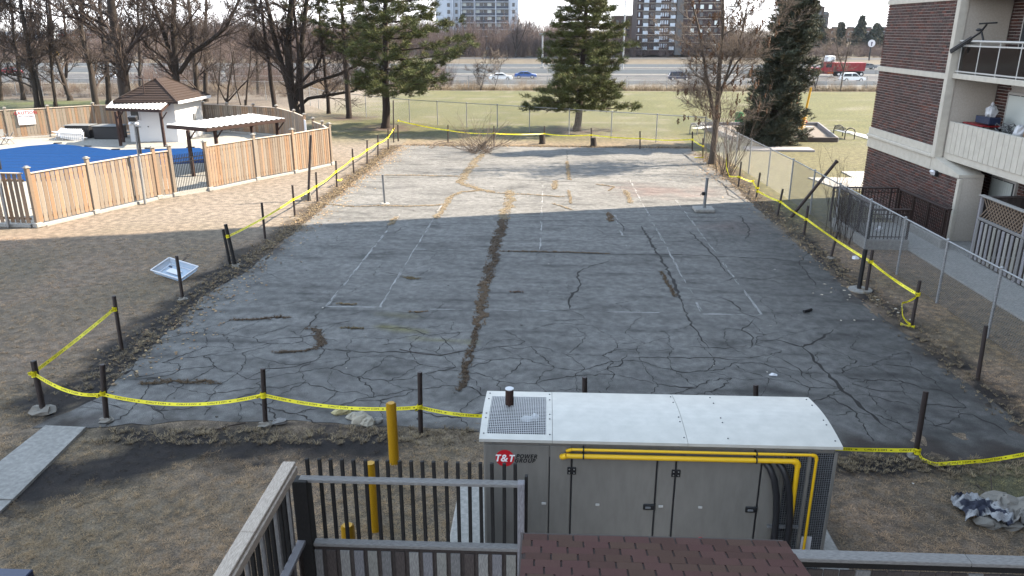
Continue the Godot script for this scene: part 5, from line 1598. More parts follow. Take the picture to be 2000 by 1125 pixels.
# a trunk that follows the given points, then runs on up past the photo's top edge
func stem(pts: Array, extra: float) -> PackedVector3Array:
	var p := PackedVector3Array(pts)
	var d := (p[-1] - p[-2]).normalized()
	d = (d + Vector3.UP * 0.5).normalized()
	var left := extra
	while left > 0.0:
		d = (d + Vector3(rnd(-0.12, 0.12), 0.1, rnd(-0.12, 0.12))).normalized()
		p.append(p[-1] + d * minf(1.6, left))
		left -= 1.6
	# finer steps with a slight wander
	var o := PackedVector3Array([p[0] - Vector3(0, 0.1, 0)])
	for i in p.size() - 1:
		var k := maxi(1, int(p[i].distance_to(p[i + 1]) / 1.0))
		for j in range(1, k + 1):
			o.append(p[i].lerp(p[i + 1], float(j) / k) + (Vector3(rnd(-0.05, 0.05), 0, rnd(-0.05, 0.05)) if j < k else Vector3.ZERO))
	return o

func bare_tree(label: String, stems: Array, r: float, from: float, n: int, len: float, depth := 3, bark := "bark", twig := "twig", extra := 5.0) -> Node3D:
	var foot: Vector3 = stems[0][0]
	thin = clampf(foot.length() * 0.00016, 0.005, 0.03)
	var soil := ground_height(foot.x, foot.z)
	if foot.y > soil + 0.05: # the trunk goes on down to the ground
		foot += (stems[0][0] - stems[0][1]).normalized() * (foot.y - soil) * 1.02
		foot.y = soil
		stems[0].insert(0, foot)
	var t := thing("bare_tree", label, "tree", foot, "leafless trees on the left" if foot.x < -15 else "")
	var tw := Shape.new()
	var tr := Shape.new()
	for i in stems.size():
		var p := stem(stems[i], extra)
		var rr := r * (1.0 if i == 0 else (0.62 if i < 3 else 0.34))
		tr.tube(p, rr, rr * 0.3, 9, false, 0.08)
		limbs(tw, p, rr, rr * 0.3, from if i == 0 else from * 0.8, n, len, depth, 0.35 if foot.x < 5.0 else 0.05)
	tr.rod(foot - Vector3(0, 0.1, 0), foot + Vector3(0, 0.5, 0), r * 1.45, 9, r * 0.96)
	put("trunk", tr, M[bark], t)
	put("crown", tw, M[twig], t).set_meta("kind", "stuff")
	return t

func needle_tuft(blades: int, len: float, wide: float, flat: float, seed_: int) -> ArrayMesh:
	var s := Shape.new()
	var keep := rng.state
	rng.seed = seed_
	for i in blades:
		var d := Vector3(rnd(-1, 1), rnd(-0.35, 1.0) * flat, rnd(-0.25, 1)).normalized()
		var o := d.cross(Vector3(rnd(-1, 1), rnd(-1, 1), rnd(-1, 1)).normalized()).normalized() * wide * 0.5
		var b := Vector3(0, 0, rnd(-0.5, 0.4) * len)
		s.tri(b - o, b + o, b + d * len * rnd(0.7, 1.1))
	rng.state = keep
	return s.mesh()

# a conifer: straight trunk, whorls of limbs, needle tufts along their outer parts
func conifer(called: String, label: String, foot: Vector3, tip: Vector3, r: float, low: float, spread: Callable, per: int, step: float, tuft_mesh: ArrayMesh, needle: String, tone: Color, droop: float, dense: float, size: float, bare := 0.35) -> void:
	var t := thing(called, label, "tree", foot)
	var tall := tip.y - foot.y
	var tr := Shape.new()
	var mid := PackedVector3Array()
	for i in 12: mid.append(foot.lerp(tip, i / 11.0) + (Vector3(rnd(-0.05, 0.05), 0, rnd(-0.05, 0.05)) if i > 0 else Vector3(0, -0.1, 0)))
	tr.tube(mid, r, r * 0.12, 10, false, 0.06)
	tr.rod(foot - Vector3(0, 0.1, 0), foot + Vector3(0, 0.4, 0), r * 1.35, 10, r * 0.97)
	put("trunk", tr, M.pine_bark, t)
	var br := Shape.new()
	var where := []; var tints := []
	var y := low
	while y < tall - 0.2:
		var n := per + rng.randi_range(-1, 1)
		var a0 := rnd(0, TAU)
		for i in n:
			var a := a0 + TAU * i / n + rnd(-0.3, 0.3)
			var reach: float = spread.call(y / tall, a) * rnd(0.72, 1.15)
			if reach < 0.2: continue
			var d := Vector3(cos(a), 0, sin(a))
			var b := foot.lerp(tip, y / tall)
			var path := PackedVector3Array()
			for j in 6:
				var u := j / 5.0
				path.append(b + d * reach * u + Vector3.UP * reach * (droop * u + 0.22 * u * u) + Vector3(rnd(-0.08, 0.08), rnd(-0.08, 0.08), rnd(-0.08, 0.08)) * u)
			br.tube(path, 0.02 + reach * 0.012, 0.01, 4, false)
			var shoots := maxi(1, int(reach * dense / 6.0))
			for j in shoots:
				var u := lerpf(bare, 1.0, pow((j + rng.randf()) / shoots, 0.8))
				var f := u * 5.0
				var k := mini(int(f), 4)
				var p := path[k].lerp(path[k + 1], f - k)
				var w := reach * 0.34 * (1.15 - u * 0.7)
				var side := rnd(-w, w)
				var c := p + Vector3(-d.z, 0, d.x) * side + d * absf(side) * 0.5 + Vector3.UP * rnd(-0.1, 0.2) * size
				br.rod(path[maxi(k - 1, 0)].lerp(p, 0.4), c, 0.014, 3, 0.006)
				var out := (d * 0.8 + Vector3(-d.z, 0, d.x) * side * 0.9 + Vector3.UP * rnd(0.0, 0.5)).normalized()
				var clump := rnd(0.7, 1.25)
				for e in 6:
					var z := (out + Vector3(rnd(-0.6, 0.6), rnd(-0.3, 0.5), rnd(-0.6, 0.6))).normalized()
					var x := Vector3.UP.cross(z).normalized()
					var bs := Basis(x, z.cross(x), z).rotated(z, rnd(-0.5, 0.5)).scaled(Vector3.ONE * rnd(0.7, 1.2) * size)
					where.append(Transform3D(bs, c + Vector3(rng.randfn(0, 0.13), rng.randfn(0, 0.09), rng.randfn(0, 0.13)) * size))
					var q := rnd(0.6, 1.4) * clump
					tints.append(Color(tone.r * q, tone.g * q, tone.b * q).lerp(Color(0.09, 0.06, 0.028), 0.10 if rng.randf() < 0.88 else 0.5))
		y += step * rnd(0.75, 1.25)
	put("limbs", br, M.twig, t).set_meta("kind", "stuff")
	many("needles", tuft_mesh, M[needle], where, tints, t)

func trees() -> void:
	var pine_tuft := needle_tuft(16, 0.34, 0.035, 0.9, 5)
	var spruce_tuft := needle_tuft(18, 0.22, 0.04, 0.6, 6)
	# the conifers
	var green := Color(0.054, 0.068, 0.019)
	conifer("pine_tree", "broad dark pine standing alone behind the court's back fence", Vector3(2.19, 0, -56.85), Vector3(2.19, 0, -56.85) + Vector3(0.7, 13.6, 0), 0.27, 1.7, func(t: float, a: float): return 4.0 * pow(1.0 - t, 0.58) * (0.76 + 0.3 * sin(a * 2.0 + t * 17.0)) + 0.2, 7, 0.5, pine_tuft, "needle", green, -0.2, 22.0, 1.05, 0.22)
	conifer("pine_tree", "tall pine with long green limbs reaching right, at the court's back left corner", Vector3(-12.05, 0, -57.74), Vector3(-12.05, 0, -57.74) + Vector3(0.8, 15.5, 0), 0.31, 2.6, func(t: float, a: float): return (6.6 * pow(1.0 - t, 0.6) + 0.3) * (0.42 + 0.58 * (0.5 + 0.5 * cos(a))) * (0.78 + 0.3 * sin(a * 3.0 + t * 23.0)), 6, 0.62, pine_tuft, "needle", Color(0.05, 0.064, 0.018), -0.08, 20.0, 1.1, 0.3)
	conifer("pine_tree", "slim pine with a bare lower trunk left of the tall pine", Vector3(-16.39, 0, -64.17), Vector3(-16.39, 0, -64.17) + Vector3(0.0, 16.5, 0), 0.24, 5.2, func(t: float, a: float): return (2.9 * pow(1.0 - t, 0.5) + 0.2) * (0.7 + 0.4 * sin(a * 2.0 + t * 19.0)), 6, 0.62, pine_tuft, "needle", Color(0.042, 0.055, 0.016), 0.0, 15.0, 1.1, 0.3)
	conifer("pine_tree", "thin yellowish pine farthest back among the left trunks", Vector3(-19.08, 0, -67.72), Vector3(-19.08, 0, -67.72) + Vector3(-0.3, 15.0, 0), 0.17, 6.5, func(t: float, a: float): return (2.3 * pow(1.0 - t, 0.5) + 0.2) * (0.7 + 0.4 * sin(a * 2.0 + t * 13.0)), 4, 0.85, pine_tuft, "needle", Color(0.068, 0.062, 0.011), 0.0, 9.0, 1.0, 0.4)
	conifer("pine_tree", "sparse dark pine behind the cluster of thick grey stems", Vector3(-20.57, 0, -65.16), Vector3(-20.57, 0, -65.16) + Vector3(0.1, 15.5, 0), 0.2, 7.5, func(t: float, a: float): return (2.6 * pow(1.0 - t, 0.5) + 0.2) * (0.7 + 0.4 * sin(a * 2.0 + t * 11.0)), 4, 0.9, pine_tuft, "needle", Color(0.034, 0.042, 0.015), 0.02, 7.0, 1.0, 0.45)
	conifer("pine_tree", "dark pine trunk left of the cluster of thick stems", Vector3(-23.73, 0, -67.51), Vector3(-23.73, 0, -67.51) + Vector3(-0.5, 15.5, 0), 0.22, 7.5, func(t: float, a: float): return (2.9 * pow(1.0 - t, 0.5) + 0.2) * (0.7 + 0.4 * sin(a * 2.0 + t * 7.0)), 4, 0.9, pine_tuft, "needle", Color(0.032, 0.038, 0.015), 0.02, 7.0, 1.0, 0.45)
	conifer("spruce_tree", "big blue spruce with drooping boughs beside the playground", Vector3(14.11, 0, -50.06), Vector3(14.11, 0, -50.06) + Vector3(1.9, 16.5, -0.3), 0.26, 0.7, func(t: float, a: float): return 1.95 * pow(1.0 - t, 0.4) * (0.68 + 0.34 * sin(a * 3.0 + t * 41.0)) + 0.3, 7, 0.5, spruce_tuft, "needle_blue", Color(0.036, 0.048, 0.034), -0.5, 46.0, 1.2, 0.15)
	# small conifers across the highway
	var far_tuft := needle_tuft(12, 0.8, 0.3, 0.8, 8)
	for q in [[Vector3(56.64, -2.8, -347.87), 11.5, 3.6, "rounded dark conifer in front of the dark brick tower"], [Vector3(34.94, -2.8, -332.67), 5.8, 1.6, "small dark conifer left of the dark brick tower"], [Vector3(-32.16, -2.8, -343.89), 7.0, 1.5, "narrow dark conifer in the scrub below the white tower"], [Vector3(115.1, -0.8, -352), 12.9, 6.0, "wide dark conifer before the stepped building"], [Vector3(124.8, -0.8, -352), 10.8, 2.6, "pointed conifer before the low brick block"], [Vector3(133.2, -0.8, -352), 12.8, 3.6, "tallest pointed conifer before the low brick block"], [Vector3(139.8, -0.8, -352), 9.6, 4.8, "rounded conifer next to the near block's brick edge"]]:
		var tall: float = q[1]; var w: float = q[2]
		conifer("conifer", q[3], q[0], q[0] + Vector3(0, tall, 0), 0.25, 0.6, func(t: float, a: float): return w * pow(1.0 - t, 0.7) * (0.8 + 0.25 * sin(a * 3.0 + t * 9.0)) + 0.2, 7, 0.75, far_tuft, "needle_blue", Color(0.022, 0.032, 0.02), -0.1, 14.0, 1.4, 0.1)

	# leafless trees of the wood on the left
	bare_tree("stout grey trunk rising behind the white canopy left of the pool house", [[Vector3(-31.16, 1.86, -57), Vector3(-31.09, 4.41, -57), Vector3(-31.13, 6.9, -57), Vector3(-31.15, 8.97, -57)]], 0.47, 0.13, 15, 4.5)
	bare_tree("dark trunk forking low, in front of the pool fence left of the stout trunk", [[Vector3(-42.33, 0.12, -72), Vector3(-42.26, 3.27, -72), Vector3(-42.49, 5.98, -72), Vector3(-42.54, 7.31, -72), Vector3(-43.08, 9.49, -72)], [Vector3(-42.53, 7.09, -72), Vector3(-42.19, 8.41, -72), Vector3(-41.9, 9.49, -72)]], 0.32, 0.13, 15, 4.4)
	bare_tree("slim straight trunk between the forked trunk and the stout one", [[Vector3(-42.22, 0.03, -74), Vector3(-41.77, 4.1, -74), Vector3(-41.69, 6.86, -74), Vector3(-41.51, 9.56, -74)]], 0.26, 0.13, 14, 3.2)
	bare_tree("dark leaning trunk with a thinner twin stem, above the brown pool fence", [[Vector3(-47.34, 0, -71), Vector3(-47.25, 3.31, -71), Vector3(-47.09, 6.87, -71), Vector3(-47.02, 9.46, -71)], [Vector3(-46.84, 0.05, -71), Vector3(-46.86, 2.86, -71), Vector3(-47.16, 4.21, -71)]], 0.26, 0.13, 15, 3.4)
	bare_tree("thin crooked trunk in the strip of green turf", [[Vector3(-46.57, 0, -72.5), Vector3(-46.41, 2.31, -72.5), Vector3(-46.03, 5.52, -72.5), Vector3(-45.62, 9.51, -72.5)]], 0.16, 0.13, 14, 3.4)
	bare_tree("leaning trunk that bends left, behind the green turf", [[Vector3(-49.39, 0.06, -79.5), Vector3(-49.77, 2.37, -79.5), Vector3(-50.13, 4.38, -79.5), Vector3(-50.07, 6.85, -79.5), Vector3(-49.76, 9.75, -79.5)]], 0.25, 0.13, 15, 4.2)
	bare_tree("straight grey trunk second from the photo's left edge", [[Vector3(-54.7, 0.05, -80), Vector3(-54.55, 3.35, -80), Vector3(-54.4, 6.36, -80), Vector3(-54.04, 9.78, -80)]], 0.22, 0.13, 15, 4.2)
	bare_tree("pale trunk at the photo's left edge", [[Vector3(-56.43, 0.03, -79), Vector3(-55.91, 3.89, -79), Vector3(-55.36, 7.83, -79), Vector3(-55.14, 9.75, -79)]], 0.2, 0.13, 15, 4.2)
	bare_tree("spreading multi-stemmed tree right behind the pool house roof", [[Vector3(-28.63, 1.99, -60), Vector3(-28.49, 4.66, -60), Vector3(-28.33, 6.89, -60), Vector3(-27.94, 9.06, -60)], [Vector3(-28.49, 3.53, -60), Vector3(-28.95, 6.15, -60), Vector3(-29.35, 7.98, -60), Vector3(-29.66, 9.07, -60)], [Vector3(-28.28, 3.91, -60), Vector3(-27.1, 5.23, -60), Vector3(-25.59, 6.15, -60), Vector3(-24.3, 7.07, -60)], [Vector3(-28.56, 3.91, -60), Vector3(-29.41, 4.96, -60), Vector3(-30.41, 5.71, -60)]], 0.3, 0.13, 15, 4.2)
	bare_tree("dark upright trunk just right of the pool house roof", [[Vector3(-31.61, 1.16, -70), Vector3(-31.41, 4.71, -70), Vector3(-31.34, 7.3, -70), Vector3(-31.33, 9.41, -70)]], 0.26, 0.13, 15, 4.0)
	bare_tree("second upright trunk right of the pool house roof", [[Vector3(-34.86, 0.06, -79), Vector3(-34.35, 4.42, -79), Vector3(-33.86, 7.82, -79), Vector3(-33.56, 9.71, -79)]], 0.25, 0.13, 15, 4.2)
	bare_tree("low twiggy tree behind the shaded board fence", [[Vector3(-31.82, 0.09, -77), Vector3(-31.54, 1.58, -77), Vector3(-31.06, 3.04, -77)], [Vector3(-32, 0.34, -77), Vector3(-32.59, 1.82, -77), Vector3(-32.89, 3.52, -77)], [Vector3(-31.69, 0.34, -77), Vector3(-30.3, 1.58, -77), Vector3(-29.17, 2.56, -77)]], 0.12, 0.2, 8, 2.6, 2, "bark", "twig", 2.0)
	bare_tree("thicket tree of many thin stems right of the pool house", [[Vector3(-29.2, 0.04, -75), Vector3(-28.76, 2.2, -75), Vector3(-28.2, 4.56, -75)], [Vector3(-29.7, 0.13, -75), Vector3(-29.99, 1.96, -75), Vector3(-29.99, 4.09, -75)], [Vector3(-31.97, 0.12, -75), Vector3(-31.56, 2.19, -75), Vector3(-31.17, 4.55, -75)]], 0.1, 0.2, 8, 2.6, 2, "bark", "twig", 3.0)
	bare_tree("huge cluster of thick stems left of the pines, with long low limbs to the right", [[Vector3(-21.47, 0.16, -66), Vector3(-21.71, 2.79, -66), Vector3(-21.62, 5.67, -66), Vector3(-21.26, 7.68, -66), Vector3(-20.94, 9.26, -66)], [Vector3(-21.52, 1.1, -66), Vector3(-22.21, 4.03, -66), Vector3(-22.7, 6.48, -66), Vector3(-23.06, 9.26, -66)], [Vector3(-21.23, 1.32, -66), Vector3(-20.73, 4.03, -66), Vector3(-20.22, 6.88, -66), Vector3(-19.67, 9.25, -66)], [Vector3(-21.1, 0.89, -66), Vector3(-20.25, 1.45, -66), Vector3(-18.57, 1.71, -66), Vector3(-16.36, 2.05, -66)], [Vector3(-20.79, 2.37, -66), Vector3(-19.35, 2.88, -66), Vector3(-17.57, 3.38, -66), Vector3(-16, 4.13, -66)]], 0.45, 0.14, 14, 4.4)
	bare_tree("leafless tree deep in the wood behind the leftmost trunks", [[Vector3(-60.49, -0.58, -90), Vector3(-59.67, 4.6, -90), Vector3(-58.41, 10.12, -90)]], 0.2, 0.13, 16, 4.8)
	bare_tree("leafless tree deep in the wood behind the stout trunk", [[Vector3(-47.4, -0.53, -90), Vector3(-46.77, 4.61, -90), Vector3(-46.13, 10.1, -90)]], 0.2, 0.13, 16, 4.8)
	bare_tree("leafless tree deep in the wood behind the shaded fence", [[Vector3(-33.47, -0.77, -90), Vector3(-33.07, 4.63, -90), Vector3(-32.72, 10.08, -90)]], 0.2, 0.13, 16, 4.8)
	bare_tree("leafless tree deep in the wood left of the forked trunk", [[Vector3(-56.27, -0.45, -90), Vector3(-55.43, 4.6, -90), Vector3(-54.62, 10.12, -90)]], 0.2, 0.13, 16, 4.8)
	# the multi-stemmed tree at the court's right corner, with bunches of old seed
	var a := bare_tree("tangled leafless tree with brown seed bunches at the court's back right corner", [[Vector3(9.06, 0, -42.55), Vector3(9.09, 1.94, -42.55), Vector3(9.09, 3.82, -42.55), Vector3(9.05, 5.91, -42.55), Vector3(8.94, 8.42, -42.55)], [Vector3(9.08, 1.11, -42.55), Vector3(9.11, 3.29, -42.55), Vector3(9.57, 5.13, -42.55), Vector3(10.07, 6.92, -42.55)], [Vector3(9.02, 2.48, -42.55), Vector3(8.41, 4.61, -42.55), Vector3(8, 6.42, -42.55), Vector3(7.32, 8.42, -42.55)], [Vector3(9.07, 3.82, -42.55), Vector3(9.95, 5.39, -42.55), Vector3(10.67, 6.16, -42.55)], [Vector3(9.07, 0.56, -42.55), Vector3(9.32, 2.75, -42.55), Vector3(9, 4.61, -42.55)]], 0.17, 0.22, 10, 2.8, 3, "bark_pale", "twig_pale", 1.2)
	var s := Shape.new()
	for i in 9: s.blob(Vector3(rnd(-0.05, 0.05), -0.03 * i, rnd(-0.05, 0.05)), Vector3(0.035, 0.05, 0.03), 0.6, i, 3, 5)
	var seeds := s.mesh()
	var where := []; var tints := []
	for i in 190:
		var h := rnd(2.4, 9.0)
		var an := rnd(0, TAU); var rr := rnd(0.6, 2.6)
		where.append(Transform3D(Basis(Vector3.UP, rnd(0, TAU)).scaled(Vector3.ONE * rnd(0.6, 1.2)), Vector3(9.3 + cos(an) * rr, h, -42.5 + sin(an) * rr)))
		tints.append(mix3(Color(0.05, 0.025, 0.012), Color(0.09, 0.045, 0.022), rng.randf()))
	many("seed_bunches", seeds, M.seed, where, tints, a)
	# suckers round its foot and the shrub wrapped in tape
	s = Shape.new()
	for k in 20: sprig(s, Vector3(8.95 + rnd(-0.3, 0.5), 0, -39.2 + rnd(-0.5, 0.5)), Vector3(rnd(-0.5, 0.6), 1, rnd(-0.5, 0.5)), rnd(1.2, 3.4), 0.02, 2)
	tag(put("bare_shrub", s, M.twig), "leafless shrub with yellow tape wound round its stems", "shrub")
	s = Shape.new()
	for k in 15: sprig(s, Vector3(9.5 + rnd(-0.6, 0.9), 0, -43.0 + rnd(-1.2, 0.6)), Vector3(rnd(-0.7, 0.7), 1, rnd(-0.5, 0.5)), rnd(1.0, 3.4), 0.014, 2)
	tag(put("bare_shrub", s, M.twig_pale), "pale bare suckers round the foot of the tree with seed bunches", "shrub")
	# pale trees and saplings at the far edge of the field
	bare_tree("pale forked tree at the field's far edge, left of the white SUV", [[Vector3(33.87, 0.18, -102), Vector3(33.2, 1.93, -102), Vector3(32.35, 3.78, -102), Vector3(31.68, 5.61, -102)], [Vector3(33.97, 0.37, -102), Vector3(34.24, 2.24, -102), Vector3(34.64, 4.09, -102)]], 0.12, 0.25, 9, 2.6, 2, "bark_pale", "twig_pale", 1.0)
	bare_tree("pale slender tree at the field's far edge, before the white SUV", [[Vector3(37.12, 0.19, -102), Vector3(37.16, 2.24, -102), Vector3(37.35, 4.09, -102), Vector3(37.43, 5.73, -102)], [Vector3(37.16, 2.24, -102), Vector3(36.32, 3.78, -102), Vector3(35.86, 5.31, -102)]], 0.12, 0.25, 9, 2.6, 2, "bark_pale", "twig_pale", 1.0)
	bare_tree("pale sapling at the field's far edge, left of the middle pine", [[Vector3(-6.76, -0.13, -101), Vector3(-6.22, 1.57, -101), Vector3(-5.83, 3.14, -101)], [Vector3(-6.62, 0.31, -101), Vector3(-7.13, 1.88, -101), Vector3(-7.25, 3.13, -101)]], 0.06, 0.2, 8, 1.9, 2, "bark_pale", "twig_pale", 0.6)
	bare_tree("dark bushy sapling at the field's far edge, right of the big left pine", [[Vector3(-8.46, -0.14, -101), Vector3(-8.12, 1.25, -101), Vector3(-7.78, 2.51, -101)], [Vector3(-8.33, -0.07, -101), Vector3(-9.11, 0.94, -101), Vector3(-9.42, 1.88, -101)]], 0.06, 0.1, 8, 1.6, 2, "bark", "twig", 0.4)
	bare_tree("tall leafless tree before the white tower's right end", [[Vector3(-11.61, -0.59, -292), Vector3(-11.24, 4.72, -292), Vector3(-10.89, 9.09, -292)], [Vector3(-11.98, 0.3, -292), Vector3(-13.1, 6.47, -292)], [Vector3(-11.24, 0.3, -292), Vector3(-8.66, 6.12, -292)]], 0.4, 0.2, 10, 6.5, 2, "bark", "twig_mauve", 2.0)
	for q in [[Vector3(66.35, -2.8, -334.08), "leafless tree before the brick tower's right end"], [Vector3(41.27, -2.8, -326.26), "leafless tree before the brick tower's left end"], [Vector3(-40.12, -2.8, -329.3), "leafless tree before the white tower's left end"]]:
		bare_tree(q[1], [[q[0], q[0] + Vector3(0.3, 4, 0), q[0] + Vector3(0.2, 7, 0)], [q[0] + Vector3(0.2, 1.5, 0), q[0] + Vector3(2.2, 5, 0)]], 0.28, 0.2, 9, 4.6, 2, "bark", "twig_mauve", 1.5)

func generator() -> void:
	var pad := Shape.new()
	pad.box(Vector3(1.42, 0.06, -9.25), Vector3(5.46, 0.16, 2.75), Basis.IDENTITY, 0.03)
	tag(put("concrete_pad", pad, M.pale_concrete), "pale concrete pad under the grey generator", "slab")
	var g := thing("generator", "large grey steel generator cabinet with a cream roof and yellow gas pipes", "generator", Vector3(1.43, 0.14, -9.1))
	var x0 := -0.74; var x1 := 3.61; var z0 := -9.72; var z1 := -8.5
	two("body", Vector3(x0, 0.14, z0), Vector3(x1, 2.13, z1), M.gen_body, g, 0.012)
	# domed roof in three sheets, with the overhang's lip
	var prof := []
	for i in 13:
		var t := i / 12.0
		prof.append(Vector2(lerpf(z1 + 0.06, z0 - 0.06, t), 2.165 + 0.065 * sin(PI * t)))
	for sh in [[x0 - 0.05, 0.12], [0.125, 1.79], [1.795, x1 + 0.06]]:
		var s := Shape.new()
		for i in 12:
			var p: Vector2 = prof[i]; var q: Vector2 = prof[i + 1]
			if sh[1] < 0.5 and i > 0 and i < 10:
				# the sheet with the grille: only a rim is left of it
				for e in [[sh[0], x0 + 0.04], [0.045, sh[1]]]:
					s.quad(Vector3(e[0], p.y, p.x), Vector3(e[1], p.y, p.x), Vector3(e[1], q.y, q.x), Vector3(e[0], q.y, q.x))
				continue
			s.quad(Vector3(sh[0], p.y, p.x), Vector3(sh[1], p.y, p.x), Vector3(sh[1], q.y, q.x), Vector3(sh[0], q.y, q.x))
		s.quad(Vector3(sh[0], 2.125, prof[0].x), Vector3(sh[1], 2.125, prof[0].x), Vector3(sh[1], 2.165, prof[0].x), Vector3(sh[0], 2.165, prof[0].x))
		for e in [sh[0], sh[1]]:
			for i in 12:
				s.quad(Vector3(e, 2.12, prof[i].x), Vector3(e, 2.12, prof[i + 1].x), Vector3(e, prof[i + 1].y, prof[i + 1].x), Vector3(e, prof[i].y, prof[i].x))
		put("roof_sheet", s, M.gen_roof, g)
	# rivets
	var rv := Shape.new(); rv.blob(Vector3.ZERO, Vector3(0.012, 0.008, 0.012), 0.0, 1, 4, 6)
	var rvm := rv.mesh()
	for x in [x0 + 0.0, 0.09, 1.76, 2.3, x1]:
		for i in [1, 4, 5, 9, 11]:
			place("rivet", rvm, M.grey_metal, g, Transform3D(Basis.IDENTITY, Vector3(x, prof[i].y + 0.004, prof[i].x)))
	for k in 8:
		place("rivet", rvm, M.grey_metal, g, Transform3D(Basis(Vector3.RIGHT, PI / 2), Vector3(x0 + 0.12 + k * 0.58, 2.08, z1 + 0.004)))
	# wire grille over the dark well, with the silencer's outlet
	two("well", Vector3(x0 + 0.04, 2.134, z0 + 0.12), Vector3(0.045, 2.14, z1 - 0.1), M.dark_plastic, g)
	var s := Shape.new()
	for k in 34:
		var x := x0 + 0.05 + k * 0.0235
		for i in range(1, 10): s.rod(Vector3(x, prof[i].y - 0.004, prof[i].x), Vector3(x, prof[i + 1].y - 0.004, prof[i + 1].x), 0.0036, 4)
	for k in 28:
		var t := lerpf(1.02, 9.98, k / 27.0)
		var i := int(t)
		var y := lerpf(prof[i].y, prof[mini(i + 1, 12)].y, t - i) - 0.004
		var z := lerpf(prof[i].x, prof[mini(i + 1, 12)].x, t - i)
		s.rod(Vector3(x0 + 0.04, y, z), Vector3(0.045, y, z), 0.0036, 4)
	put("roof_grille", s, M.chrome, g).set_meta("kind", "stuff")
	s = Shape.new()
	s.blob(Vector3(-0.2, 2.18, -8.95), Vector3(0.09, 0.04, 0.07), 0.4, 2)
	s.blob(Vector3(-0.1, 2.18, -9.0), Vector3(0.06, 0.04, 0.08), 0.4, 5)
	put("white_rag", s, M.white_plastic, g)
	s = Shape.new()
	s.rod(Vector3(-0.45, 2.2, -9.27), Vector3(-0.45, 2.45, -9.27), 0.055, 16)
	var ex := put("exhaust_stub", s, M.brown_stain, g)
	s = Shape.new(); s.disc(Vector3(-0.45, 2.45, -9.27), Vector3.UP, 0.058, 0.012, 16)
	put("rain_cap", s, M.white_plastic, ex)
	# side panels and doors stand proud, with dark joints between them
	for p in [[-0.72, 0.085, "panel"], [0.1, 0.36, "panel"], [0.385, 1.43, "door"], [1.46, 1.665, "panel"], [1.69, 2.72, "door"], [2.745, 2.98, "panel"]]:
		var d := two(p[2], Vector3(p[0], 0.2, z1), Vector3(p[1], 1.9 if p[0] > 0.3 else 2.06, z1 + 0.018), M.gen_body, g, 0.006)
		if p[2] == "door":
			for y in [1.72, 0.42]:
				var hg := one("hinge", Vector3(p[0] - 0.012, y, z1 + 0.026), Vector3(0.11, 0.1, 0.02), M.black_metal, d, 0.004)
				for q in [-0.03, 0.03]:
					s = Shape.new(); s.disc(Vector3(p[0] - 0.012 + q, y + 0.025, z1 + 0.036), Vector3.BACK, 0.009, 0.004, 8); s.disc(Vector3(p[0] - 0.012 + q, y - 0.025, z1 + 0.036), Vector3.BACK, 0.009, 0.004, 8)
					put("screw", s, M.chrome, hg)
			var lt := one("latch", Vector3(p[1] - 0.06, 1.22, z1 + 0.03), Vector3(0.15, 0.085, 0.03), M.black_metal, d, 0.01)
			one("handle", Vector3(p[1] - 0.075, 1.22, z1 + 0.05), Vector3(0.07, 0.03, 0.015), M.grey_metal, lt, 0.005)
			one("catch", Vector3(p[0] + 0.33, 1.23, z1 + 0.025), Vector3(0.05, 0.03, 0.02), M.frame_white, d, 0.004)
		two("joint", Vector3(p[1] + 0.003, 0.2, z1), Vector3(p[1] + 0.022, 1.9, z1 + 0.004), M.dark_plastic, g)
	for x in [0.03, 1.52]:
		one("catch", Vector3(x, 1.23, z1 + 0.028), Vector3(0.06, 0.03, 0.02), M.frame_white, g, 0.004)
	two("drip_rail", Vector3(0.36, 1.905, z1), Vector3(2.98, 1.93, z1 + 0.045), M.galvanised, g, 0.006)
	# red button
	s = Shape.new(); s.disc(Vector3(2.06, 0.72, z1 + 0.018), Vector3.BACK, 0.06, 0.03)
	put("stop_button", s, M.logo_red, g)
	# lettering and emblem
	s = Shape.new(); s.disc(Vector3(-0.47, 1.875, z1 + 0.0185), Vector3.BACK, 0.118, 0.003, 36)
	var em := put("emblem", s, M.logo_red, g)
	var sl := Basis(Vector3(1, 0, 0), Vector3(0.2, 1, 0), Vector3(0, 0, 1))
	lettering("lettering", "T&T", 0.135, M.logo_white, em, Vector3(-0.475, 1.875, z1 + 0.024), sl)
	lettering("lettering", "POWER", 0.078, M.logo_black, g, Vector3(-0.195, 1.908, z1 + 0.0215), sl)
	lettering("lettering", "GROUP", 0.078, M.logo_black, g, Vector3(-0.215, 1.845, z1 + 0.0215), sl)
	# grilles at the right end
	for p in [[3.03, 3.28], [3.33, 3.6]]:
		var fr := two("vent_well", Vector3(p[0], 0.3, z1), Vector3(p[1], 2.04, z1 + 0.006), M.dark_plastic, g)
		s = Shape.new()
		var n := int((p[1] - p[0]) / 0.026)
		for k in n + 1: s.rod(Vector3(lerpf(p[0], p[1], float(k) / n), 0.3, z1 + 0.016), Vector3(lerpf(p[0], p[1], float(k) / n), 2.04, z1 + 0.016), 0.003, 4)
		for k in 68: s.rod(Vector3(p[0], 0.3 + k * 0.026, z1 + 0.018), Vector3(p[1], 0.3 + k * 0.026, z1 + 0.018), 0.003, 4)
		put("vent_grille", s, M.galvanised, fr).set_meta("kind", "stuff")
	for x in [3.0, 3.305, 3.62]: two("vent_frame", Vector3(x - 0.02, 0.2, z1 + 0.003), Vector3(x + 0.02, 2.06, z1 + 0.024), M.gen_body, g, 0.004)
	one("rating_plate", Vector3(3.4, 0.72, z1 + 0.03), Vector3(0.13, 0.24, 0.006), M.sign_white, g)
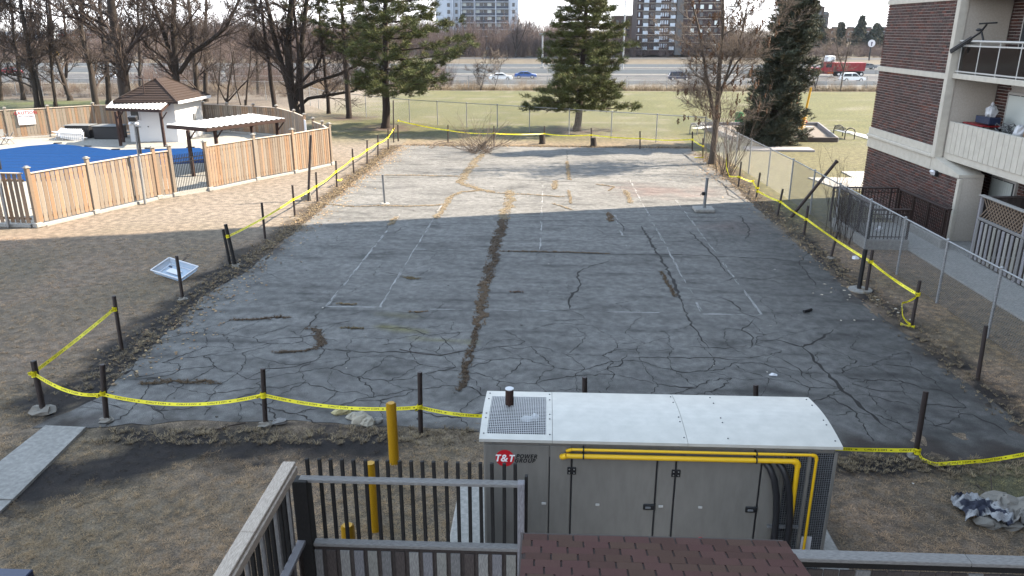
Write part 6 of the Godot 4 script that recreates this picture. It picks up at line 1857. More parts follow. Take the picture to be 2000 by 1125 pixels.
	# gas pipes
	for q in [[Vector3(0.31, 2.06, z1 + 0.09), 3.36, 0.018, 0.3], [Vector3(0.25, 1.975, z1 + 0.1), 3.14, 0.032, 0.55]]:
		var a: Vector3 = q[0]
		s = Shape.new()
		var r: float = q[2]
		s.tube(PackedVector3Array([Vector3(a.x, a.y - 0.06, z1 + 0.0), Vector3(a.x, a.y - 0.045, z1 + 0.05), Vector3(a.x + 0.01, a.y - 0.02, a.z - 0.01), Vector3(a.x + 0.05, a.y, a.z)]), r * 1.15, r * 1.15, 12)
		s.rod(a + Vector3(0.05, 0, 0), Vector3(q[1] - 0.05, a.y, a.z), r, 12)
		s.tube(PackedVector3Array([Vector3(q[1] - 0.06, a.y, a.z), Vector3(q[1] - 0.025, a.y - 0.008, a.z), Vector3(q[1] - 0.006, a.y - 0.03, a.z), Vector3(q[1], a.y - 0.07, a.z)]), r * 1.3, r * 1.3, 12)
		s.rod(Vector3(q[1], a.y - 0.06, a.z), Vector3(q[1], q[3], a.z), r, 12)
		s.tube(PackedVector3Array([Vector3(q[1], q[3] + 0.02, a.z), Vector3(q[1], q[3] - 0.05, a.z), Vector3(q[1], q[3] - 0.07, a.z - 0.05)]), r * 1.25, r * 1.25, 12)
		var pipe := put("gas_pipe", s, M.yellow_paint, g)
		for x in [0.5, 2.62]:
			s = Shape.new()
			s.tube(PackedVector3Array([Vector3(x, a.y, a.z), Vector3(x + 0.018, a.y, a.z)]), r * 1.25, r * 1.25, 12)
			s.box(Vector3(x + 0.009, a.y, (z1 + a.z) * 0.5 + 0.002), Vector3(0.016, 0.02, a.z - z1))
			put("clamp", s, M.black_metal, pipe)
	# power conduits
	for q in [[2.77, 2.95], [2.93, 3.12]]:
		s = Shape.new()
		s.tube(PackedVector3Array([Vector3(q[0], 1.9, z1 + 0.02), Vector3(q[0] + 0.04, 1.86, z1 + 0.08), Vector3(q[0] + 0.1, 1.72, z1 + 0.12), Vector3(q[0] + 0.15, 1.5, z1 + 0.12), Vector3(q[1], 1.2, z1 + 0.12), Vector3(q[1] + 0.01, 0.95, z1 + 0.12), Vector3(q[1], 0.72, z1 + 0.12)]), 0.042, 0.042, 14)
		put("conduit", s, M.conduit_black, g)
		s = Shape.new(); s.box(Vector3(q[1] + 0.0, 0.6, z1 + 0.12), Vector3(0.1, 0.4, 0.1), Basis.IDENTITY, 0.01)
		put("cable_gland", s, M.black_metal, g)
	two("strut", Vector3(2.88, 0.97, z1 + 0.02), Vector3(3.27, 1.0, z1 + 0.06), M.galvanised, g)
	s = Shape.new(); s.blob(Vector3(3.13, 0.6, z1 + 0.3), Vector3(0.1, 0.1, 0.1), 0.05, 2, 8, 12)
	put("gas_regulator", s, M.galvanised, g)
	s = Shape.new(); s.tube(PackedVector3Array([Vector3(3.7, 0.22, -8.3), Vector3(3.8, 0.3, -8.2), Vector3(3.95, 0.3, -8.2), Vector3(4.05, 0.22, -8.25)]), 0.06, 0.06, 10)
	tag(put("hose", s, M.navy_paint), "dark blue hose lying on the pad at the generator's right foot", "hose")
	# bollards
	var bl := Shape.new()
	bl.tube(PackedVector3Array([Vector3(0, -0.02, 0), Vector3(0, 1.11, 0)]), 0.085, 0.085, 20, false)
	bl.tube(PackedVector3Array([Vector3(0, 1.11, 0), Vector3(0, 1.13, 0)]), 0.085, 0.06, 20, true)
	var blm := bl.mesh()
	for q in [[Vector3(-2.52, 0, -11.36), "yellow steel bollard farthest from the camera, nearest the court", 0.0], [Vector3(-2.45, 0, -9.5), "yellow steel bollard in the middle, behind the black picket fence", 0.004], [Vector3(-2.42, 0, -8.05), "yellow steel bollard nearest the camera, only its top above the picket fence rail", 0.0]]:
		var o := place("bollard", blm, M.bollard_yellow, self, Transform3D(Basis(Vector3.BACK, q[2]), q[0]))
		tag(o, q[1], "bollard", "yellow bollards")

func porch() -> void:
	# picket balustrade of the porch deck, weathered black
	var f := thing("porch_railing", "weathered black wooden porch railing with spaced pickets and a grey top rail", "railing", Vector3(-1.4, 0, -6.9))
	var z := -7.0
	two("top_rail", Vector3(-2.58, 2.44, z - 0.045), Vector3(-0.2, 2.48, z + 0.045), M.grey_rail, f, 0.006)
	two("bottom_rail", Vector3(-2.58, 1.64, z - 0.045), Vector3(-0.24, 1.685, z + 0.05), M.grey_rail, f, 0.006)
	two("rail_backing", Vector3(-2.58, 1.58, z - 0.03), Vector3(-0.24, 1.637, z + 0.02), M.dark_wood_0, f)
	var pk := Shape.new(); pk.box(Vector3(0, 0.52, 0), Vector3(0.038, 1.06, 0.038), Basis.IDENTITY, 0.005)
	var pm := pk.mesh()
	for k in 19:
		place("picket", pm, M.black_picket, f, Transform3D(Basis(Vector3.BACK, rnd(-0.008, 0.008)), Vector3(-2.5 + k * 0.1235, 1.62, z - 0.066)))
	one("corner_post", Vector3(-2.56, 1.6, z + 0.02), Vector3(0.16, 1.75, 0.14), M.black_picket, f, 0.008)
	one("end_post", Vector3(-0.215, 1.7, z + 0.03), Vector3(0.075, 1.62, 0.09), M.grey_wood_1, f, 0.008)
	one("end_post", Vector3(-0.165, 1.7, z - 0.03), Vector3(0.035, 1.7, 0.06), M.black_picket, f, 0.006)
	# board skirting under it, boards lapped in two layers
	var bd := Shape.new(); bd.box(Vector3(0, 0.8, 0), Vector3(0.105, 1.58, 0.02), Basis.IDENTITY, 0.004)
	var bm := bd.mesh()
	for k in 16:
		place("board", bm, M["grey_wood_%d" % (k % 5)] if k % 5 != 1 else M.dark_wood_2, f, Transform3D(Basis.IDENTITY, Vector3(-2.45 + k * 0.152, 0.0, z + 0.032)))
		place("board", bm, M["dark_wood_%d" % (k % 5)], f, Transform3D(Basis.IDENTITY, Vector3(-2.374 + k * 0.152, 0.0, z)))
	# the railing's left side, coming back towards the house
	var l := thing("porch_railing", "porch railing running towards the camera under a pale timber handrail", "railing", Vector3(-2.65, 0, -5.5))
	for q in [[-6.95, -5.76], [-5.755, -4.0]]:
		two("handrail", Vector3(-2.72, 2.66, q[0]), Vector3(-2.585, 2.7, q[1]), M.pale_wood, l, 0.006)
	two("handrail_edge", Vector3(-2.6, 2.57, -6.93), Vector3(-2.565, 2.657, -4.0), M.pale_wood, l, 0.004)
	two("bottom_rail", Vector3(-2.64, 1.7, -6.92), Vector3(-2.55, 1.75, -4.0), M.grey_wood_1, l, 0.006)
	var pk2 := Shape.new(); pk2.box(Vector3(0, 0.5, 0), Vector3(0.04, 1.02, 0.04), Basis.IDENTITY, 0.005)
	var pm2 := pk2.mesh()
	for k in 22: place("picket", pm2, M.black_picket if k % 3 else M.grey_wood_0, l, Transform3D(Basis.IDENTITY, Vector3(-2.655, 1.62, -6.82 + k * 0.127)))
	for k in 18: place("board", bm, M["grey_wood_%d" % (k % 5)] if k % 2 else M["dark_wood_%d" % (k % 5)], l, Transform3D(Basis(Vector3.UP, PI / 2), Vector3(-2.6 - 0.03 * (k % 2), 0.1, -6.85 + k * 0.15)))
	# shingled roof of the porch
	mat("roof_felt", Color(0.03, 0.02, 0.018), 0.95)
	var r := thing("porch_roof", "brown asphalt shingle porch roof at the photo's bottom edge", "roof", Vector3(1.1, 2.4, -5.5))
	var slope := 0.22
	var x0 := -0.16; var x1 := 2.22
	var s := Shape.new()
	s.slab(PackedVector3Array([Vector3(x0, 2.56, -6.02), Vector3(x1, 2.56, -6.02), Vector3(x1 + 0.02, 2.56 + 3.0 * slope, -3.0), Vector3(x0, 2.56 + 3.0 * slope, -3.0)]), Vector3(0, -0.05, 0))
	put("roof_deck", s, M.roof_felt, r)
	two("fascia", Vector3(x0, 2.36, -6.05), Vector3(x1, 2.56, -6.02), M.dark_wood_1, r, 0.004)
	two("barge_board", Vector3(x0 - 0.03, 2.36, -6.04), Vector3(x0 - 0.002, 2.57, -5.0), M.dark_wood_1, r, 0.004)
	var tilt := Basis(Vector3.RIGHT, -atan(slope) + 0.05)
	var sg := []
	for v in 3:
		var q := Shape.new(); q.box(Vector3(0, 0.005, 0.0), Vector3(1.0, 0.011 + v * 0.002, 0.121), Basis.IDENTITY, 0.002)
		sg.append(q.mesh())
	for row in 11:
		var zz := -6.0 + row * 0.125
		var x := x0 - 0.232 + 0.232 * fmod(row * 0.37, 1.0)
		while x < x1:
			var a := maxf(x, x0 - 0.01); var e := minf(x + 0.215, x1 + 0.015)
			if e - a > 0.03:
				place("shingle", sg[rng.randi() % 3], M["shingle_%d" % (rng.randi() % 5)], r, Transform3D(tilt * Basis.IDENTITY.scaled(Vector3(e - a, 1, 1)), Vector3((a + e) * 0.5, 2.573 + (row * 0.125) * slope + 0.0024 * (row % 2), zz + 0.05)))
			x += 0.232
	# board fence at the right with its weathered cap
	var b := thing("board_fence", "dark board fence with a grey weathered cap right of the porch roof", "fence", Vector3(4.5, 0, -6.3))
	two("cap", Vector3(2.4, 2.2, -6.34), Vector3(4.05, 2.245, -6.2), M.grey_rail, b, 0.006)
	two("cap", Vector3(4.055, 2.2, -6.34), Vector3(7.0, 2.243, -6.2), M.grey_rail, b, 0.006)
	two("rail", Vector3(2.4, 2.1, -6.3), Vector3(7.0, 2.197, -6.26), M.black_picket, b)
	var fb := Shape.new(); fb.box(Vector3(0, 1.05, 0), Vector3(0.14, 2.1, 0.022), Basis.IDENTITY, 0.004)
	var fm := fb.mesh()
	for k in 30: place("board", fm, M["dark_wood_%d" % (k % 5)] if k % 7 != 4 else M.grey_wood_0, b, Transform3D(Basis.IDENTITY, Vector3(2.48 + k * 0.15, 0.0, -6.235)))
	# corner of the roof below the camera, at the left
	var e := thing("low_roof", "dark corner of a low flat roof in the photo's bottom left corner", "roof", Vector3(-4.2, 0, -4.6))
	two("roof_slab", Vector3(-7.5, 2.3, -5.52), Vector3(-4.54, 2.42, -3.0), M.navy_paint, e, 0.01)
	two("wall", Vector3(-7.4, 0, -5.4), Vector3(-4.66, 2.3, -3.0), M.brick_plain, e)

func post(label: String, p: Array, r := 0.042, m: Material = null, foot := 0) -> void:
	var at := Vector3(p[0], 0, p[1])
	var tip := at + Vector3(p[3], p[2], 0)
	var t := thing("steel_post", label, "post", at, "brown posts round the court")
	var s := Shape.new()
	s.tube(PackedVector3Array([at - Vector3(0, 0.05, 0), at.lerp(tip, 0.5), tip]), r, r, 12, false)
	# hollow top
	var d := (tip - at).normalized()
	s.tube(PackedVector3Array([tip, tip + d * 0.004]), r, r * 0.78, 12, false)
	s.tube(PackedVector3Array([tip + d * 0.004, tip - d * 0.06]), r * 0.78, r * 0.76, 12, true)
	put("pipe", s, m if m else M.rusty_steel, t)
	if foot > 0:
		s = Shape.new()
		s.blob(at + Vector3(0, 0.02, 0), Vector3(0.13, 0.06, 0.11) * (1.0 + 0.75 * (foot - 1)), 0.9, int(absf(at.z) * 7.0), 6, 9)
		put("concrete_foot", s, M.stone, t)

func hung(a: Vector3, b: Vector3, sag: float, twist: float, s: Shape, u0: float) -> float:
	var n := maxi(3, int(a.distance_to(b) / 0.12))
	var along := (b - a).normalized()
	var last: Array = []
	var u := u0
	var ph := rnd(0, TAU)
	for i in n + 1:
		var t := float(i) / n
		var p := a.lerp(b, t) - Vector3(0, sag * 4.0 * t * (1.0 - t), 0)
		var ang := twist * sin(t * 5.0 + ph) * sin(PI * t) - 0.35
		var w := Vector3.UP.rotated(along, ang) * 0.033
		if i > 0:
			var v := u + p.distance_to(last[2]) / 0.58
			s.quad(last[0], p - w, p + w, last[1], Vector2(u, 0), Vector2(v, 1))
			u = v
		last = [p - w, p + w, p]
	return u

func knot(p: Vector3, r: float, s: Shape) -> void:
	for k in 2:
		var o := Vector3(0, rnd(-0.03, 0.03), 0)
		var h := rnd(0.025, 0.045)
		for i in 8:
			var a := TAU * i / 8; var b := TAU * (i + 1) / 8
			var x := Vector3(cos(a), 0.15 * sin(a + k), sin(a)) * r; var y := Vector3(cos(b), 0.15 * sin(b + k), sin(b)) * r
			s.quad(p + o + y - Vector3(0, h, 0), p + o + x - Vector3(0, h, 0), p + o + x + Vector3(0, h, 0), p + o + y + Vector3(0, h, 0), Vector2(0, 0), Vector2(0.02, 1))
	var e := p + Vector3(rnd(-0.14, -0.06), rnd(-0.08, 0.02), rnd(-0.02, 0.05))
	hung(p, e, 0.0, 0.5, s, 0.1)

func tape(label: String, pts: Array, sags: Array, knots := true) -> void:
	var s := Shape.new()
	var u := 0.0
	for i in pts.size() - 1:
		u = hung(pts[i], pts[i + 1], sags[i % sags.size()], 0.5, s, u)
	if knots:
		for p in pts: knot(p, 0.052, s)
	tag(put("caution_tape", s, M.tape), label, "tape", "caution tape strung round the court")

func fence_posts() -> void:
	var left := [[-9.62, -12.85, 1.08, 0.02], [-8.22, -12.57, 1.16, 0.12], [-9.73, -15.93, 1.3, 0.03], [-9.87, -19.36, 1.24, 0], [-9.63, -22.49, 1.34, -0.16], [-9.86, -22.64, 1.14, -0.09], [-9.9, -25.88, 1.27, 0.01], [-9.9, -29.26, 1.23, 0.01], [-9.74, -31.83, 1.29, 0.04], [-9.79, -35.2, 1.22, 0.04], [-9.87, -38.85, 1.25, 0], [-9.83, -41.7, 1.28, 0.08], [-9.8, -44.39, 1.21, 0.07], [-9.72, -47.01, 1.24, 0.06]]
	var names := ["thick brown post at the near left corner, on a lump of concrete", "brown post right of the near left corner post, at the end of the path", "brown post with tape tied to its top, on the left lawn", "brown post in front of the clear plastic bin", "thick dark post leaning over at the left edge, in front of its twin", "dark post leaning behind its thicker twin at the left edge", "brown post on the left edge just above the leaning twin posts", "brown post on the left edge below the tall leaning pole", "brown post on the left edge close right of the tall leaning pole", "brown post with loose tape at its foot on the left edge", "fifth brown post from the back on the left edge, taped halfway up", "fourth brown post from the back on the left edge", "third brown post from the back on the left edge", "last brown post on the left edge before the tall thin corner pipe"]
	for i in left.size():
		post(names[i], left[i], [0.055, 0.05, 0.044, 0.044, 0.055, 0.045][i] if i < 6 else 0.042, M.black_metal if i in [4, 5] else null, 2 if i == 0 else (1 if i in [1, 3, 4] else 0))
	post("tall brown pole leaning beside the cedar fence, stuck in a concrete block", [[-10.23, -32.12, 2.79, 0.35]][0], 0.055)
	var s := Shape.new()
	s.box(Vector3(-10.34, 0, -32.22) + Vector3(0, 0.12, 0.0), Vector3(0.42, 0.28, 0.36), Basis(Vector3.UP, 0.4), 0.03)
	tag(put("concrete_block", s, M.stone), "grey concrete block at the foot of the tall leaning pole", "block")
	post("tall thin brown pipe at the court's back left corner", [[-9.98, -50.15, 2.67, 0.1]][0], 0.04)
	post("short rust and white post next to the tall thin corner pipe", [[-9.77, -50.64, 1.06, 0.02]][0], 0.05)
	var front := [[-5.17, -12.55, 1.15, 0.07], [-2.23, -12.39, 1.21, 0.03], [0.76, -12.25, 1.24, -0.04], [3.75, -12.12, 1.22, -0.11], [6.43, -11.93, 1.25, -0.03]]
	names = ["brown post in the front row, left of the pile of pale stones", "brown post in the front row, right of the pale stones", "brown post showing its top just above the generator's roof, left one", "brown post showing its top just above the generator's roof, right one", "brown post in the front row, right of the generator"]
	for i in front.size(): post(names[i], front[i], 0.045, null, 1 if i in [0, 4] else 0)
	var right := [[9.15, -15.16, 1.21, -0.06], [9.16, -18.3, 1.17, 0.01], [8.91, -21.08, 1.18, 0.02], [9.07, -20.95, 1.19, 0], [9.18, -24.18, 0.9, 0.11], [9.29, -27.24, 1.05, 0.02], [9.14, -30.12, 1.08, 0.1], [9.18, -33.52, 1.12, 0.06], [8.99, -36.04, 1.18, 0.03], [9.24, -39.71, 1, -0.04]]
	names = ["rusty brown post standing alone at the right, nearest the camera on that edge", "brown post on the right edge with a loop of loose tape", "thick black post of a pair on a concrete disc at the right edge", "thinner brown post of the pair at the right edge", "brown post on the right edge behind the pair", "brown post on the right edge below the leaning pipe", "brown post on the right edge left of the leaning pipe's foot", "brown post on the right edge just beyond the shadow's edge", "brown post on the right edge right of the taped shrub", "short brown post hidden among the taped shrub's stems"]
	for i in right.size():
		post(names[i], right[i], 0.06 if i == 2 else 0.042, M.black_metal if i == 2 else null, 1 if i in [4] else 0)
	var back := [[-6.38, -49.84, 1.17, 0.03], [-3.3, -48.38, 1.3, 0.01], [-0.16, -51.08, 1, -0.01], [2.82, -49.1, 1.12, -0.04], [5.75, -47.91, 1.09, -0.06], [8.86, -47.42, 1.14, -0.08], [8.95, -44.49, 1.13, -0.09]]
	names = ["brown post in the back row, left of the brush pile", "brown post in the back row, behind the brush pile", "brown post in the back row beside the left tree stump", "brown post in the back row beside the right tree stump", "brown post in the back row, second from its right end", "brown post at the right end of the back row", "brown post at the back right corner with tape hanging to the ground"]
	for i in back.size(): post(names[i], back[i], 0.042)
	# the pipe lying against the chain link fence
	s = Shape.new(); s.rod(Vector3(9.62, -0.05, -30.0), Vector3(11.0, 2.2, -29.75), 0.06, 12)
	s.rod(Vector3(11.0, 2.2, -29.75), Vector3(11.05, 2.26, -29.75), 0.08, 12)
	tag(put("steel_pipe", s, M.brown_metal), "long brown pipe leaning over against the chain link fence on the right", "pipe")
	s = Shape.new(); s.disc(Vector3(8.93, 0, -21.03) - Vector3(0, 0.02, 0), Vector3.UP, 0.32, 0.05, 18)
	tag(put("concrete_disc", s, M.concrete), "round concrete footing under the pair of posts on the right", "footing")
	# the two net posts on the court
	var n := thing("net_post", "grey net post with a white foot on the sunlit left of the court", "post", Vector3(-6.8, 0, -31.66))
	var o := spot_of(n)
	s = Shape.new(); s.rod(o, o + Vector3(-0.03, 1.2, 0), 0.05, 12); s.rod(o + Vector3(-0.03, 1.2, 0), o + Vector3(-0.03, 1.24, 0), 0.055, 12)
	put("pipe", s, M.grey_metal, n)
	s = Shape.new(); s.disc(o, Vector3.UP, 0.2, 0.03, 9)
	put("foot", s, M.pale_concrete, n)
	n = thing("net_post", "grey net post with a winch on a square concrete base at the shadow's edge", "post", Vector3(6.42, 0, -30.9))
	o = spot_of(n)
	s = Shape.new(); s.rod(o + Vector3(0, 0.1, 0), o + Vector3(0.03, 1.36, 0), 0.06, 12)
	put("pipe", s, M.grey_metal, n)
	s = Shape.new(); s.box(o + Vector3(-0.07, 0.72, 0.02), Vector3(0.14, 0.14, 0.1), Basis.IDENTITY, 0.02); s.rod(o + Vector3(-0.14, 0.72, 0.02), o + Vector3(-0.2, 0.66, 0.02), 0.015)
	put("winch", s, M.black_metal, n)
	one("base", o + Vector3(-0.02, 0.07, 0), Vector3(0.8, 0.14, 0.75), M.concrete, n, 0.03)

	# tape
	var at := func(p: Array, h: float) -> Vector3: return Vector3(p[0] + p[3] * h, p[2] * h, p[1] + 0.05)
	tape("yellow caution tape sagging along the near edge from the corner post to the generator", [at.call(left[0], 0.78), at.call(left[1], 0.5), at.call(front[0], 0.56), at.call(front[1], 0.45), Vector3(-0.9, 0.42, -12.3)], [0.16, 0.2, 0.13, 0.05])
	tape("yellow caution tape from the generator to the post right of it", [Vector3(3.2, 0.2, -12.0), at.call(front[4], 0.13)], [0.05])
	tape("yellow caution tape trailing on the ground towards the photo's right edge", [at.call(front[4], 0.12), Vector3(6.49, 0, -11.81) + Vector3(0, 0.03, 0), Vector3(6.65, 0, -11.66) + Vector3(0, 0.03, 0), Vector3(7.49, 0, -11.76) + Vector3(0, 0.06, 0), Vector3(8.35, 0, -11.95) + Vector3(0, 0.12, 0)], [0.0, 0.01], false)
	tape("yellow caution tape stretched over the left lawn between two posts", [at.call(left[0], 0.8), at.call(left[2], 0.78)], [0.02])
	tape("yellow caution tape along the court's left edge up to the back corner", [at.call(left[4], 0.72), at.call(left[7], 0.55), at.call(left[8], 0.55), at.call(left[9], 0.6), at.call(left[10], 0.6), at.call(left[11], 0.6), at.call(left[12], 0.62), at.call(left[13], 0.6), Vector3(-10.0, 0.85, -50.5)], [0.06, 0.03])
	tape("short loose end of yellow tape lying at the left edge", [at.call(left[9], 0.3), Vector3(-10.04, 0, -37.13), Vector3(-9.63, 0, -36.88)], [0.05], false)
	tape("yellow caution tape along the back of the court", [Vector3(-9.7, 1.35, -50.6), at.call(back[0], 0.72), at.call(back[1], 0.65), at.call(back[2], 0.5), at.call(back[3], 0.62), at.call(back[4], 0.6), at.call(back[5], 0.6), at.call(back[6], 0.62)], [0.05, 0.08])
	tape("yellow tape hanging from the back right corner post to the ground", [at.call(back[6], 0.6), at.call(back[6], 0.05), Vector3(8.48, 0, -44.65)], [0.0], false)
	tape("yellow caution tape wound through the shrub on the right edge", [Vector3(9.08, 0, -39.4) + Vector3(0, 1.0, 0), Vector3(8.97, 0, -38.68) + Vector3(0, 0.5, 0), Vector3(9, 0, -37.99) + Vector3(0, 0.15, 0), at.call(right[8], 0.45)], [0.03], false)
	tape("yellow tape trailing down from the post beside the taped shrub", [at.call(right[8], 0.42), Vector3(9.89, 0, -36.97) + Vector3(0, 0.1, 0), at.call(right[7], 0.4)], [0.05])
	tape("yellow caution tape along the court's right edge", [at.call(right[7], 0.3), at.call(right[6], 0.55), at.call(right[5], 0.55), at.call(right[3], 0.72), at.call(right[1], 0.7)], [0.04])
	tape("yellow tape hanging loose beside its post on the right edge", [at.call(right[1], 0.68), Vector3(8.88, 0, -18.39) + Vector3(0, 0.55, 0), Vector3(8.9, 0, -18.29) + Vector3(0, 0.25, 0), Vector3(9.12, 0, -18.26) + Vector3(0, 0.03, 0), Vector3(8.89, 0, -18.32) + Vector3(0, 0.03, 0), Vector3(9.16, 0, -18.13) + Vector3(0, 0.02, 0)], [0.04], false)

func playground() -> void:
	# sand pit with its timber border
	var pit := [Vector2(15.0, -48.0), Vector2(18.9, -51.3), Vector2(21.3, -61.0), Vector2(12.6, -63.0), Vector2(11.4, -55.5), Vector2(12.6, -49.8)]
	pit = [Vector2(12.3, -51.6), Vector2(19.0, -51.6), Vector2(20.6, -60.4), Vector2(11.6, -60.0)]
	var s := Shape.new()
	s.prism(PackedVector2Array(pit), -0.05, 0.06)
	land("sand", s, M.sand)
	var bd := thing("sandpit_border", "brown timber border round the playground's sand", "border", v3(pit[1], 0))
	for i in 4:
		s = Shape.new()
		s.span(v3(pit[i], 0.14), v3(pit[(i + 1) % 4], 0.14), 0.32, 0.14, 0.02, v3((pit[(i + 1) % 4] - pit[i]).orthogonal(), 0))
		put("timber", s, M.grey_wood_3 if i != 0 else M.dark_wood_2, bd)
	s = Shape.new()
	s.box(Vector3(14.15, 0, -47.87) + Vector3(0, 0.05, 0), Vector3(4.0, 0.14, 1.3), Basis(Vector3.UP, -0.03), 0.02)
	tag(put("timber_bed", s, M.grey_wood_1), "low grey timber-edged bed in front of the sandpit", "bed")
	# climbing frame: yellow spiral pole and orange posts behind the spruce
	var f := thing("climbing_frame", "yellow spiral climbing pole with orange posts at the playground", "playground equipment", Vector3(18.3, 0, -56.98))
	var o := spot_of(f)
	s = Shape.new(); s.rod(o, o + Vector3(0.35, 3.1, 0), 0.075, 12)
	put("pole", s, M.play_yellow, f)
	s = Shape.new()
	var sp := PackedVector3Array()
	for i in 150:
		var t := i / 149.0
		sp.append(o + Vector3(0.35 * t * 0.45, 0.15 + t * 1.25, 0) + Vector3(cos(t * TAU * 9.0), 0, sin(t * TAU * 9.0)) * 0.2)
	s.tube(sp, 0.03, 0.03, 6)
	put("spiral", s, M.play_yellow, f)
	for q in [[-0.35, -0.6], [-0.65, -0.6], [-0.5, -1.6]]:
		s = Shape.new(); s.rod(o + Vector3(q[0], 1.2, q[1]), o + Vector3(q[0] + 0.1, 3.2, q[1]), 0.06, 10)
		put("orange_post", s, M.play_orange, f)
	s = Shape.new(); s.box(o + Vector3(-0.45, 1.25, -1.0), Vector3(0.7, 0.1, 1.2), Basis.IDENTITY, 0.02)
	put("platform", s, M.play_orange, f)
	for q in [[-1.2, 0.1], [-1.9, -0.3], [-2.8, 0.0]]:
		s = Shape.new(); s.rod(o + Vector3(q[0], 0, q[1]), o + Vector3(q[0] + 0.15, 1.7, q[1]), 0.06, 10)
		put("post", s, M.play_yellow, f)
	s = Shape.new(); s.rod(o + Vector3(-2.8, 1.6, 0), o + Vector3(-1.0, 1.65, 0.1), 0.05, 10)
	put("rung", s, M.play_yellow, f)
	s = Shape.new(); s.box(o + Vector3(-0.45, 0.6, -1.0), Vector3(0.08, 1.2, 0.08))
	put("post", s, M.play_orange, f)
	# spring rider
	var r := thing("spring_rider", "small red rider on a white mat in the sand", "playground equipment", Vector3(19.26, 0, -59.15))
	o = spot_of(r)
	one("mat", o + Vector3(0.0, 0.08, 0), Vector3(1.1, 0.06, 0.7), M.pale_concrete, r, 0.02)
	s = Shape.new(); s.rod(o + Vector3(0, 0.1, 0), o + Vector3(0, 0.4, 0), 0.06, 10)
	put("spring", s, M.grey_metal, r)
	s = Shape.new(); s.box(o + Vector3(0, 0.48, 0), Vector3(0.16, 0.14, 0.5), Basis.IDENTITY, 0.04); s.box(o + Vector3(0, 0.65, -0.2), Vector3(0.08, 0.3, 0.1), Basis.IDENTITY, 0.03)
	put("seat", s, M.red_paint, r)
	# benches
	bench("black bench with a hooped arm seen end on, beside the sandpit", Vector3(20.16, 0, -53.75), 0.1, M.black_metal)
	bench("grey metal bench beyond the court's back right corner", Vector3(10.92, 0, -55.5), -0.9, M.grey_metal)
	s = Shape.new()
	s.rod(Vector3(15.07, 0, -62.27), Vector3(15.07, 0, -62.27) + Vector3(0, 0.75, 0), 0.3, 14, 0.34); s.rod(Vector3(15.07, 0, -62.27) + Vector3(0, 0.75, 0), Vector3(15.07, 0, -62.27) + Vector3(0, 0.85, 0), 0.36, 14, 0.2)
	tag(put("green_bin", s, mat("green_paint", Color(0.02, 0.14, 0.05), 0.5)), "small green bin seen through the twigs left of the spruce", "bin")

func bench(label: String, at: Vector3, turn: float, m: Material) -> void:
	var b := thing("bench", label, "bench", at, "park benches")
	var bs := Basis(Vector3.UP, turn)
	for z in [-0.85, 0.85]:
		var s := Shape.new()
		var p := PackedVector3Array()
		for i in 11:
			var a := PI * i / 10.0
			p.append(at + bs * Vector3(-0.33 * cos(a), 0.45 + 0.3 * sin(a), z))
		p.insert(0, at + bs * Vector3(-0.33, 0, z)); p.append(at + bs * Vector3(0.33, 0, z))
		s.tube(p, 0.035, 0.035, 8)
		put("end_hoop", s, m, b)
	for k in 5:
		var s := Shape.new()
		s.box(at + bs * Vector3(-0.26 + k * 0.12, 0.42, 0), Vector3(0.09, 0.03, 1.66), bs, 0.006)
		put("seat_slat", s, M.galvanised, b)
	for k in 3:
		var s := Shape.new()
		s.box(at + bs * Vector3(-0.33, 0.55 + k * 0.09, 0), Vector3(0.03, 0.06, 1.66), bs, 0.006)
		put("back_slat", s, m, b)

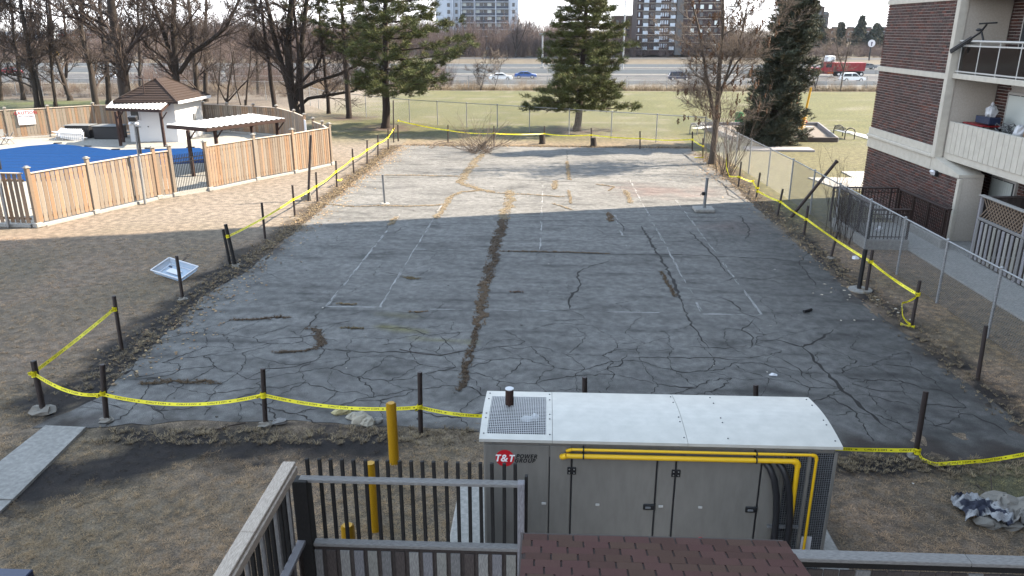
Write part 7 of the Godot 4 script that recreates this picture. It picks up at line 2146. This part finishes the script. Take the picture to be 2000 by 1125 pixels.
func litter() -> void:
	# clear plastic bin lying on the lawn, behind its post
	var b := thing("plastic_bin", "shallow clear plastic storage bin lying tilted on the lawn behind a post", "bin", Vector3(-10.87, 0, -21.14))
	var o := Vector3(-10.99, 0, -21.38) + Vector3(0, 0.13, 0)
	var bs := Basis(Vector3.UP, -0.42) * Basis(Vector3.RIGHT, 0.28) * Basis(Vector3.BACK, -0.12)
	var s := Shape.new()
	var w := 0.58; var d := 0.36; var h := 0.15
	var lo := [Vector3(-w * 0.88, 0, -d * 0.85), Vector3(w * 0.88, 0, -d * 0.85), Vector3(w * 0.88, 0, d * 0.85), Vector3(-w * 0.88, 0, d * 0.85)]
	var hi := [Vector3(-w, h, -d), Vector3(w, h, -d), Vector3(w, h, d), Vector3(-w, h, d)]
	s.quad(o + bs * lo[3], o + bs * lo[2], o + bs * lo[1], o + bs * lo[0])
	for i in 4: s.quad(o + bs * lo[i], o + bs * lo[(i + 1) % 4], o + bs * hi[(i + 1) % 4], o + bs * hi[i])
	put("tub", s, M.clear_plastic, b)
	s = Shape.new()
	for i in 4: s.span(o + bs * hi[i], o + bs * hi[(i + 1) % 4], 0.05, 0.025, 0.006)
	put("rim", s, M.white_plastic, b)
	s = Shape.new()
	for i in 4: s.span(o + bs * (lo[i] * 0.86 + Vector3(0, 0.015, 0)), o + bs * (lo[(i + 1) % 4] * 0.86 + Vector3(0, 0.015, 0)), 0.02, 0.012)
	put("base_ridge", s, M.white_plastic, b)
	var cd := thing("paper_card", "white card lying inside the clear plastic bin", "card", o)
	one("card", o + bs * Vector3(-0.05, 0.035, 0.02), Vector3(0.45, 0.012, 0.2), M.sign_white, cd, 0.0, bs)
	one("cord", o + bs * Vector3(-0.3, 0.06, -0.1), Vector3(0.12, 0.05, 0.05), M.navy_paint, cd, 0.01, bs)
	s = Shape.new()
	s.rod(Vector3(-11.51, 0, -22.68), Vector3(-11.59, 0, -23.66), 0.012, 5); s.rod(Vector3(-11.45, 0, -22.4), Vector3(-11.71, 0, -23.77), 0.01, 5)
	tag(put("cut_stick", s, M.brown_stain), "two thin reddish sticks lying behind the clear plastic bin", "stick")
	# pale broken stones by the front row
	for q in [[Vector3(-3.86, 0.03, -13.09), 0.17, 0.10, "flat yellowish stone left of the pale stone pile", Color(0.5, 0.44, 0.24)], [Vector3(-3.42, 0.03, -12.78), 0.22, 0.13, "largest pale stone of the pile between two front posts", Color(0.45, 0.41, 0.33)], [Vector3(-3.27, 0.03, -12.65), 0.14, 0.1, "pale stone nearest the camera in the pile", Color(0.48, 0.44, 0.36)], [Vector3(-3.59, 0.03, -12.88), 0.14, 0.08, "pale stone at the left of the pile", Color(0.42, 0.39, 0.32)], [Vector3(-3.10, 0.03, -12.76), 0.09, 0.06, "small grey stone right of the pale pile", Color(0.3, 0.29, 0.27)], [Vector3(-4.94, 0.03, -12.64), 0.13, 0.05, "flat grey stone beside the front post", Color(0.28, 0.27, 0.26)]]:
		s = Shape.new()
		s.blob(q[0], Vector3(q[1], q[2], q[1] * 0.8), 0.75, int(q[1] * 900.0), 6, 9)
		tag(put("stone", s, mat("stone_%d" % int(q[1] * 900.0), q[4], 0.9, M.fine, Vector3(3, 3, 3))), q[3], "stone", "broken stones")
	# tarp and rubble at the right
	var tp := Shape.new()
	var to := Vector3(6.75, 0, -10.29)
	var nx := 44; var nz := 30
	for i in nx:
		for k in nz:
			var x := (i - 14) * 0.03; var z := (k - 14) * 0.021
			var fold := absf(sin(x * 9.0 + z * 5.0 + 2.0 * N1.get_noise_2d(x * 8.0, z * 8.0))) * 0.09 + absf(N1.get_noise_2d(x * 14.0, z * 14.0 + 30.0)) * 0.16
			tp.tint = Color(0.40, 0.40, 0.41) if N1.get_noise_2d(x * 7.0, z * 9.0 + 5.0) > -0.05 else Color(0.03, 0.034, 0.055)
			if i > 21: tp.tint = Color(0.27, 0.25, 0.225)
			tp.vert(to + Vector3(x + 0.05 * sin(z * 14.0), 0.05 + fold, z + x * 0.16 + 0.06 * sin(x * 11.0)), Vector3.UP)
	for i in nx:
		for k in nz:
			var dx := tp.v[mini(i + 1, nx - 1) * nz + k] - tp.v[maxi(i - 1, 0) * nz + k]
			var dz := tp.v[i * nz + mini(k + 1, nz - 1)] - tp.v[i * nz + maxi(k - 1, 0)]
			tp.n[i * nz + k] = dz.cross(dx).normalized()
			if i < nx - 1 and k < nz - 1:
				var q := i * nz + k
				tp.ix.append_array([q, q + nz, q + nz + 1, q, q + nz + 1, q + 1])
	tp.tinted = true
	var tm := mat("crumpled_sheet", Color(1, 1, 1), 0.7, M.fine, Vector3(2, 2, 2)); tm.vertex_color_use_as_albedo = true
	tag(put("plastic_sheet", tp, tm), "crumpled white and black plastic sheet by the rubble at the right edge", "plastic sheet")
	for q in [[Vector3(7.06, 0, -10.57), 0.2, "rubble stone behind the crumpled plastic sheet"], [Vector3(7.26, 0, -10.38), 0.26, "largest rubble stone at the photo's right edge"], [Vector3(6.62, 0, -10.03), 0.14, "dark rubble stone in front of the crumpled sheet"], [Vector3(6.96, 0, -9.98), 0.12, "small white rubble piece below the largest stone"]]:
		s = Shape.new()
		s.blob(q[0] + Vector3(0, q[1] * 0.3, 0), Vector3(q[1] * 1.3, q[1] * 0.6, q[1]), 0.6, int(q[1] * 100.0))
		tag(put("stone", s, M.stone), q[2], "stone", "rubble by the plastic sheet")
	s = Shape.new()
	s.rod(Vector3(7.04, 0, -11.13), Vector3(6.98, 0, -10.56) + Vector3(0, 0.12, 0), 0.008, 4); s.rod(Vector3(7.08, 0, -10.71), Vector3(7.22, 0, -11.1) + Vector3(0, 0.2, 0), 0.008, 4)
	tag(put("cut_stick", s, M.twig), "thin sticks poking up behind the crumpled plastic sheet", "stick")
	# heap of cut branches at the back of the court
	s = Shape.new()
	for k in 70:
		var p := Vector3(-3.98, 0, -46.23) + Vector3(rnd(-0.7, 0.7), 0.03, rnd(-0.9, 0.9))
		var a := rnd(0, TAU)
		sprig(s, p, Vector3(cos(a), rnd(0.1, 0.75), sin(a)), rnd(0.7, 2.1), 0.02, 2)
	for q in [[Vector3(-7.31, 0, -47.76), Vector3(-6.27, 0, -50.32)], [Vector3(-7.15, 0, -47.55), Vector3(-5.8, 0, -49.17)]]:
		s.tube(PackedVector3Array([q[0], q[0].lerp(q[1], 0.3) + Vector3(0, 0.25, 0), q[1] + Vector3(0, 0.2, 0)]), 0.035, 0.02, 5)
	tag(put("brush_pile", s, M.twig_pale), "heap of cut leafless branches at the back of the court", "brush pile")
	# stumps
	for q in [[Vector3(-0.32, 0, -49.88), 0.17, 0.6, "cut tree stump in the back row, left one"], [Vector3(2.91, 0, -48.88), 0.17, 0.55, "cut tree stump in the back row, right one"]]:
		s = Shape.new()
		var p: Vector3 = q[0]
		s.tube(PackedVector3Array([p - Vector3(0, 0.05, 0), p + Vector3(0.02, 0.12, 0), p + Vector3(0, q[2], 0)]), q[1] * 1.35, q[1], 10, true, 0.12)
		tag(put("tree_stump", s, M.bark), q[3], "stump", "tree stumps")
	# scattered scraps: pale chips on the right edge, a can, paper
	var chip := Shape.new(); chip.blob(Vector3.ZERO, Vector3(0.05, 0.012, 0.035), 0.5, 6, 4, 6)
	var cm := chip.mesh()
	var where := []; var tints := []
	for i in 24:
		where.append(Transform3D(Basis(Vector3.UP, rnd(0, TAU)).scaled(Vector3.ONE * rnd(0.4, 1.2)), Vector3(rng.randfn(8.6, 0.7), 0.012, rng.randfn(-20.0, 0.9))))
		tints.append(Color(0.36, 0.32, 0.26) * rnd(0.7, 1.1))
	for i in 90:
		where.append(Transform3D(Basis(Vector3.UP, rnd(0, TAU)).scaled(Vector3.ONE * rnd(0.25, 0.8)), Vector3(rnd(-9, 9), 0.012, rnd(-11.0, -40))))
		tints.append(mix3(Color(0.05, 0.045, 0.04), Color(0.4, 0.37, 0.33), pow(rng.randf(), 3.0)))
	many("wood_chips", cm, M.leaf_litter, where, tints)
	s = Shape.new(); s.rod(Vector3(6.81, 0, -19.07) + Vector3(-0.06, 0.04, 0), Vector3(6.93, 0, -19.23) + Vector3(0.06, 0.04, 0), 0.04, 10)
	tag(put("drink_can", s, M.dark_plastic), "small dark can lying on the asphalt at the right", "can")
	s = Shape.new(); s.blob(Vector3(4.9, 0, -15.17) + Vector3(0, 0.02, 0), Vector3(0.08, 0.025, 0.06), 0.8, 5, 5, 8)
	tag(put("paper_scrap", s, M.sign_white), "torn white paper scrap on the cracked asphalt above the generator", "litter")
	s = Shape.new()
	s.tube(PackedVector3Array([Vector3(-3.32, 0, -16.19) + Vector3(0, 0.012, 0), Vector3(-2.82, 0, -15.97) + Vector3(0, 0.012, 0), Vector3(-2.33, 0, -15.88) + Vector3(0, 0.012, 0), Vector3(-1.95, 0, -16.1) + Vector3(0, 0.012, 0), Vector3(-1.7, 0, -16.23) + Vector3(0, 0.012, 0)]), 0.008, 0.006, 5)
	tag(put("wire", s, M.brown_metal), "thin brown wire lying in a curve on the cracked asphalt", "wire")
	s = Shape.new()
	s.tube(PackedVector3Array([Vector3(-6.01, 0, -12.28) + Vector3(0, 0.03, 0), Vector3(-5.78, 0, -12.4) + Vector3(0, 0.05, 0), Vector3(-5.55, 0, -12.57) + Vector3(0, 0.03, 0)]), 0.02, 0.012, 5)
	s.tube(PackedVector3Array([Vector3(-5.92, 0, -12.28) + Vector3(0, 0.03, 0), Vector3(-5.85, 0, -12.48) + Vector3(0, 0.05, 0)]), 0.015, 0.008, 5)
	tag(put("fallen_branch", s, M.twig), "broken grey branch lying on the dark soil by the front row", "branch")
